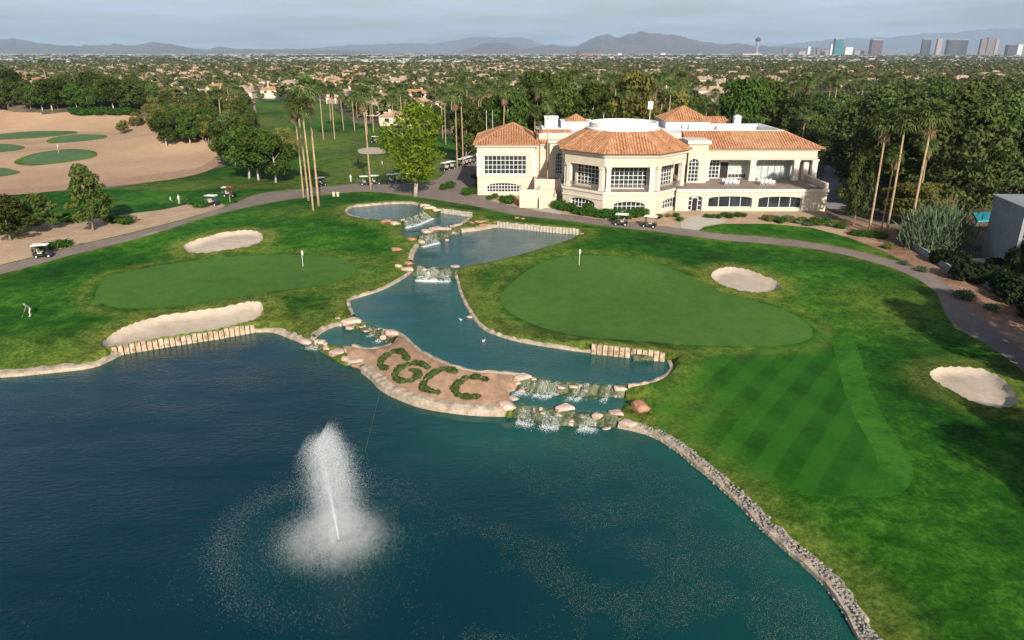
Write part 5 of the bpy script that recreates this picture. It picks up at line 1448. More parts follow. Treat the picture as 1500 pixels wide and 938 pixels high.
def window(x0, x1, z0, z1, nx, nz, xf, depth=.22, glass='glass', bar=.075, name='window', arch=None, frame='white'):
    mb = MB()
    def bx(u0, u1, a0, a1, d0, d1):
        V = [xf(u, d, z) for z in (a0, a1) for u, d in ((u0, d0), (u1, d0), (u1, d1), (u0, d1))]
        mb.add(V, [(3, 2, 1, 0), (4, 5, 6, 7), (0, 1, 5, 4), (1, 2, 6, 5), (2, 3, 7, 6), (3, 0, 4, 7)])
    t = depth; e = .004
    for i in range(nx + 1):
        u = x0 + (x1 - x0) * i / nx; w = bar * (1.3 if i in (0, nx) else .5) ; bx(max(x0 + e, u - w), min(x1 - e, u + w), z0 + e, z1 - e, t - .08, t)
    for j in range(nz + 1):
        z = z0 + (z1 - z0) * j / nz; w = bar * (1.3 if j in (0, nz) else .5); bx(x0 + 2 * e, x1 - 2 * e, max(z0 + 2 * e, z - w), min(z1 - 2 * e, z + w), t - .07, t - .003)
    f = part(mb, name, M[frame])
    g = MB(); V = [xf(x0 + .01, t + .03, z0 + .01), xf(x1 - .01, t + .03, z0 + .01), xf(x1 - .01, t + .03, z1 - .01), xf(x0 + .01, t + .03, z1 - .01),
                   xf(x0 + .01, t + .07, z0 + .01), xf(x1 - .01, t + .07, z0 + .01), xf(x1 - .01, t + .07, z1 - .01), xf(x0 + .01, t + .07, z1 - .01)]
    g.add(V, [(0, 1, 2, 3), (7, 6, 5, 4), (0, 4, 5, 1), (1, 5, 6, 2), (2, 6, 7, 3), (3, 7, 4, 0)])
    part(g, 'pane', M[glass], parent=f)
    return f

def roof_plane(mb, e0, e1, t0, t1, period=.50, amp=.085, th=.10):
    e0, e1, t0, t1 = map(lambda p: np.array(p, float), (e0, e1, t0, t1))
    eu = e1 - e0; Lh = np.linalg.norm(eu); eu /= Lh
    s_ = t0 - e0; s_ = s_ - eu * (s_ @ eu); Sh = np.linalg.norm(s_); es = s_ / Sh; nn_ = np.cross(eu, es)
    a = (t0 - e0) @ eu; b = (t1 - e0) @ eu
    n = max(4, int(Lh / period) * 4); V = []; F = []; pan = []
    us = np.unique(np.concatenate([np.linspace(0, Lh, n + 1), [min(max(a, 0), Lh), min(max(b, 0), Lh)]]))
    for u in us:
        v = Sh
        if u < a: v = Sh * u / a
        if u > b: v = min(v, Sh * (Lh - u) / (Lh - b))
        hgt = amp * abs(math.sin(math.pi * u / period))
        for f_ in (0, .33, .66, 1): V.append(e0 + eu * u + es * v * f_ + nn_ * hgt)
        V.append(e0 + eu * u - nn_ * th)
    for i in range(len(us) - 1):
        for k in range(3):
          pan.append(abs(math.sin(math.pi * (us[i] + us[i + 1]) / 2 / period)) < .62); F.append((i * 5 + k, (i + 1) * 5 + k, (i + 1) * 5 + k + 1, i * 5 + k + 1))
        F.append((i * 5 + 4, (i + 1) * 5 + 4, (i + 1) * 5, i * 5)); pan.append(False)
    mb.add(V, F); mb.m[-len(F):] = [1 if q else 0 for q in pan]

def hip_ridge(mb, a, b, r=.11): mb.tube([a, b], r, 6)

walls = MB(); trim = MB(); roofs = MB()
# ---- main mass behind
walls.box(5.2, 55.0, 146.5, 163, GZ - .4, 14.6)
flat = MB(); flat.box(5.6, 54.6, 146.9, 162.6, 14.6, 14.66)
part(flat, 'flat_roof', M['flatroof'])
# ---- left wing
YL = 143.8
xl0, xl1 = -6.9, 4.6
idf = lambda y: (lambda u, d, z: (u, y + d, z))
ux0, ux1 = pxx(709, YL, 9), pxx(771, YL, 9)
lx0, lx1 = pxx(713, YL, 4), pxx(761, YL, 4)
facade(walls, xl0, xl1, GZ - .4, 13.0, YL, .5, [(ux0, ux1, 7.15, 10.75), (lx0, lx1, 3.55, 5.45)])
arch_fill(walls, lx0, lx1, 4.75, 5.45, .3, idf(YL))
walls.box(xl0, xl0 + .5, YL + .5, 163, GZ - .4, 13.0); walls.box(xl1 - .5, xl1, YL + .5, 163, GZ - .4, 13.0); walls.box(xl0 + .5, xl1 - .5, 162.5, 163, GZ - .4, 13.0)
window(ux0, ux1, 7.15, 10.75, 10, 4, idf(YL), .3)
window(lx0, lx1, 3.55, 5.45, 11, 3, idf(YL), .33)
for (a, b) in ((xl0 - .08, xl0 + .85), (xl1 - .85, xl1 + .08)):
    trim.box(a, b, YL - .16, YL - .003, 7.05, 11.0); trim.box(a - .08, b + .08, YL - .22, YL - .005, 10.85, 11.1)
trim.box(xl0 - .1, xl1 + .1, YL - .14, YL - .004, 6.75, 7.04); trim.box(xl0 - .12, xl1 + .12, YL - .12, YL - .006, 11.12, 11.3)
trim.box(xl0 - .35, xl1 + .35, YL - .4, YL - .008, 12.55, 12.98)
trim.box(xl0 - .35, xl0 - .004, YL - .004, 163, 12.55, 12.98)
ap = (pxx(752, 153, 16), 153.2, 16.3); q = .75
e = [(xl0 - q, YL - q, 13.02), (xl1 + q, YL - q, 13.02), (xl1 + q, 163 + q, 13.02), (xl0 - q, 163 + q, 13.02)]
roof_plane(roofs, e[0], e[1], ap, ap); roof_plane(roofs, e[1], e[2], ap, ap); roof_plane(roofs, e[2], e[3], ap, ap); roof_plane(roofs, e[3], e[0], ap, ap)
for p_ in e: hip_ridge(roofs, p_, ap)
# ---- link between left wing and rotunda
walls.box(xl1 + .004, 7.4, 146.0, 146.496, GZ - .4, 13.0)
trim.box(xl1 + .40, 7.4, 145.7, 145.99, 12.55, 12.98)
roof_plane(roofs, (xl1 + .2, 145.3, 13.03), (12, 145.3, 13.03), (xl1 - 2.0, 150.2, 15.2), (12, 150.2, 15.2))
# entrance bay with arched window
bx0, bx1 = 7.4, 11.3; YB = 143.4
facade(walls, bx0, bx1, GZ, 13.3, YB, .4, [(8.6, 10.3, 7.2, 11.4)]); arch_fill(walls, 8.6, 10.3, 10.5, 11.4, .35, idf(YB))
walls.box(bx0, bx0 + .4, YB + .4, 147, GZ, 13.3); walls.box(bx1 - .4, bx1, YB + .4, 147, GZ, 13.3)
window(8.6, 10.3, 7.2, 11.4, 4, 6, idf(YB), .28)
trim.box(bx0 - .3, bx1 + .3, YB - .3, 148, 13.31, 13.75)
# ---- rotunda
OC = np.array([20.6, 136.4]); AP = 11.0
def oct_pts(ap_): r_ = ap_ / math.cos(math.pi / 8); return [(OC[0] + r_ * math.cos(math.pi / 8 + k * math.pi / 4), OC[1] + r_ * math.sin(math.pi / 8 + k * math.pi / 4)) for k in range(8)]
def face_xf(k, ap_):
    """frame of face k: u runs left to right as seen from outside"""
    a = k * math.pi / 4; n_ = np.array([math.cos(a), math.sin(a)]); t_ = np.array([-n_[1], n_[0]])
    return lambda u, d, z: (*(OC + n_ * (ap_ - d) + t_ * u), z), 2 * ap_ * math.tan(math.pi / 8)
FACES = [3, 4, 5, 6, 7, 0]      # the faces turned to the lawn (6 looks at the camera)
for k in FACES:
    xf, w = face_xf(k, AP + .25); h = w / 2
    ow = w * .30
    facade(walls, -h, h, GZ - .4, 7.0, 0, .5, [(-ow, ow, 3.6, 5.35)], xf); arch_fill(walls, -ow, ow, 4.75, 5.35, .4, xf)
    window(-ow, ow, 3.6, 5.35, 7, 2, xf, .42)
    trim_xf, w2 = face_xf(k, AP + .45); h2 = w2 / 2
    facade(trim, -h2, h2, 6.6, 7.0, 0, .19, [], trim_xf)
    facade(trim, -h2, h2, 5.55, 5.75, 0, .12, [], face_xf(k, AP + .38)[0])
    # columns in pairs, frieze and inner window wall
    xc, wc = face_xf(k, AP); hc = wc / 2
    for s in (-1, 1):
        mbc = MB(); u0 = s * (hc - .78)
        def cb(u0, u1, d0, d1, z0, z1, mbc=mbc, xc=xc):
            V = [xc(u, d, z) for z in (z0, z1) for u, d in ((u0, d0), (u1, d0), (u1, d1), (u0, d1))]
            mbc.add(V, [(3, 2, 1, 0), (4, 5, 6, 7), (0, 1, 5, 4), (1, 2, 6, 5), (2, 3, 7, 6), (3, 0, 4, 7)])
        cb(u0 - .46, u0 + .46, -.05, .87, 7.03, 7.4); cb(u0 - .38, u0 + .38, .03, .79, 7.4, 10.85); cb(u0 - .47, u0 + .47, -.06, .88, 10.85, 11.25)
        part(mbc, 'column', M['trim'])
    facade(walls, -hc, hc, 11.27, 13.4, 0, .7, [], xc)
    facade(trim, -hc - .12, hc + .12, 13.0, 13.62, 0, .3, [], face_xf(k, AP + .32)[0])
    xi, wi = face_xf(k, AP - 2.0); hi = wi / 2
    facade(walls, -hi, hi, 7.0, 11.3, 0, .3, [(-hi + .45, hi - .45, 7.25, 11.0)], xi)
    window(-hi + .45, hi - .45, 7.25, 11.0, 8, 5, xi, .2)
    rl = MB(); xr, _ = face_xf(k, AP - .25); ru = hc - 1.2
    def rb(u0, u1, z0, z1, rl=rl, xr=xr):
        V = [xr(u, d, z) for z in (z0, z1) for u, d in ((u0, 0), (u1, 0), (u1, .05), (u0, .05))]
        rl.add(V, [(3, 2, 1, 0), (4, 5, 6, 7), (0, 1, 5, 4), (1, 2, 6, 5), (2, 3, 7, 6), (3, 0, 4, 7)])
    rb(-ru, ru, 7.95, 8.05); rb(-ru, ru, 7.08, 7.14)
    u = -ru
    while u < ru: rb(u, u + .035, 7.14, 7.95); u += .19
    part(rl, 'railing', M['metal'])
fl = MB(); fl.prism(oct_pts(AP + .2), 6.7, 7.01); part(fl, 'terrace_floor', M['terrace'])
cl_ = MB(); cl_.prism(oct_pts(AP - .1), 11.28, 11.4); part(cl_, 'soffit', M['trim'])
EA = oct_pts(AP + .95); TP = oct_pts(6.5); ZE, ZT = 13.65, 16.75
for k in range(8):
    a, b = EA[k], EA[(k + 1) % 8]; c, d = TP[k], TP[(k + 1) % 8]
    roof_plane(roofs, (*a, ZE), (*b, ZE), (*c, ZT), (*d, ZT)); hip_ridge(roofs, (*a, ZE), (*c, ZT))
walls.prism(oct_pts(AP - 2.4), 13.0, 13.2)
# drum
dr = MB(); NN_ = 40
def ring(r_, z): return [(OC[0] + r_ * math.cos(2 * math.pi * i / NN_), OC[1] + .4 + r_ * math.sin(2 * math.pi * i / NN_), z) for i in range(NN_)]
V = ring(6.75, 16.2) + ring(6.75, 16.95) + ring(6.35, 17.05) + ring(6.35, 17.95) + ring(6.05, 17.95) + ring(6.05, 17.0)
F = [(j * NN_ + i, j * NN_ + (i + 1) % NN_, (j + 1) * NN_ + (i + 1) % NN_, (j + 1) * NN_ + i) for j in range(5) for i in range(NN_)] + [tuple(5 * NN_ + i for i in range(NN_))]
dr.add(V, F); dr.box(21.6, 23.2, 137.3, 138.3, 17.0, 17.5)
part(dr, 'roof_drum', M['white'])
# ---- arched bay between rotunda and right wing
ax0, ax1, YA = 32.6, 36.2, 134.6
aw0, aw1 = pxx(1008, YA, 9), pxx(1023, YA, 9)
facade(walls, ax0, ax1, 7.0, 14.1, YA, .45, [(aw0, aw1, 7.2, 11.5)]); arch_fill(walls, aw0, aw1, 10.5, 11.5, .4, idf(YA))
walls.box(ax0, ax0 + .45, YA + .45, 139, 7.0, 14.1); walls.box(ax1 - .45, ax1, YA + .45, 139, 7.0, 14.1)
window(aw0, aw1, 7.2, 11.5, 3, 6, idf(YA), .3)
trim.box(ax0 - .35, ax1 + .35, YA - .35, 139.5, 14.11, 14.75)
# ---- right wing: terrace base, loggia, roof
YT = 128.4; tx0, tx1 = 29.5, 56.6
ops = []
dx0, dx1 = pxx(1008, YT, 4), pxx(1028, YT, 4)
w1 = (pxx(1037, YT, 4), pxx(1101, YT, 4)); w2 = (pxx(1110, YT, 4), pxx(1174, YT, 4))
facade(walls, tx0, tx1, GZ - .4, 6.85, YT, .6, [(dx0, dx1, GZ, 5.75), (*w1, 3.6, 5.7), (*w2, 3.5, 5.65)])
for (a, b), zt in (((dx0, dx1), 5.75), (w1, 5.7), (w2, 5.65)): arch_fill(walls, a, b, zt - .42, zt, .5, idf(YT))
window(*w1, 3.6, 5.7, 4, 1, idf(YT), .5); window(*w2, 3.5, 5.65, 4, 1, idf(YT), .5)
window(dx0, dx0 + .75, GZ + .1, 5.75, 1, 3, idf(YT), .5); window(dx1 - .75, dx1, GZ + .1, 5.75, 1, 3, idf(YT), .5)
md = MB(); md.box(dx0 + .76, dx1 - .76, YT + .45, YT + .52, GZ, 5.3); dd_ = part(md, 'door', M['black']); md = MB(); md.box(dx0 + .76, dx1 - .76, YT + .40, YT + .55, 5.3, 5.74); part(md, 'door_frame', M['white'])
for a, b in ((dx0, dx1), w1, w2):   # raised arch surrounds
    trim.box(a - .22, a - .003, YT - .07, YT - .004, GZ, 5.3); trim.box(b + .003, b + .22, YT - .07, YT - .004, GZ, 5.3)
walls.box(tx1 - .6, tx1, YT + .6, 146, GZ - .4, 6.85)
trim.box(tx0, tx1 + .15, YT - .18, YT - .005, 6.45, 6.95); trim.box(tx0, tx1 + .1, YT - .1, YT - .006, 5.95, 6.1)
fl = MB(); fl.box(tx0, tx1 - .7, YT + .02, 146, 6.86, 7.0); part(fl, 'terrace_floor', M['terrace'])
walls.box(tx1 - .62, tx1 + .02, YT + .1, 146, 6.86, 8.0)
YC = 137.6
for qx, yy in ((1033.5, YC), (1101, YC), (1164.5, YC), (1178.5, YC + 1.2), (1191, YC + .3)):
    x = pxx(qx, yy, 8.5); mbc = MB()
    mbc.box(x - .62, x + .62, yy - .62, yy + .62, 7.005, 7.4); mbc.box(x - .5, x + .5, yy - .5, yy + .5, 7.4, 10.6); mbc.box(x - .62, x + .62, yy - .62, yy + .62, 10.6, 10.98)
    part(mbc, 'column', M['trim'])
rx0, rx1 = 32.8, pxx(1196, YC, 12)
walls.box(ax1 + .003, rx1, YC - .55, YC + .55, 11.0, 13.0); walls.box(rx1 - 1.1, rx1, YC + .55, 150, 11.0, 13.0)
so = MB(); so.box(ax1, rx1 - .02, YC - .5, 147, 10.9, 10.995); part(so, 'soffit', M['trim'])
trim.box(ax1 + .4, rx1 + .3, YC - .85, YC - .56, 12.7, 13.1); trim.box(ax1 + .4, rx1 + .12, YC - .68, YC - .56, 11.25, 11.42); trim.box(rx1 + .003, rx1 + .3, YC - .55, 150, 12.7, 13.1)
YW = 139.8
wa = (pxx(1038, YW, 9), pxx(1060, YW, 9)); wd = (pxx(1060, YW, 9), pxx(1065, YW, 9)); wb = (pxx(1065, YW, 9), pxx(1094, YW, 9)); wc_ = (pxx(1107, YW, 9), pxx(1163, YW, 9))
ga = (wa[0], wa[0] + 2.1)
door = (ga[1], ga[1] + 1.7); cur = (door[1], wb[1])
facade(walls, ax1, rx1 - 1.2, 7.0, 10.9, YW, .35, [(ga[0], cur[1], 7.05, 10.8), (*wc_, 7.05, 10.8)])
window(*ga, 7.05, 10.8, 3, 5, idf(YW), .2)
md = MB(); md.box(*door, YW + .25, YW + .3, 7.05, 10.1); part(md, 'door', M['black'])
md = MB(); md.box(*door, YW + .18, YW + .32, 10.1, 10.8); md.box(door[0] - .0, door[0] + .12, YW + .1, YW + .24, 7.05, 10.1); part(md, 'door_frame', M['white'])
window(*cur, 7.05, 10.8, 4, 1, idf(YW), .2, 'curtain', .05); window(*wc_, 7.05, 10.8, 6, 1, idf(YW), .2, 'curtain', .04, frame='metal')
# lower dark row of panes under the curtains
window(cur[0] + .05, cur[1] - .05, 7.1, 7.9, 5, 1, idf(YW - .03), .12, 'glass', .06)
E = [(ax1 - 3.4, YC - 1.3, 13.12), (rx1 + 1.0, YC - 1.3, 13.12), (rx1 + 1.0, 158, 13.12)]
tA = (ax1 - 3.4, YC + 4.6, 15.7); tB = (rx1 - 4.9, YC + 4.6, 15.7); tC = (rx1 - 4.9, 152.1, 15.7)
roof_plane(roofs, E[0], E[1], tA, tB); roof_plane(roofs, E[1], E[2], tB, tC); hip_ridge(roofs, E[1], tB)
wp = MB()
wp.box(ax1 - 3.4, rx1 - 4.9, YC + 4.62, YC + 5.0, 14.5, 15.82); wp.box(rx1 - 5.3, rx1 - 4.92, YC + 5.0, 157, 14.5, 15.8); wp.box(36.2, rx1 - 5.3, 156.6, 157, 14.5, 15.7)
wp.box(40.5, 41.6, 146, 148, 14.66, 16.1); wp.box(35.2, 36.6, 147, 148.5, 14.66, 16.3)
part(wp, 'parapet', M['white'])
# ---- rear roofs
for bb in ((32.8, 42.2, 157.6, 167.5, 12, 16.2), (42.2, 48.4, 159, 167, 12, 14.9), (10.6, 17.6, 158.6, 166, 12, 15.9)):
    rb_ = MB(); rb_.box(*bb); part(rb_, 'rear_block', M['white'])
def pyramid(x0, x1, y0, y1, z, zt, o=.5):
    c_ = ((x0 + x1) / 2, (y0 + y1) / 2, zt); P_ = [(x0 - o, y0 - o, z), (x1 + o, y0 - o, z), (x1 + o, y1 + o, z), (x0 - o, y1 + o, z)]
    for i in range(4): roof_plane(roofs, P_[i], P_[(i + 1) % 4], c_, c_); hip_ridge(roofs, P_[i], c_, .09)
pyramid(32.8, 42.2, 157.6, 167.5, 16.22, 19.0); pyramid(12.0, 16.0, 159.5, 164.5, 15.95, 17.3, .3)
roof_plane(roofs, (42.3, 158.5, 14.92), (48.2, 158.5, 14.92), (42.3, 163, 16.7), (46.5, 163, 16.7)); roof_plane(roofs, (48.2, 158.5, 14.92), (48.2, 167.5, 14.92), (46.5, 163, 16.7), (46.5, 163, 16.7)); roof_plane(roofs, (48.2, 167.5, 14.92), (42.3, 167.5, 14.92), (46.5, 163, 16.7), (42.3, 163, 16.7))
def chimney(x0, x1, y0, y1, z0, z1, arched):
    mb = MB(); t = .22
    mb.box(x0, x1, y0, y1, z0, z1 - 1.1)
    for a, b in ((x0, x0 + t), (x1 - t, x1)): mb.box(a, b, y0, y1, z1 - 1.1, z1 - .3)
    if arched:
        arch_fill(mb, x0 + t, x1 - t, z1 - .75, z1 - .3, y1 - y0, idf(y0)); mb.box(x0 - .08, x1 + .08, y0 - .08, y1 + .08, z1 - .3, z1 - .1); mb.extr([(x0, z1 - .1), (x1, z1 - .1), ((x0 + x1) / 2, z1 + .3)], y0, y1)
    else:
        for k in range(1, 4): q_ = x0 + (x1 - x0) * k / 4; mb.box(q_ - .1, q_ + .1, y0, y1, z1 - 1.1, z1 - .3)
        mb.box(x0 - .12, x1 + .12, y0 - .12, y1 + .12, z1 - .3, z1 - .05)
    mb.box(x0 + .3, x1 - .3, y0 + .3, y1 - .3, z1 - 1.1, z1 - .35)
    part(mb, 'chimney', M['white'])
chimney(pxx(1076, 157, 16), pxx(1085, 157, 16), 156.9, 158.2, 14.5, zat(170, 157.5), True)
chimney(pxx(798, 155, 16), pxx(817, 155, 16), 154.5, 157, 14.5, zat(170, 155.5), False)
for x0, x1, y0, y1, zt in ((6.2, 12, 150.3, 150.7, 15.4), (6.2, 6.6, 150.7, 158, 15.4), (12, 30.0, 156, 156.4, 15.9)):
    q_ = MB(); q_.box(x0, x1, y0, y1, 14.5, zt); part(q_, 'parapet', M['white'])
# ---- cream stair block in front of the left side
YS = 131.6
sx0, sx1 = pxx(761, YS, 4.5), pxx(792, YS, 4.5)
walls.box(sx0, sx1, YS, YS + .4, GZ - .3, 6.1); walls.box(sx0, sx0 + .4, YS + .4, 138, GZ - .3, 6.1); walls.box(sx1 - .4, sx1, YS + .4, 136.5, GZ - .3, 6.1)
sb0, sb1 = pxx(783, 138, 6), pxx(826, 138, 6)
walls.box(sb0, sb1, 138, 138.4, GZ - .3, 6.95); walls.box(sb0, sb0 + .4, 138.4, 143.3, GZ - .3, 6.95)
tf = MB(); tf.box(sb0 + .4, 11.2, 138.41, 143.35, 6.2, 6.6); part(tf, 'terrace_floor', M['terrace'])
trim.box(sx0 - .06, sx1 + .06, YS - .06, YS + .46, 6.11, 6.25); trim.box(sb0 - .06, sb1 + .06, 137.94, 138.46, 6.96, 7.1)
st_ = MB(); n_st = 9
for i in range(n_st): st_.box(sx1 + .02, sx1 + 2.6, 131.5 + i * .42, 131.5 + (i + 1) * .42 - .003, GZ - .2, GZ + .2 + i * .3)
part(st_, 'stair', M['stucco'])
walls.box(sx1 + 2.62, sx1 + 3.0, 133.2, 137.9, GZ - .2, 5.2); walls.box(sx1 - .3, sx1 + .35, 130.4, 131.4, GZ - .2, 5.0)
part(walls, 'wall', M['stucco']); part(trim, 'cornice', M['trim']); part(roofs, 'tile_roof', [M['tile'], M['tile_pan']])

# ---- things on and beside the clubhouse
def table(x, y, label):
    t = thing('patio_table', label, 'table', (x, y, 7.0)); mb = MB(); mb.box(-1.3, 1.3, -.45, .45, .70, .75); mb.build('tabletop', M['white'], t)
    for a in (-1.15, 1.15):
        for b in (-.36, .36): mb = MB(); mb.tube([(a, b, 0), (a, b, .70)], .03, 6); mb.build('leg', M['white'], t)
    return t
def chair(label):
    t = thing('patio_chair', label, 'chair')
    mb = MB(); mb.box(-.24, .24, -.24, .24, .42, .46); mb.build('seat', M['white'], t)
    mb = MB(); mb.box(-.24, .24, .21, .245, .47, .92); mb.build('backrest', M['white'], t)
    for a in (-.21, .21):
        for b in (-.21, .21): mb = MB(); mb.tube([(a, b, 0), (a, b, .42)], .022, 6); mb.build('leg', M['white'], t)
    return Stock(t)
ch = chair('chair')
for qx, lab in ((1070, 'left'), (1122, 'right')):
    x = pxx(qx, 132.8, 7); table(x, 132.8, 'white table on the terrace, %s' % ('below the open door' if lab == 'left' else 'below the wide curtained window'))
    for i in range(4):
        for s in (-1, 1):
            ch.put((x - 1.05 + .7 * i, 132.8 + s * .72, 7.0), 0 if s > 0 else math.pi, 1, 'white chair at the terrace table %s' % ('below the open door' if lab == 'left' else 'below the wide curtained window'), 'white terrace chairs')
def pole(name, x, y, z0, h, label, cat, flag=None, r=.06):
    t = thing(name, label, cat, (x, y, z0)); mb = MB(); mb.tube([(0, 0, 0), (0, 0, h * .5), (0, 0, h)], [r, r * .8, r * .6], 8); mb.build('pole', M['white'], t)
    mb = MB(); mb.tube([(0, 0, h), (0, 0, h + .12), (0, 0, h + .2)], [r * .9, r * 1.5, r * .4], 8); mb.build('finial', M['metal'], t)
    return t
for qx, y0, lab in ((713, 172, 'left flagpole of the pair behind the left wing'), (722, 172, 'right flagpole of the pair behind the left wing')):
    pole('flagpole', pxx(qx, y0, 10), y0, 3, zat(163, y0) - 3, lab, 'flagpole')
mp = pole('roof_mast', pxx(951.5, 140, 18), 140, 17, zat(146, 140) - 17, 'slim mast with a white box standing on the rotunda roof', 'mast', r=.06)
mb = MB(); mb.box(-.45, .45, -.2, .2, zat(160, 140) - 17, zat(149, 140) - 17); mb.build('box', M['white'], mp)
pole('roof_mast', pxx(884, 134, 18), 134, 17, 2.6, 'thin bare mast at the left side of the rotunda drum', 'mast', r=.05)
# ---- grey building at the right edge with its terrace, pool and low wall
cb0 = at1(1474, 396)
gx = pxx(1484, 92, 4)
CO = thing('grey_building', 'pale grey modern house cut by the right edge of the view', 'house', (gx, 92, 2.6))
def cpart(mb, name, mat): return mb.build(name, mat, CO)
mb = MB(); mb.prism([(0, 0), (.5, 0), (2.2, 9), (1.7, 9)], -.3, 8.2); mb.box(1.6, 22, 6, 9, -.3, 8.2); mb.box(.5, 22, 0, .5, 6.3, 8.2); mb.box(5.5, 6.1, 0, 6, -.3, 6.2); cpart(mb, 'wall', M['condo'])
mb = MB(); mb.box(1.6, 22, -.4, 5.99, 3.3, 3.7); cpart(mb, 'balcony_floor', M['condo'])
mb = MB(); mb.box(.8, 22, -.4, -.15, 3.71, 4.8); cpart(mb, 'balcony_parapet', M['condo'])
mb = MB(); mb.prism([(-.3, -.6), (22, -.6), (22, 9.4), (1.5, 9.4)], 8.21, 8.5); cpart(mb, 'roof', M['condo'])
for a in (2.0, 6.6):
    mb = MB(); mb.box(a, a + 3.6, 5.9, 5.97, .1, 2.7); f = cpart(mb, 'window', M['black']); mb = MB(); mb.box(a + .1, a + 3.5, 5.86, 5.895, .2, 2.6); mb.build('pane', M['glass'], f)
mb = MB(); mb.box(-4.6, 9, -7, 5.9, -.25, .12); cpart(mb, 'terrace', M['concrete'])
sw = at(np.array([1425., 1470, 1478, 1432]), np.array([312., 310, 322, 326]))
mb = MB(); mb.prism([(q[0], q[1]) for q in sw], 2.9, 3.04); o = mb.build('swimming_pool', M['poolwater']); o['kind'] = 'structure'
wl_ = np.vstack([at1(a, b) for a, b in ((1328, 358), (1360, 378), (1392, 398), (1440, 418), (1500, 452))])
mb = MB()
for a, b in zip(wl_[:-1], wl_[1:]):
    d = b - a; l = math.hypot(d[0], d[1]); c = (a + b) / 2; mb.box(c[0] - l / 2, c[0] + l / 2, c[1] - .15, c[1] + .15, min(a[2], b[2]) - .4, max(a[2], b[2]) + .75, math.atan2(d[1], d[0]), (c[0], c[1]))
tag(mb.build('garden_wall', M['condo']), 'low grey garden wall below the dark bushes on the right', 'wall')
# ------------------------------------------------------------------ golf carts
def golf_cart(label):
    t = thing('golf_cart', label, 'golf cart')
    mb = MB(); mb.extr([(-1.15, .32), (-1.18, .78), (-.55, .82), (-.5, .62), (.1, .62), (.14, .34), (.55, .34), (.72, .80), (1.0, .76), (1.2, .58), (1.22, .32)], -.56, .56); mb.build('body', M['cartbody'], t)
    mb = MB(); mb.extr([(-1.25, 1.82), (-1.2, 1.90), (-.9, 1.94), (.55, 1.93), (.86, 1.89), (.92, 1.82)], -.62, .62); mb.build('roof', M['cartroof'], t)
    mb = MB(); mb.box(-.52, .0, -.52, .52, .64, .80); mb.extr([(-.52, .80), (-.42, .80), (-.52, 1.22), (-.62, 1.22)], -.52, .52); mb.build('seat', M['seat'], t)
    for y in (-.55, .55):
        mb = MB(); mb.tube([(-.98, y, .75), (-1.05, y, 1.83)], .025, 6); mb.tube([(.74, y, .78), (.56, y, 1.83)], .025, 6); mb.build('roof_post', M['black'], t)
    mb = MB(); mb.add([(.75, -.5, .82), (.75, .5, .82), (.60, .5, 1.75), (.60, -.5, 1.75), (.765, -.5, .82), (.765, .5, .82), (.615, .5, 1.75), (.615, -.5, 1.75)], [(0, 1, 2, 3), (7, 6, 5, 4), (0, 4, 5, 1), (1, 5, 6, 2), (2, 6, 7, 3), (3, 7, 4, 0)]); mb.build('windshield', M['glass_blue'], t)
    mb = MB(); mb.tube([(.62, .28, .78), (.42, .28, 1.02)], .02, 6)
    pts = [(.42 + .05 * math.cos(a), .28 + .17 * math.sin(a), 1.03 + .12 * math.cos(a)) for a in np.linspace(0, 6.28, 13)]; mb.tube(pts, .018, 5, False); mb.build('steering_wheel', M['black'], t)
    mb = MB(); mb.box(-1.22, -.86, -.5, .5, .83, .88); mb.box(-1.24, -1.2, -.5, .5, .88, 1.2); mb.build('bag_rack', M['metal'], t)
    for x in (-.78, .80):
        for y in (-.5, .5):
            mb = MB(); n0 = 14
            mb.tube([(x, y - .09, .23), (x, y + .09, .23)], .23, n0); w = mb.build('wheel', M['rubber'], t)
            mb = MB(); mb.tube([(x, y - .095, .23), (x, y + .095, .23)], .11, 10); mb.build('hub', M['cartroof'], w)
    return Stock(t)
gc = golf_cart('cart')
def cart(px, py, ang, label, group=None):
    p = at1(px, py); return gc.put((p[0], p[1], H(p[:1], p[1:2])[0] + .005), ang, 1.0, label, group)
cart(64, 377, .30, 'golf cart with white roof driving alone on the left path')
cart(312, 301, -.25, 'golf cart with white roof stopped beside the round island in the path')
cart(336, 288, .1, 'dark golf cart behind the small tree on the round island')
cart(470, 273, 1.2, 'golf cart parked right beside the tall slim palms')
cart(536, 271, .2, 'golf cart left of the single palm at the path edge')
cart(550, 270, .2, 'golf cart directly right of the single palm at the path edge')
cart(575, 268, .1, 'golf cart left of the trunk of the bright green tree')
cart(586, 267, 0, 'golf cart closest to the trunk of the bright green tree')
for i, (x, y) in enumerate(((652, 250), (660, 248), (676, 244), (681, 242), (686, 240.5), (691, 239), (696, 237))):
    cart(x, y, -2.3, 'white roofed golf cart in the row parked beside the left wing', 'golf carts parked beside the left wing')
cart(909, 330, 2.9, 'golf cart parked in front of the hedge below the rotunda')
cart(951, 333, 2.7, 'golf cart parked right of the hedge below the rotunda')
cart(549, 209, 2.9, 'far golf cart on the fairway behind the palms')

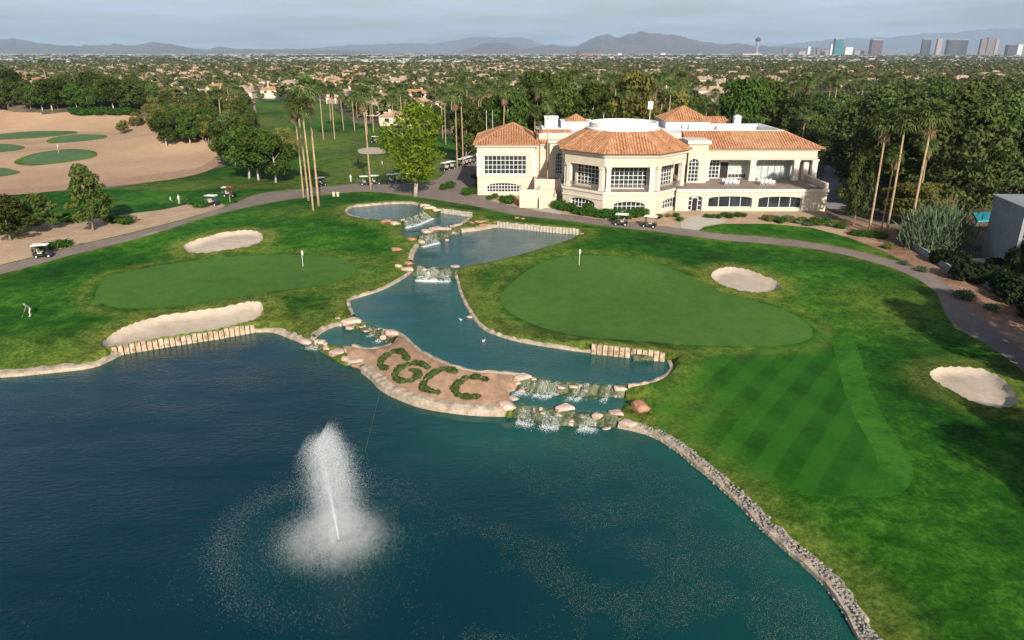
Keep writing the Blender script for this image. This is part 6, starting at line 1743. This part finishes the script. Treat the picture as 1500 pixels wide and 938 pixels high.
# ------------------------------------------------------------------ flags
def flagstick(px, py, label, h=2.25, s=1.0):
    p = at1(px, py); z = H(p[:1], p[1:2])[0]
    t = thing('flagstick', label, 'flag', (p[0], p[1], z)); t.scale = (s, s, s)
    mb = MB(); mb.tube([(0, 0, 0), (0, 0, h)], .03, 8); mb.build('pole', M['white'], t)
    V = []; F = []
    for i in range(7):
        x = .02 + .38 * i / 6; dz = .15 * (i / 6); y = .05 * math.sin(i * 1.1)
        for d in (-.008, .008): V += [(x * .45, y + d, h - .02 - dz), (x * .45, y + d, h - .62 - dz * .6)]
    for i in range(6):
        a, b = i * 4, i * 4 + 4; F += [(a, b, b + 1, a + 1), (a + 2, a + 3, b + 3, b + 2), (a, a + 2, b + 2, b), (a + 1, b + 1, b + 3, a + 3)]
    mobj('flag_cloth', V, F, M['white'], t)
    mb = MB(); mb.tube([(0, 0, .0), (0, 0, .012)], .06, 10); mb.build('cup_rim', M['white'], t)
flagstick(444, 390, 'white flag on the left putting green')
flagstick(848.5, 388, 'white flag at the back of the big right putting green')
flagstick(86, 224, 'small flag on the practice green in the sand', 2.2)

# ------------------------------------------------------------------ small things by the path
for x, lab in ((489, 'left one of two small tan bins by the path right of the palms'), (495, 'right one of two small tan bins by the path right of the palms')):
    p = at1(x, 288); t = thing('litter_bin', lab, 'bin', tuple(p)); mb = MB(); mb.tube([(0, 0, 0), (0, 0, .8)], [.26, .29], 12); mb.build('body', M['cl_khaki'], t); mb = MB(); mb.tube([(0, 0, .8), (0, 0, .86)], [.31, .28], 12); mb.build('lid', M['trim'], t)

# ------------------------------------------------------------------ people
def figure(label, J, cols, loc, rz, hat=None, extra=None):
    """J: joint name -> (x,y,z); one skinned surface per body, coloured by the nearest limb"""
    rad = dict(pel=.14, chest=.165, neck=.06, head=.095, crown=.085, sho=.075, elb=.05, wri=.036, palm=.042, hip=.10, kne=.065, ank=.045, toe=.045)
    V = []; E = []; Rr = []; idx = {}
    def add(k, p, r_): idx[k] = len(V); V.append(p); Rr.append(r_)
    add('pel', J['pel'], rad['pel']); add('chest', J['chest'], rad['chest']); add('neck', J['neck'], rad['neck']); add('head', J['head'], rad['head']); add('crown', J['crown'], rad['crown'])
    E += [('pel', 'chest'), ('chest', 'neck'), ('neck', 'head'), ('head', 'crown')]
    # a nose on the face
    hd = Vector(J['head']); fw = Vector(J.get('face', (1, 0, 0))).normalized(); add('nose', tuple(hd + fw * .115 + Vector((0, 0, .01))), .02); E.append(('head', 'nose'))
    for s in 'LR':
        for a in ('sho', 'elb', 'wri', 'palm'): add(a + s, J[a + s], rad[a])
        for a in ('hip', 'kne', 'ank', 'toe'): add(a + s, J[a + s], rad[a])
        E += [('chest', 'sho' + s), ('sho' + s, 'elb' + s), ('elb' + s, 'wri' + s), ('wri' + s, 'palm' + s), ('pel', 'hip' + s), ('hip' + s, 'kne' + s), ('kne' + s, 'ank' + s), ('ank' + s, 'toe' + s)]
        w, p = Vector(J['wri' + s]), Vector(J['palm' + s]); d = (p - w).normalized(); sd = d.cross(Vector((0.3, 1, .2))).normalized(); cu = d.cross(sd)
        for f, (o, ln) in enumerate(((-.033, .060), (-.011, .072), (.011, .068), (.033, .052))):
            k1, k2 = 'f%d%s' % (f, s), 'g%d%s' % (f, s)
            add(k1, tuple(p + d * .035 + sd * o), .0105); add(k2, tuple(p + d * (.035 + ln * .75) + sd * o + cu * .03), .009); E += [('palm' + s, k1), (k1, k2)]
        add('th' + s, tuple(w + (p - w) * .45 - sd * .05), .012); add('ti' + s, tuple(p - sd * .055 + cu * .02), .010); E += [('wri' + s, 'th' + s), ('th' + s, 'ti' + s)]
    me = bpy.data.meshes.new('body'); me.from_pydata(V, [(idx[a], idx[b]) for a, b in E], [])
    o = bpy.data.objects.new('tmp_body', me); COL.objects.link(o)
    md = o.modifiers.new('s', 'SKIN'); md.use_smooth_shade = True
    lay = me.skin_vertices[0] if me.skin_vertices else None
    if lay is None:
        bm = bmesh.new(); bm.from_mesh(me); bm.verts.layers.skin.verify(); bm.to_mesh(me); bm.free(); lay = me.skin_vertices[0]
    for i, r_ in enumerate(Rr): lay.data[i].radius = (r_, r_ * (.8 if i < 2 else 1)); lay.data[i].use_root = i == 0
    sb = o.modifiers.new('d', 'SUBSURF'); sb.levels = 1; sb.render_levels = 1
    dg = bpy.context.evaluated_depsgraph_get(); ev = o.evaluated_get(dg); m2 = bpy.data.meshes.new_from_object(ev)
    bpy.data.objects.remove(o)
    shirt, trouser, shoe = cols
    m2.materials.clear()
    for m in (M['skin'], M[shirt], M[trouser], M[shoe]): m2.materials.append(m)
    sl = {('pel', 'chest'): 1, ('chest', 'neck'): 1}
    for s in 'LR': sl.update({('chest', 'sho' + s): 1, ('sho' + s, 'elb' + s): 1, ('pel', 'hip' + s): 2, ('hip' + s, 'kne' + s): 2, ('kne' + s, 'ank' + s): 2, ('ank' + s, 'toe' + s): 3})
    segs = [(Vector(V[idx[a]]), Vector(V[idx[b]]), sl.get((a, b), 0)) for a, b in E]
    for f in m2.polygons:
        c = f.center; best = 9; bi = 0
        for a, b, k in segs:
            ab = b - a; t = max(0, min(1, (c - a).dot(ab) / (ab.length_squared + 1e-9))); q = (c - a - ab * t).length
            if q < best: best = q; bi = k
        if bi == 1 and c.z < J['pel'][2] + .02: bi = 2
        f.material_index = bi; f.use_smooth = True
    ob = bpy.data.objects.new('person', m2); link(ob); ob.location = loc; ob.rotation_euler = (0, 0, rz)
    tag(ob, label, 'person')
    hc = Vector(J['head']) + (Vector(J['crown']) - Vector(J['head'])) * .75
    bm = bmesh.new(); bmesh.ops.create_uvsphere(bm, u_segments=14, v_segments=8, radius=.118)
    bmesh.ops.delete(bm, geom=[v for v in bm.verts if v.co.z < -.02], context='VERTS')
    if hat:
        for v in bm.verts:
            if v.co.z < .02 and v.co.x > .04: v.co.x += .07
    mh = bpy.data.meshes.new('hair'); bm.to_mesh(mh); bm.free(); mh.materials.append(M[hat or 'hair'])
    ho = bpy.data.objects.new('cap' if hat else 'hair', mh); link(ho, ob); ho.location = hc; ho.rotation_euler = (0, 0, math.atan2(fw.y, fw.x))
    return ob
STAND = dict(pel=(0, 0, .95), chest=(.02, 0, 1.30), neck=(.02, 0, 1.50), head=(.04, 0, 1.62), crown=(.03, 0, 1.70), shoL=(.0, .19, 1.42), shoR=(.0, -.19, 1.42), elbL=(.0, .25, 1.13), elbR=(.0, -.25, 1.13),
             wriL=(.14, .22, .92), wriR=(.14, -.22, .92), palmL=(.19, .20, .85), palmR=(.19, -.20, .85), hipL=(0, .10, .90), hipR=(0, -.10, .90), kneL=(.03, .12, .50), kneR=(.03, -.12, .50), ankL=(0, .13, .08), ankR=(0, -.13, .08), toeL=(.18, .15, .045), toeR=(.18, -.15, .045))
SWING = dict(pel=(-.14, 0, .90), chest=(.12, .02, 1.20), neck=(.26, .03, 1.37), head=(.35, .03, 1.45), crown=(.38, .03, 1.54), face=(.6, 0, -.8), shoL=(.16, .20, 1.29), shoR=(.16, -.17, 1.27), elbL=(.30, .20, 1.02), elbR=(.28, -.10, 1.00),
             wriL=(.42, .12, .80), wriR=(.42, .06, .77), palmL=(.45, .10, .74), palmR=(.45, .07, .70), hipL=(-.12, .12, .86), hipR=(-.12, -.12, .86), kneL=(.02, .20, .48), kneR=(.02, -.20, .48), ankL=(-.03, .24, .08), ankR=(-.03, -.24, .08), toeL=(.15, .28, .045), toeR=(.15, -.27, .045))
def club(a, b, loc, rz, label):
    t = thing('golf_club', label, 'golf club', loc, rz); mb = MB(); mb.tube([a, b], .012, 6); mb.build('shaft', M['metal'], t)
    mb = MB(); b = Vector(b); mb.tube([tuple(b), tuple(b + Vector((.09, .02, .0)))], [.03, .022], 6); mb.build('club_head', M['black'], t)
    mb = MB(); a = Vector(a); d = (b - a).normalized(); mb.tube([tuple(a - d * .12), tuple(a + d * .14)], .017, 6); mb.build('grip', M['black'], t)
pg = at1(45, 463); L0 = (pg[0], pg[1], H(pg[:1], pg[1:2])[0])
figure('golfer in a grey shirt and pale trousers swinging on the left lawn', SWING, ('cl_grey', 'cl_khaki', 'cl_white'), L0, math.pi * 1.12, 'cl_grey')
club((.45, .09, .72), (.80, .35, .06), L0, math.pi * 1.12, 'golf club in the hands of the golfer on the left lawn')
def stand(px, py, rz, cols, label, hat=None):
    p = at1(px, py); J = {k: tuple(v) for k, v in STAND.items()}
    if rz > 2: J['elbR'] = (.12, -.24, 1.15); J['wriR'] = (.32, -.16, 1.05); J['palmR'] = (.39, -.13, 1.04)
    figure(label, J, cols, (p[0], p[1], H(p[:1], p[1:2])[0]), rz, hat)
stand(251, 301, .4, ('cl_white', 'cl_dark', 'cl_dark'), 'golfer in white shirt standing left of the other by the gravel tip')
stand(263, 299, 2.6, ('cl_white', 'cl_khaki', 'cl_white'), 'tall golfer in pale clothes next to the push cart by the gravel tip', 'cl_white')
stand(514, 267, 1.0, ('cl_white', 'cl_white', 'cl_white'), 'golfer in pale blue white clothes on the practice green left of the single palm')
stand(525, 241, 2.2, ('cl_red', 'cl_dark', 'cl_dark'), 'small figure in red standing on the practice green')
stand(560, 242, 2.8, ('cl_navy', 'cl_khaki', 'cl_dark'), 'small figure in navy standing on the practice green')
stand(570, 202, 2.8, ('cl_white', 'cl_navy', 'cl_dark'), 'far figure in white at the back of the practice green')
# push cart with a golf bag
p = at1(271, 300); zz = H(p[:1], p[1:2])[0]
t = thing('push_cart', 'dark push cart with golf bag beside the two golfers', 'push cart', (p[0], p[1], zz), .4)
mb = MB(); mb.tube([(-.5, 0, .2), (.1, 0, .5), (.55, 0, 1.0)], .025, 6); mb.build('frame', M['metal'], t)
for q in ((-.45, .3), (-.45, -.3), (.35, 0)):
    mb = MB(); mb.tube([(q[0], q[1] - .03, .15), (q[0], q[1] + .03, .15)], .15, 12); mb.build('wheel', M['rubber'], t)
t = thing('golf_bag', 'black golf bag lying on the push cart', 'golf bag', (p[0], p[1], zz), .4); mb = MB(); mb.tube([(-.42, 0, .32), (.32, 0, .86)], [.13, .15], 10); mb.build('body', M['black'], t)
mb = MB()
for k in range(5): mb.tube([(.3, -.06 + .03 * k, .85), (.52 + .02 * k, -.08 + .04 * k, 1.05)], [.012, .03], 5)
mb.build('club_heads', M['metal'], t)

# ------------------------------------------------------------------ houses
def house(label, w, d, h, roofm, seed):
    t = thing('house', label, 'house'); r_ = random.Random(seed)
    mb = MB(); mb.box(-w / 2, w / 2, -d / 2, d / 2, -.3, h); mb.box(-w / 2 + 1, -w / 2 + 7, -d / 2 - 4, -d / 2 - .003, -.3, h * .62); mb.build('wall', M['wallhouse'], t)
    mb = MB(); o = .55; zt = h + d * .20
    P = [(-w / 2 - o, -d / 2 - o, h), (w / 2 + o, -d / 2 - o, h), (w / 2 + o, d / 2 + o, h), (-w / 2 - o, d / 2 + o, h)]; r0, r1 = (-w / 2 + d * .42, 0, zt), (w / 2 - d * .42, 0, zt)
    mb.add(P + [r0, r1], [(0, 1, 5, 4), (1, 2, 5), (2, 3, 4, 5), (3, 0, 4), (3, 2, 1, 0)])
    hh = h * .62; a0, a1, b0 = -w / 2 + .5, -w / 2 + 7.5, -d / 2 - 4.5
    mb.add([(a0, b0, hh), (a1, b0, hh), (a1, -d / 2 + .1, hh), (a0, -d / 2 + .1, hh), ((a0 + a1) / 2, b0 + 1.6, hh + 1.3), ((a0 + a1) / 2, -d / 2 + .1, hh + 1.3)], [(0, 1, 4), (1, 2, 5, 4), (3, 0, 4, 5), (2, 3, 5)])
    rf = mb.build('roof', M[roofm], t)
    mb = MB(); mb.box(w * .2, w * .2 + 1, .8, 1.8, h, zt + .7); mb.build('chimney', M['wallhouse'], rf)
    mb = MB(); mb.box(-w / 2 + 1.6, -w / 2 + 6.2, -d / 2 - 4.05, -d / 2 - 4.003, 0, 2.3); mb.build('garage_door', M['terrace'], t)
    for x in (w * .12, w * .34):
        for z in ([1.0] if h < 4.5 else [1.0, 3.9]):
            mb = MB(); mb.box(x - .8, x + .8, -d / 2 - .05, -d / 2 - .003, z, z + 1.3); mb.build('window', M['glass'], t)
    for x in (-w * .3, 0, w * .3):
        mb = MB(); mb.box(x - .9, x + .9, d / 2 + .003, d / 2 + .05, h - 1.9, h - .6); mb.build('window', M['glass'], t)
    return Stock(t)
M['tile_tan'] = tile_mat('tan_tile', (0.30, 0.20, 0.14), (0.40, 0.29, 0.21), (0.50, 0.39, 0.30))
HS = [house('h', 16, 10.5, 5.4, 'tile', 1), house('h', 15, 10, 3.6, 'tile_pale', 2), house('h', 17, 11, 5.6, 'tile_tan', 3), house('h', 14, 10, 3.8, 'tile_tan', 4)]
HDESC = ['two storey house with orange tile roof', 'low house with peach tile roof', 'two storey house with tan roof', 'low house with tan tile roof']
SHORT = {s: t for (_, s), t in zip(SECT, ('beyond the practice sand', 'at the back of the left fairway', 'behind the tall path palms', 'behind the rotunda', 'behind the right wing', 'beyond the dark wood', 'above the grey house'))}
order = np.argsort(HX[:, 1]); nh = 0; FH = []
HPX, _ = project(HX[:, 0], HX[:, 1], 4.0)
for i in order:
    x, y, rz = HALL[i]
    if y < 620 and nh < 230 and -60 < HPX[i] < 1560:
        k = rng.choice(4, p=[.22, .26, .26, .26]); nh += 1; sec = sector(HPX[i])
        HS[k].put((x, y, 3.0), rz, rng.uniform(.9, 1.08), '%s %s' % (HDESC[k], SHORT[sec]), 'suburb houses ' + sec)
    elif -150 < HPX[i] < 1650: FH.append((x, y, 3.0, rz, 1, 1, rng.uniform(.8, 1.25), 0))
def house_tpl():
    V = [(-8, -5, -.3), (8, -5, -.3), (8, 5, -.3), (-8, 5, -.3), (-8, -5, 4), (8, -5, 4), (8, 5, 4), (-8, 5, 4)]; W = [(0, 1, 5, 4), (1, 2, 6, 5), (2, 3, 7, 6), (3, 0, 4, 7)]
    RV = [(-8.6, -5.6, 4), (8.6, -5.6, 4), (8.6, 5.6, 4), (-8.6, 5.6, 4), (-4, 0, 6.2), (4, 0, 6.2)]; RF = [(0, 1, 5, 4), (1, 2, 5, 5), (2, 3, 4, 5), (3, 0, 4, 4)]
    return (np.array(V, float), np.array(W, np.int32)), (np.array(RV, float), RF)
wt, rt = house_tpl()
RF = np.array([(0, 1, 5), (0, 5, 4), (1, 2, 5), (2, 3, 4), (2, 4, 5), (3, 0, 4)], np.int32)
wo = merged('suburb_houses', [wt], FH, M['wallfar'], 'stuff', 'far houses of the suburb seen between trees', 'houses')
# roofs of the same far houses share that mass
ro = merged('suburb_roofs', [(rt[0], RF)], FH, M['rooffar'], 'stuff', 'peach roofs of the far suburb houses', 'roofs')
n = 2600; d = 1450 * np.exp(rng.random(n) * math.log(9500 / 1450)); a = rng.uniform(-.78, .78, n)
big = rng.random(n) < .10
pl = []
for i in range(n):
    s = (2.2 + rng.random() * 3 if big[i] else 1.0) * (1 + d[i] / 5000)
    pl.append((a[i] * d[i], d[i], 2.5, rng.uniform(-.2, .2), s, s * rng.uniform(.5, 1.1), rng.uniform(.7, 1.2), 0))
bx_ = MB(); bx_.box(-8, 8, -5, 5, 0, 5); BT = (np.array(bx_.v), np.array(bx_.f, np.int32))
merged('valley_buildings', [BT], pl, M['whitefar'], 'stuff', 'pale specks of low buildings across the far valley', 'buildings')

# ------------------------------------------------------------------ skyline
TW = {}
def tower_mat(name, a, b_):
    if name in TW: return TW[name]
    m, nt, b = ng(name); co = coord(nt, 'world'); sx = N(nt, 'ShaderNodeSeparateXYZ'); L(nt, co, sx.inputs[0])
    s = math_(nt, 'SINE', math_(nt, 'MULTIPLY', sx.outputs['Z'], 2 * math.pi / 9.0)); s = math_(nt, 'ADD', math_(nt, 'MULTIPLY', s, 4), .5, True)
    L(nt, mixc(nt, s, a, b_), b.inputs['Base Color']); b.inputs['Roughness'].default_value = .35; TW[name] = m; return m
def tower(name, px0, px1, top, base, Y, mat, label, cap=None, curve=False, cat='tower'):
    z0 = 0.0; z1 = zat(top, Y); x0, x1 = pxx(px0, Y, 30), pxx(px1, Y, 30); w = x1 - x0; c = (x0 + x1) / 2
    t = thing(name, label, cat, (c, Y, z0)); mb = MB()
    if curve:
        P = [(w * (i / 10 - .5), -w * .10 * (1 - (2 * i / 10 - 1) ** 2)) for i in range(11)]; P += [(x, y + w * .22) for x, y in P[::-1]]; mb.prism(P, 0, z1)
    else: mb.box(-w / 2, w / 2, 0, max(w * .6, 25), 0, z1)
    mb.build('shaft', mat, t)
    mb = MB(); h = max(4, z1 * .035)
    if curve: mb.prism([(x * 1.01, y * 1.01) for x, y in P], z1 + .1, z1 + h)
    else: mb.box(-w * .51, w * .51, -.5, max(w * .6, 25) + .5, z1 + .1, z1 + h)
    mb.build('roof_band', M['whitefar'] if cap else mat, t)
    return t
dk = tower_mat('dark_glass_tower', (.030, .028, .036), (.06, .055, .062)); pur = tower_mat('plum_glass_tower', (.055, .030, .036), (.11, .06, .065)); teal = tower_mat('teal_glass_tower', (.010, .11, .13), (.02, .16, .18))
tan = tower_mat('tan_tower', (.24, .19, .16), (.34, .28, .24)); pale = tower_mat('pale_tower', (.45, .46, .48), (.62, .62, .62)); brn = tower_mat('brown_tower', (.13, .095, .09), (.20, .15, .14)); red = tower_mat('red_brown_block', (.20, .07, .06), (.30, .12, .10))
YT_ = 6200
for a in ((1216, 1222.5, 66, 'narrow pale blue tower touching the teal tower', pale, 0, 0), (1222, 1234, 57.5, 'teal glass tower of the skyline', teal, 1, 0), (1238, 1249, 70, 'pale stepped block right of the teal tower', pale, 0, 0),
          (1276, 1291.5, 59, 'dark plum glass tower standing apart', pur, 1, 0), (1349, 1362, 58, 'dark slab tower left of the slim tan tower', dk, 1, 1), (1371, 1378, 58, 'slim tan tower between two dark slabs', tan, 1, 0),
          (1387, 1416, 59, 'widest dark curved tower of the skyline', dk, 1, 1), (1435, 1443, 58, 'left one of three joined brown towers', brn, 0, 0), (1444.5, 1455, 56.5, 'middle one of three joined brown towers', brn, 0, 0), (1456.5, 1461, 58.5, 'narrow right one of three joined brown towers', tan, 0, 0),
          (1476, 1489, 67, 'low wide grey blue tower near the right edge', dk, 0, 0), (1490, 1497, 66, 'pale tower at the right end of the skyline', pale, 0, 0), (1147, 1150.5, 71, 'thin dark tower right of the needle', brn, 0, 0), (1183, 1187, 69, 'pale slim tower left of the dark short one', pale, 0, 0),
          (1197, 1203, 71, 'short dark tower left of the teal one', brn, 0, 0), (1203.5, 1214, 75, 'low pinkish block left of the teal tower', tan, 0, 0), (1252, 1266, 75, 'low pale block between teal and plum towers', tan, 0, 0), (1170, 1180, 76, 'low pale block left of the slim pale tower', tan, 0, 0)):
    tower('skyline_tower', a[0], a[1], a[2], 82, YT_ + rng.uniform(-250, 250), a[4], a[3], a[5], a[6])
for a in ((845, 849.5, 75, 'dark block at the left end of the old town cluster', dk), (850.5, 868, 79, 'wide red brown block of the old town cluster', red), (869.5, 881, 79, 'second red brown block of the old town cluster', red), (890, 897, 80, 'small tan block right of the red brown pair', tan), (905, 911, 79, 'small pale block alone right of the old town cluster', pale), (968, 975, 79, 'pale block alone left of the needle tower', pale), (920, 928, 82, 'low tan block in the old town gap', tan)):
    tower('distant_block', a[0], a[1], a[2], 86, 5600 + rng.uniform(-200, 200), a[4], a[3], cat='block')
tower('office_block', 280, 295, 95, 108, 1750, pale, 'pale square office block rising alone from the left suburb', cat='office block')
# needle tower
Yn = 6000; xn = pxx(1108.5, Yn, 30); zt = zat(52, Yn); zp = zat(61.5, Yn)
t = thing('observation_tower', 'white needle tower with a dark pod near the top', 'tower', (xn, Yn, 0))
mb = MB(); mb.tube([(0, 0, 0), (0, 0, zp * .4), (0, 0, zp)], [16, 9, 11], 10); mb.build('shaft', M['whitefar'], t)
mb = MB(); mb.tube([(0, 0, zp + .2), (0, 0, zp + 8), (0, 0, zp + 22), (0, 0, zp + 30)], [12, 21, 20, 8], 12); mb.build('pod', dk, t)
mb = MB(); mb.tube([(0, 0, zp + 30.2), (0, 0, zt)], [4, 1.5], 6); mb.build('spire', M['whitefar'], t)
mb = MB(); mb.box(-120, 30, -40, 20, 0, 16); mb.build('podium', M['wallfar'], t)
# freeway lamp masts
def mast(px, top, Y, label):
    x = pxx(px, Y, 15); t = thing('lamp_mast', label, 'lamp mast', (x, Y, 0)); h = zat(top, Y); mb = MB(); mb.tube([(0, 0, 0), (0, 0, h)], [1.1, .8], 6); mb.build('pole', M['whitefar'], t); mb = MB(); mb.box(-1.6, 1.6, -1.2, 1.2, h + .05, h + 1.2); mb.build('lamp_head', M['whitefar'], t)
for i, x in enumerate((1196, 1224, 1256, 1278, 1300, 1319, 1337, 1354, 1365, 1376, 1389, 1403, 1417, 1431, 1437, 1444, 1459, 1474, 1490)):
    mast(x, 89.5 - (x - 1196) * .010, 2100, 'pale lamp mast in the row along the far freeway'); COL.objects
for o in list(COL.objects):
    if o.get('category') == 'lamp mast': o['group'] = 'lamp masts along the far freeway'

# ------------------------------------------------------------------ mountains
def ridge(name, pts, Y, depth, seed, rough=.10, base=1.0):
    pts = np.array(pts, float); xs = np.linspace(pts[0, 0], pts[-1, 0], int((pts[-1, 0] - pts[0, 0]) / 2.2)); ys = np.interp(xs, pts[:, 0], pts[:, 1]); ys = ys + np.array([1.5 * mnoise.fractal(Vector((x * .09, seed * 9.1, 0)), .8, 2.2, 5) for x in xs])
    n = len(xs); m = 15; V = np.zeros((n, m, 3)); o = seed * 5.1
    hz = np.array([zat(y, Y) for y in ys]); X = np.array([pxx(x, Y, 0) for x in xs]); env = np.ones(n)
    for i in range(n):
        for j in range(m):
            t = j / (m - 1) * 2 - 1          # -1 front foot, 0 crest, 1 back foot
            w = mnoise.fractal(Vector((xs[i] * .055 + o, t * 2.2, o)), 1.0, 2.1, 5)
            f = (1 - abs(t)) ** (1.25)
            z = hz[i] * f * (1 + (rough * 3.0 * w if abs(t) > .02 else rough * .25 * w)) - 5
            k = 1 + t * depth / Y
            V[i, j] = (X[i] * k + 60 * w * (abs(t) > .02), Y + t * depth, max(z, -5) if abs(t) < .99 else -6)
    idx = np.arange(n * m).reshape(n, m); F = np.stack([idx[:-1, :-1], idx[1:, :-1], idx[1:, 1:], idx[:-1, 1:]], -1).reshape(-1, 4)
    o_ = mobj(name, V.reshape(-1, 3), F, M['mountain'], smooth=True); o_['kind'] = 'structure'
ridge('mountains', [(-120, 62), (-60, 58), (0, 57), (25, 56), (50, 61), (80, 65), (110, 67), (130, 66), (150, 66.5), (170, 64), (185, 66), (205, 66), (225, 61), (240, 63), (260, 65), (275, 69), (300, 73), (325, 68), (345, 71), (400, 72), (450, 71), (500, 73), (560, 76), (620, 79)], 15500, 3200, 1)
ridge('mountains', [(640, 82), (665, 78), (690, 70), (710, 63.5), (730, 61.5), (750, 64.5), (765, 71), (790, 67.5), (812, 65.5), (830, 69.5), (845, 68), (860, 59), (875, 53), (890, 50), (905, 56), (920, 50), (935, 46.5), (960, 48.5), (985, 52), (1000, 54), (1030, 61), (1060, 64.5), (1080, 63.5), (1100, 66), (1130, 68), (1150, 69), (1200, 70), (1260, 74), (1320, 80)], 15000, 2800, 2, .13)
ridge('mountains', [(420, 74), (520, 65.5), (560, 64.5), (600, 62.5), (640, 64), (660, 60), (680, 56.5), (700, 54), (715, 53.5), (735, 55.5), (760, 54), (800, 66), (850, 68), (900, 72)], 23500, 3500, 3, .06)
ridge('mountains', [(1080, 72), (1180, 61), (1240, 56), (1300, 55.5), (1350, 49), (1400, 46.5), (1450, 41.5), (1500, 42), (1560, 40), (1640, 44)], 25500, 3800, 4, .06)

# ------------------------------------------------------------------ air, sky, sun, camera
mb = MB(); mb.box(-33000, 33000, -400, 33500, -8, 1000)
hz_m = bpy.data.materials.new('haze_air'); hz_m.use_nodes = True; nt = hz_m.node_tree; nt.nodes.clear()
out = N(nt, 'ShaderNodeOutputMaterial'); pv = N(nt, 'ShaderNodeVolumePrincipled'); pv.inputs['Color'].default_value = (.58, .77, 1.0, 1); pv.inputs['Density'].default_value = HAZE = 5.0e-5; pv.inputs['Anisotropy'].default_value = 0.0
L(nt, pv.outputs[0], out.inputs['Volume'])
hz = mb.build('haze', hz_m); hz['kind'] = 'stuff'; hz.display_type = 'WIRE'

SUN_EL, SUN_AZ = 27.0, 14.0    # the sun stands behind the camera, a little to its right
w = bpy.data.worlds.new('World'); SC.world = w; w.use_nodes = True; nt = w.node_tree
bg = nt.nodes['Background']; sky = N(nt, 'ShaderNodeTexSky', sky_type='NISHITA'); sky.sun_disc = False
sd = Vector((math.sin(R(SUN_AZ)) * math.cos(R(SUN_EL)), -math.cos(R(SUN_AZ)) * math.cos(R(SUN_EL)), math.sin(R(SUN_EL))))
sky.sun_elevation = R(SUN_EL); sky.sun_rotation = math.atan2(sd.x, sd.y)
sky.air_density = 1.0; sky.dust_density = 2.0; sky.ozone_density = 1.0
tc = N(nt, 'ShaderNodeTexCoord'); sp_ = N(nt, 'ShaderNodeSeparateXYZ'); L(nt, tc.outputs['Generated'], sp_.inputs[0])
zz_ = math_(nt, 'ADD', math_(nt, 'MAXIMUM', sp_.outputs['Z'], 0.0), .06)
cv = N(nt, 'ShaderNodeCombineXYZ'); L(nt, math_(nt, 'DIVIDE', sp_.outputs['X'], zz_), cv.inputs[0]); L(nt, math_(nt, 'DIVIDE', sp_.outputs['Y'], zz_), cv.inputs[1])
cn = N(nt, 'ShaderNodeTexNoise', i_Scale=.42, i_Detail=6.0, i_Roughness=.55); L(nt, cv.outputs[0], cn.inputs['Vector'])
cf = ramp(nt, cn.outputs['Fac'], [(.38, (.05, .05, .05)), (.62, (.95, .95, .95))])
cf = math_(nt, 'MULTIPLY', cf, math_(nt, 'SUBTRACT', 1.2, math_(nt, 'MULTIPLY', sp_.outputs['Z'], 2.2), True))
cc = mixc(nt, cf, sky.outputs[0], (5.9, 6.8, 7.9))
L(nt, cc, bg.inputs['Color']); bg.inputs['Strength'].default_value = .085
sl = bpy.data.lights.new('sun', 'SUN'); sl.energy = 4.9; sl.angle = R(.9); sl.color = (1.0, .92, .80)
so = bpy.data.objects.new('sun', sl); COL.objects.link(so); so.rotation_euler = sd.to_track_quat('Z', 'Y').to_euler(); so.location = (0, -50, 80)

cam = bpy.data.cameras.new('camera'); cam.sensor_width = 36; cam.lens = FPX / 1500 * 36; cam.clip_start = .5; cam.clip_end = 80000
co_ = bpy.data.objects.new('camera', cam); COL.objects.link(co_); co_.location = (0, 0, CAMZ); co_.rotation_euler = (math.pi / 2 - PITCH, 0, 0); SC.camera = co_
SC.view_settings.view_transform = 'Standard'; SC.view_settings.look = 'None'; SC.view_settings.exposure = 0.45; SC.view_settings.gamma = 1.0
SC.render.engine = 'CYCLES'; cy = SC.cycles
cy.use_denoising = True
try: cy.denoiser = 'OPENIMAGEDENOISE'
except Exception: pass
cy.use_adaptive_sampling = True; cy.adaptive_threshold = .02
cy.max_bounces = 5; cy.diffuse_bounces = 2; cy.glossy_bounces = 3; cy.transmission_bounces = 2; cy.volume_bounces = 0; cy.transparent_max_bounces = 4
cy.caustics_reflective = False; cy.caustics_refractive = False; cy.sample_clamp_indirect = 6.0
# leftover unused originals
for lst in list(rocks.values()) + list(S.values()) + [[gc], [ch], HS]:
    for s_ in lst:
        if not s_.used:
            for c_ in list(s_.root.children_recursive) + [s_.root]: bpy.data.objects.remove(c_)
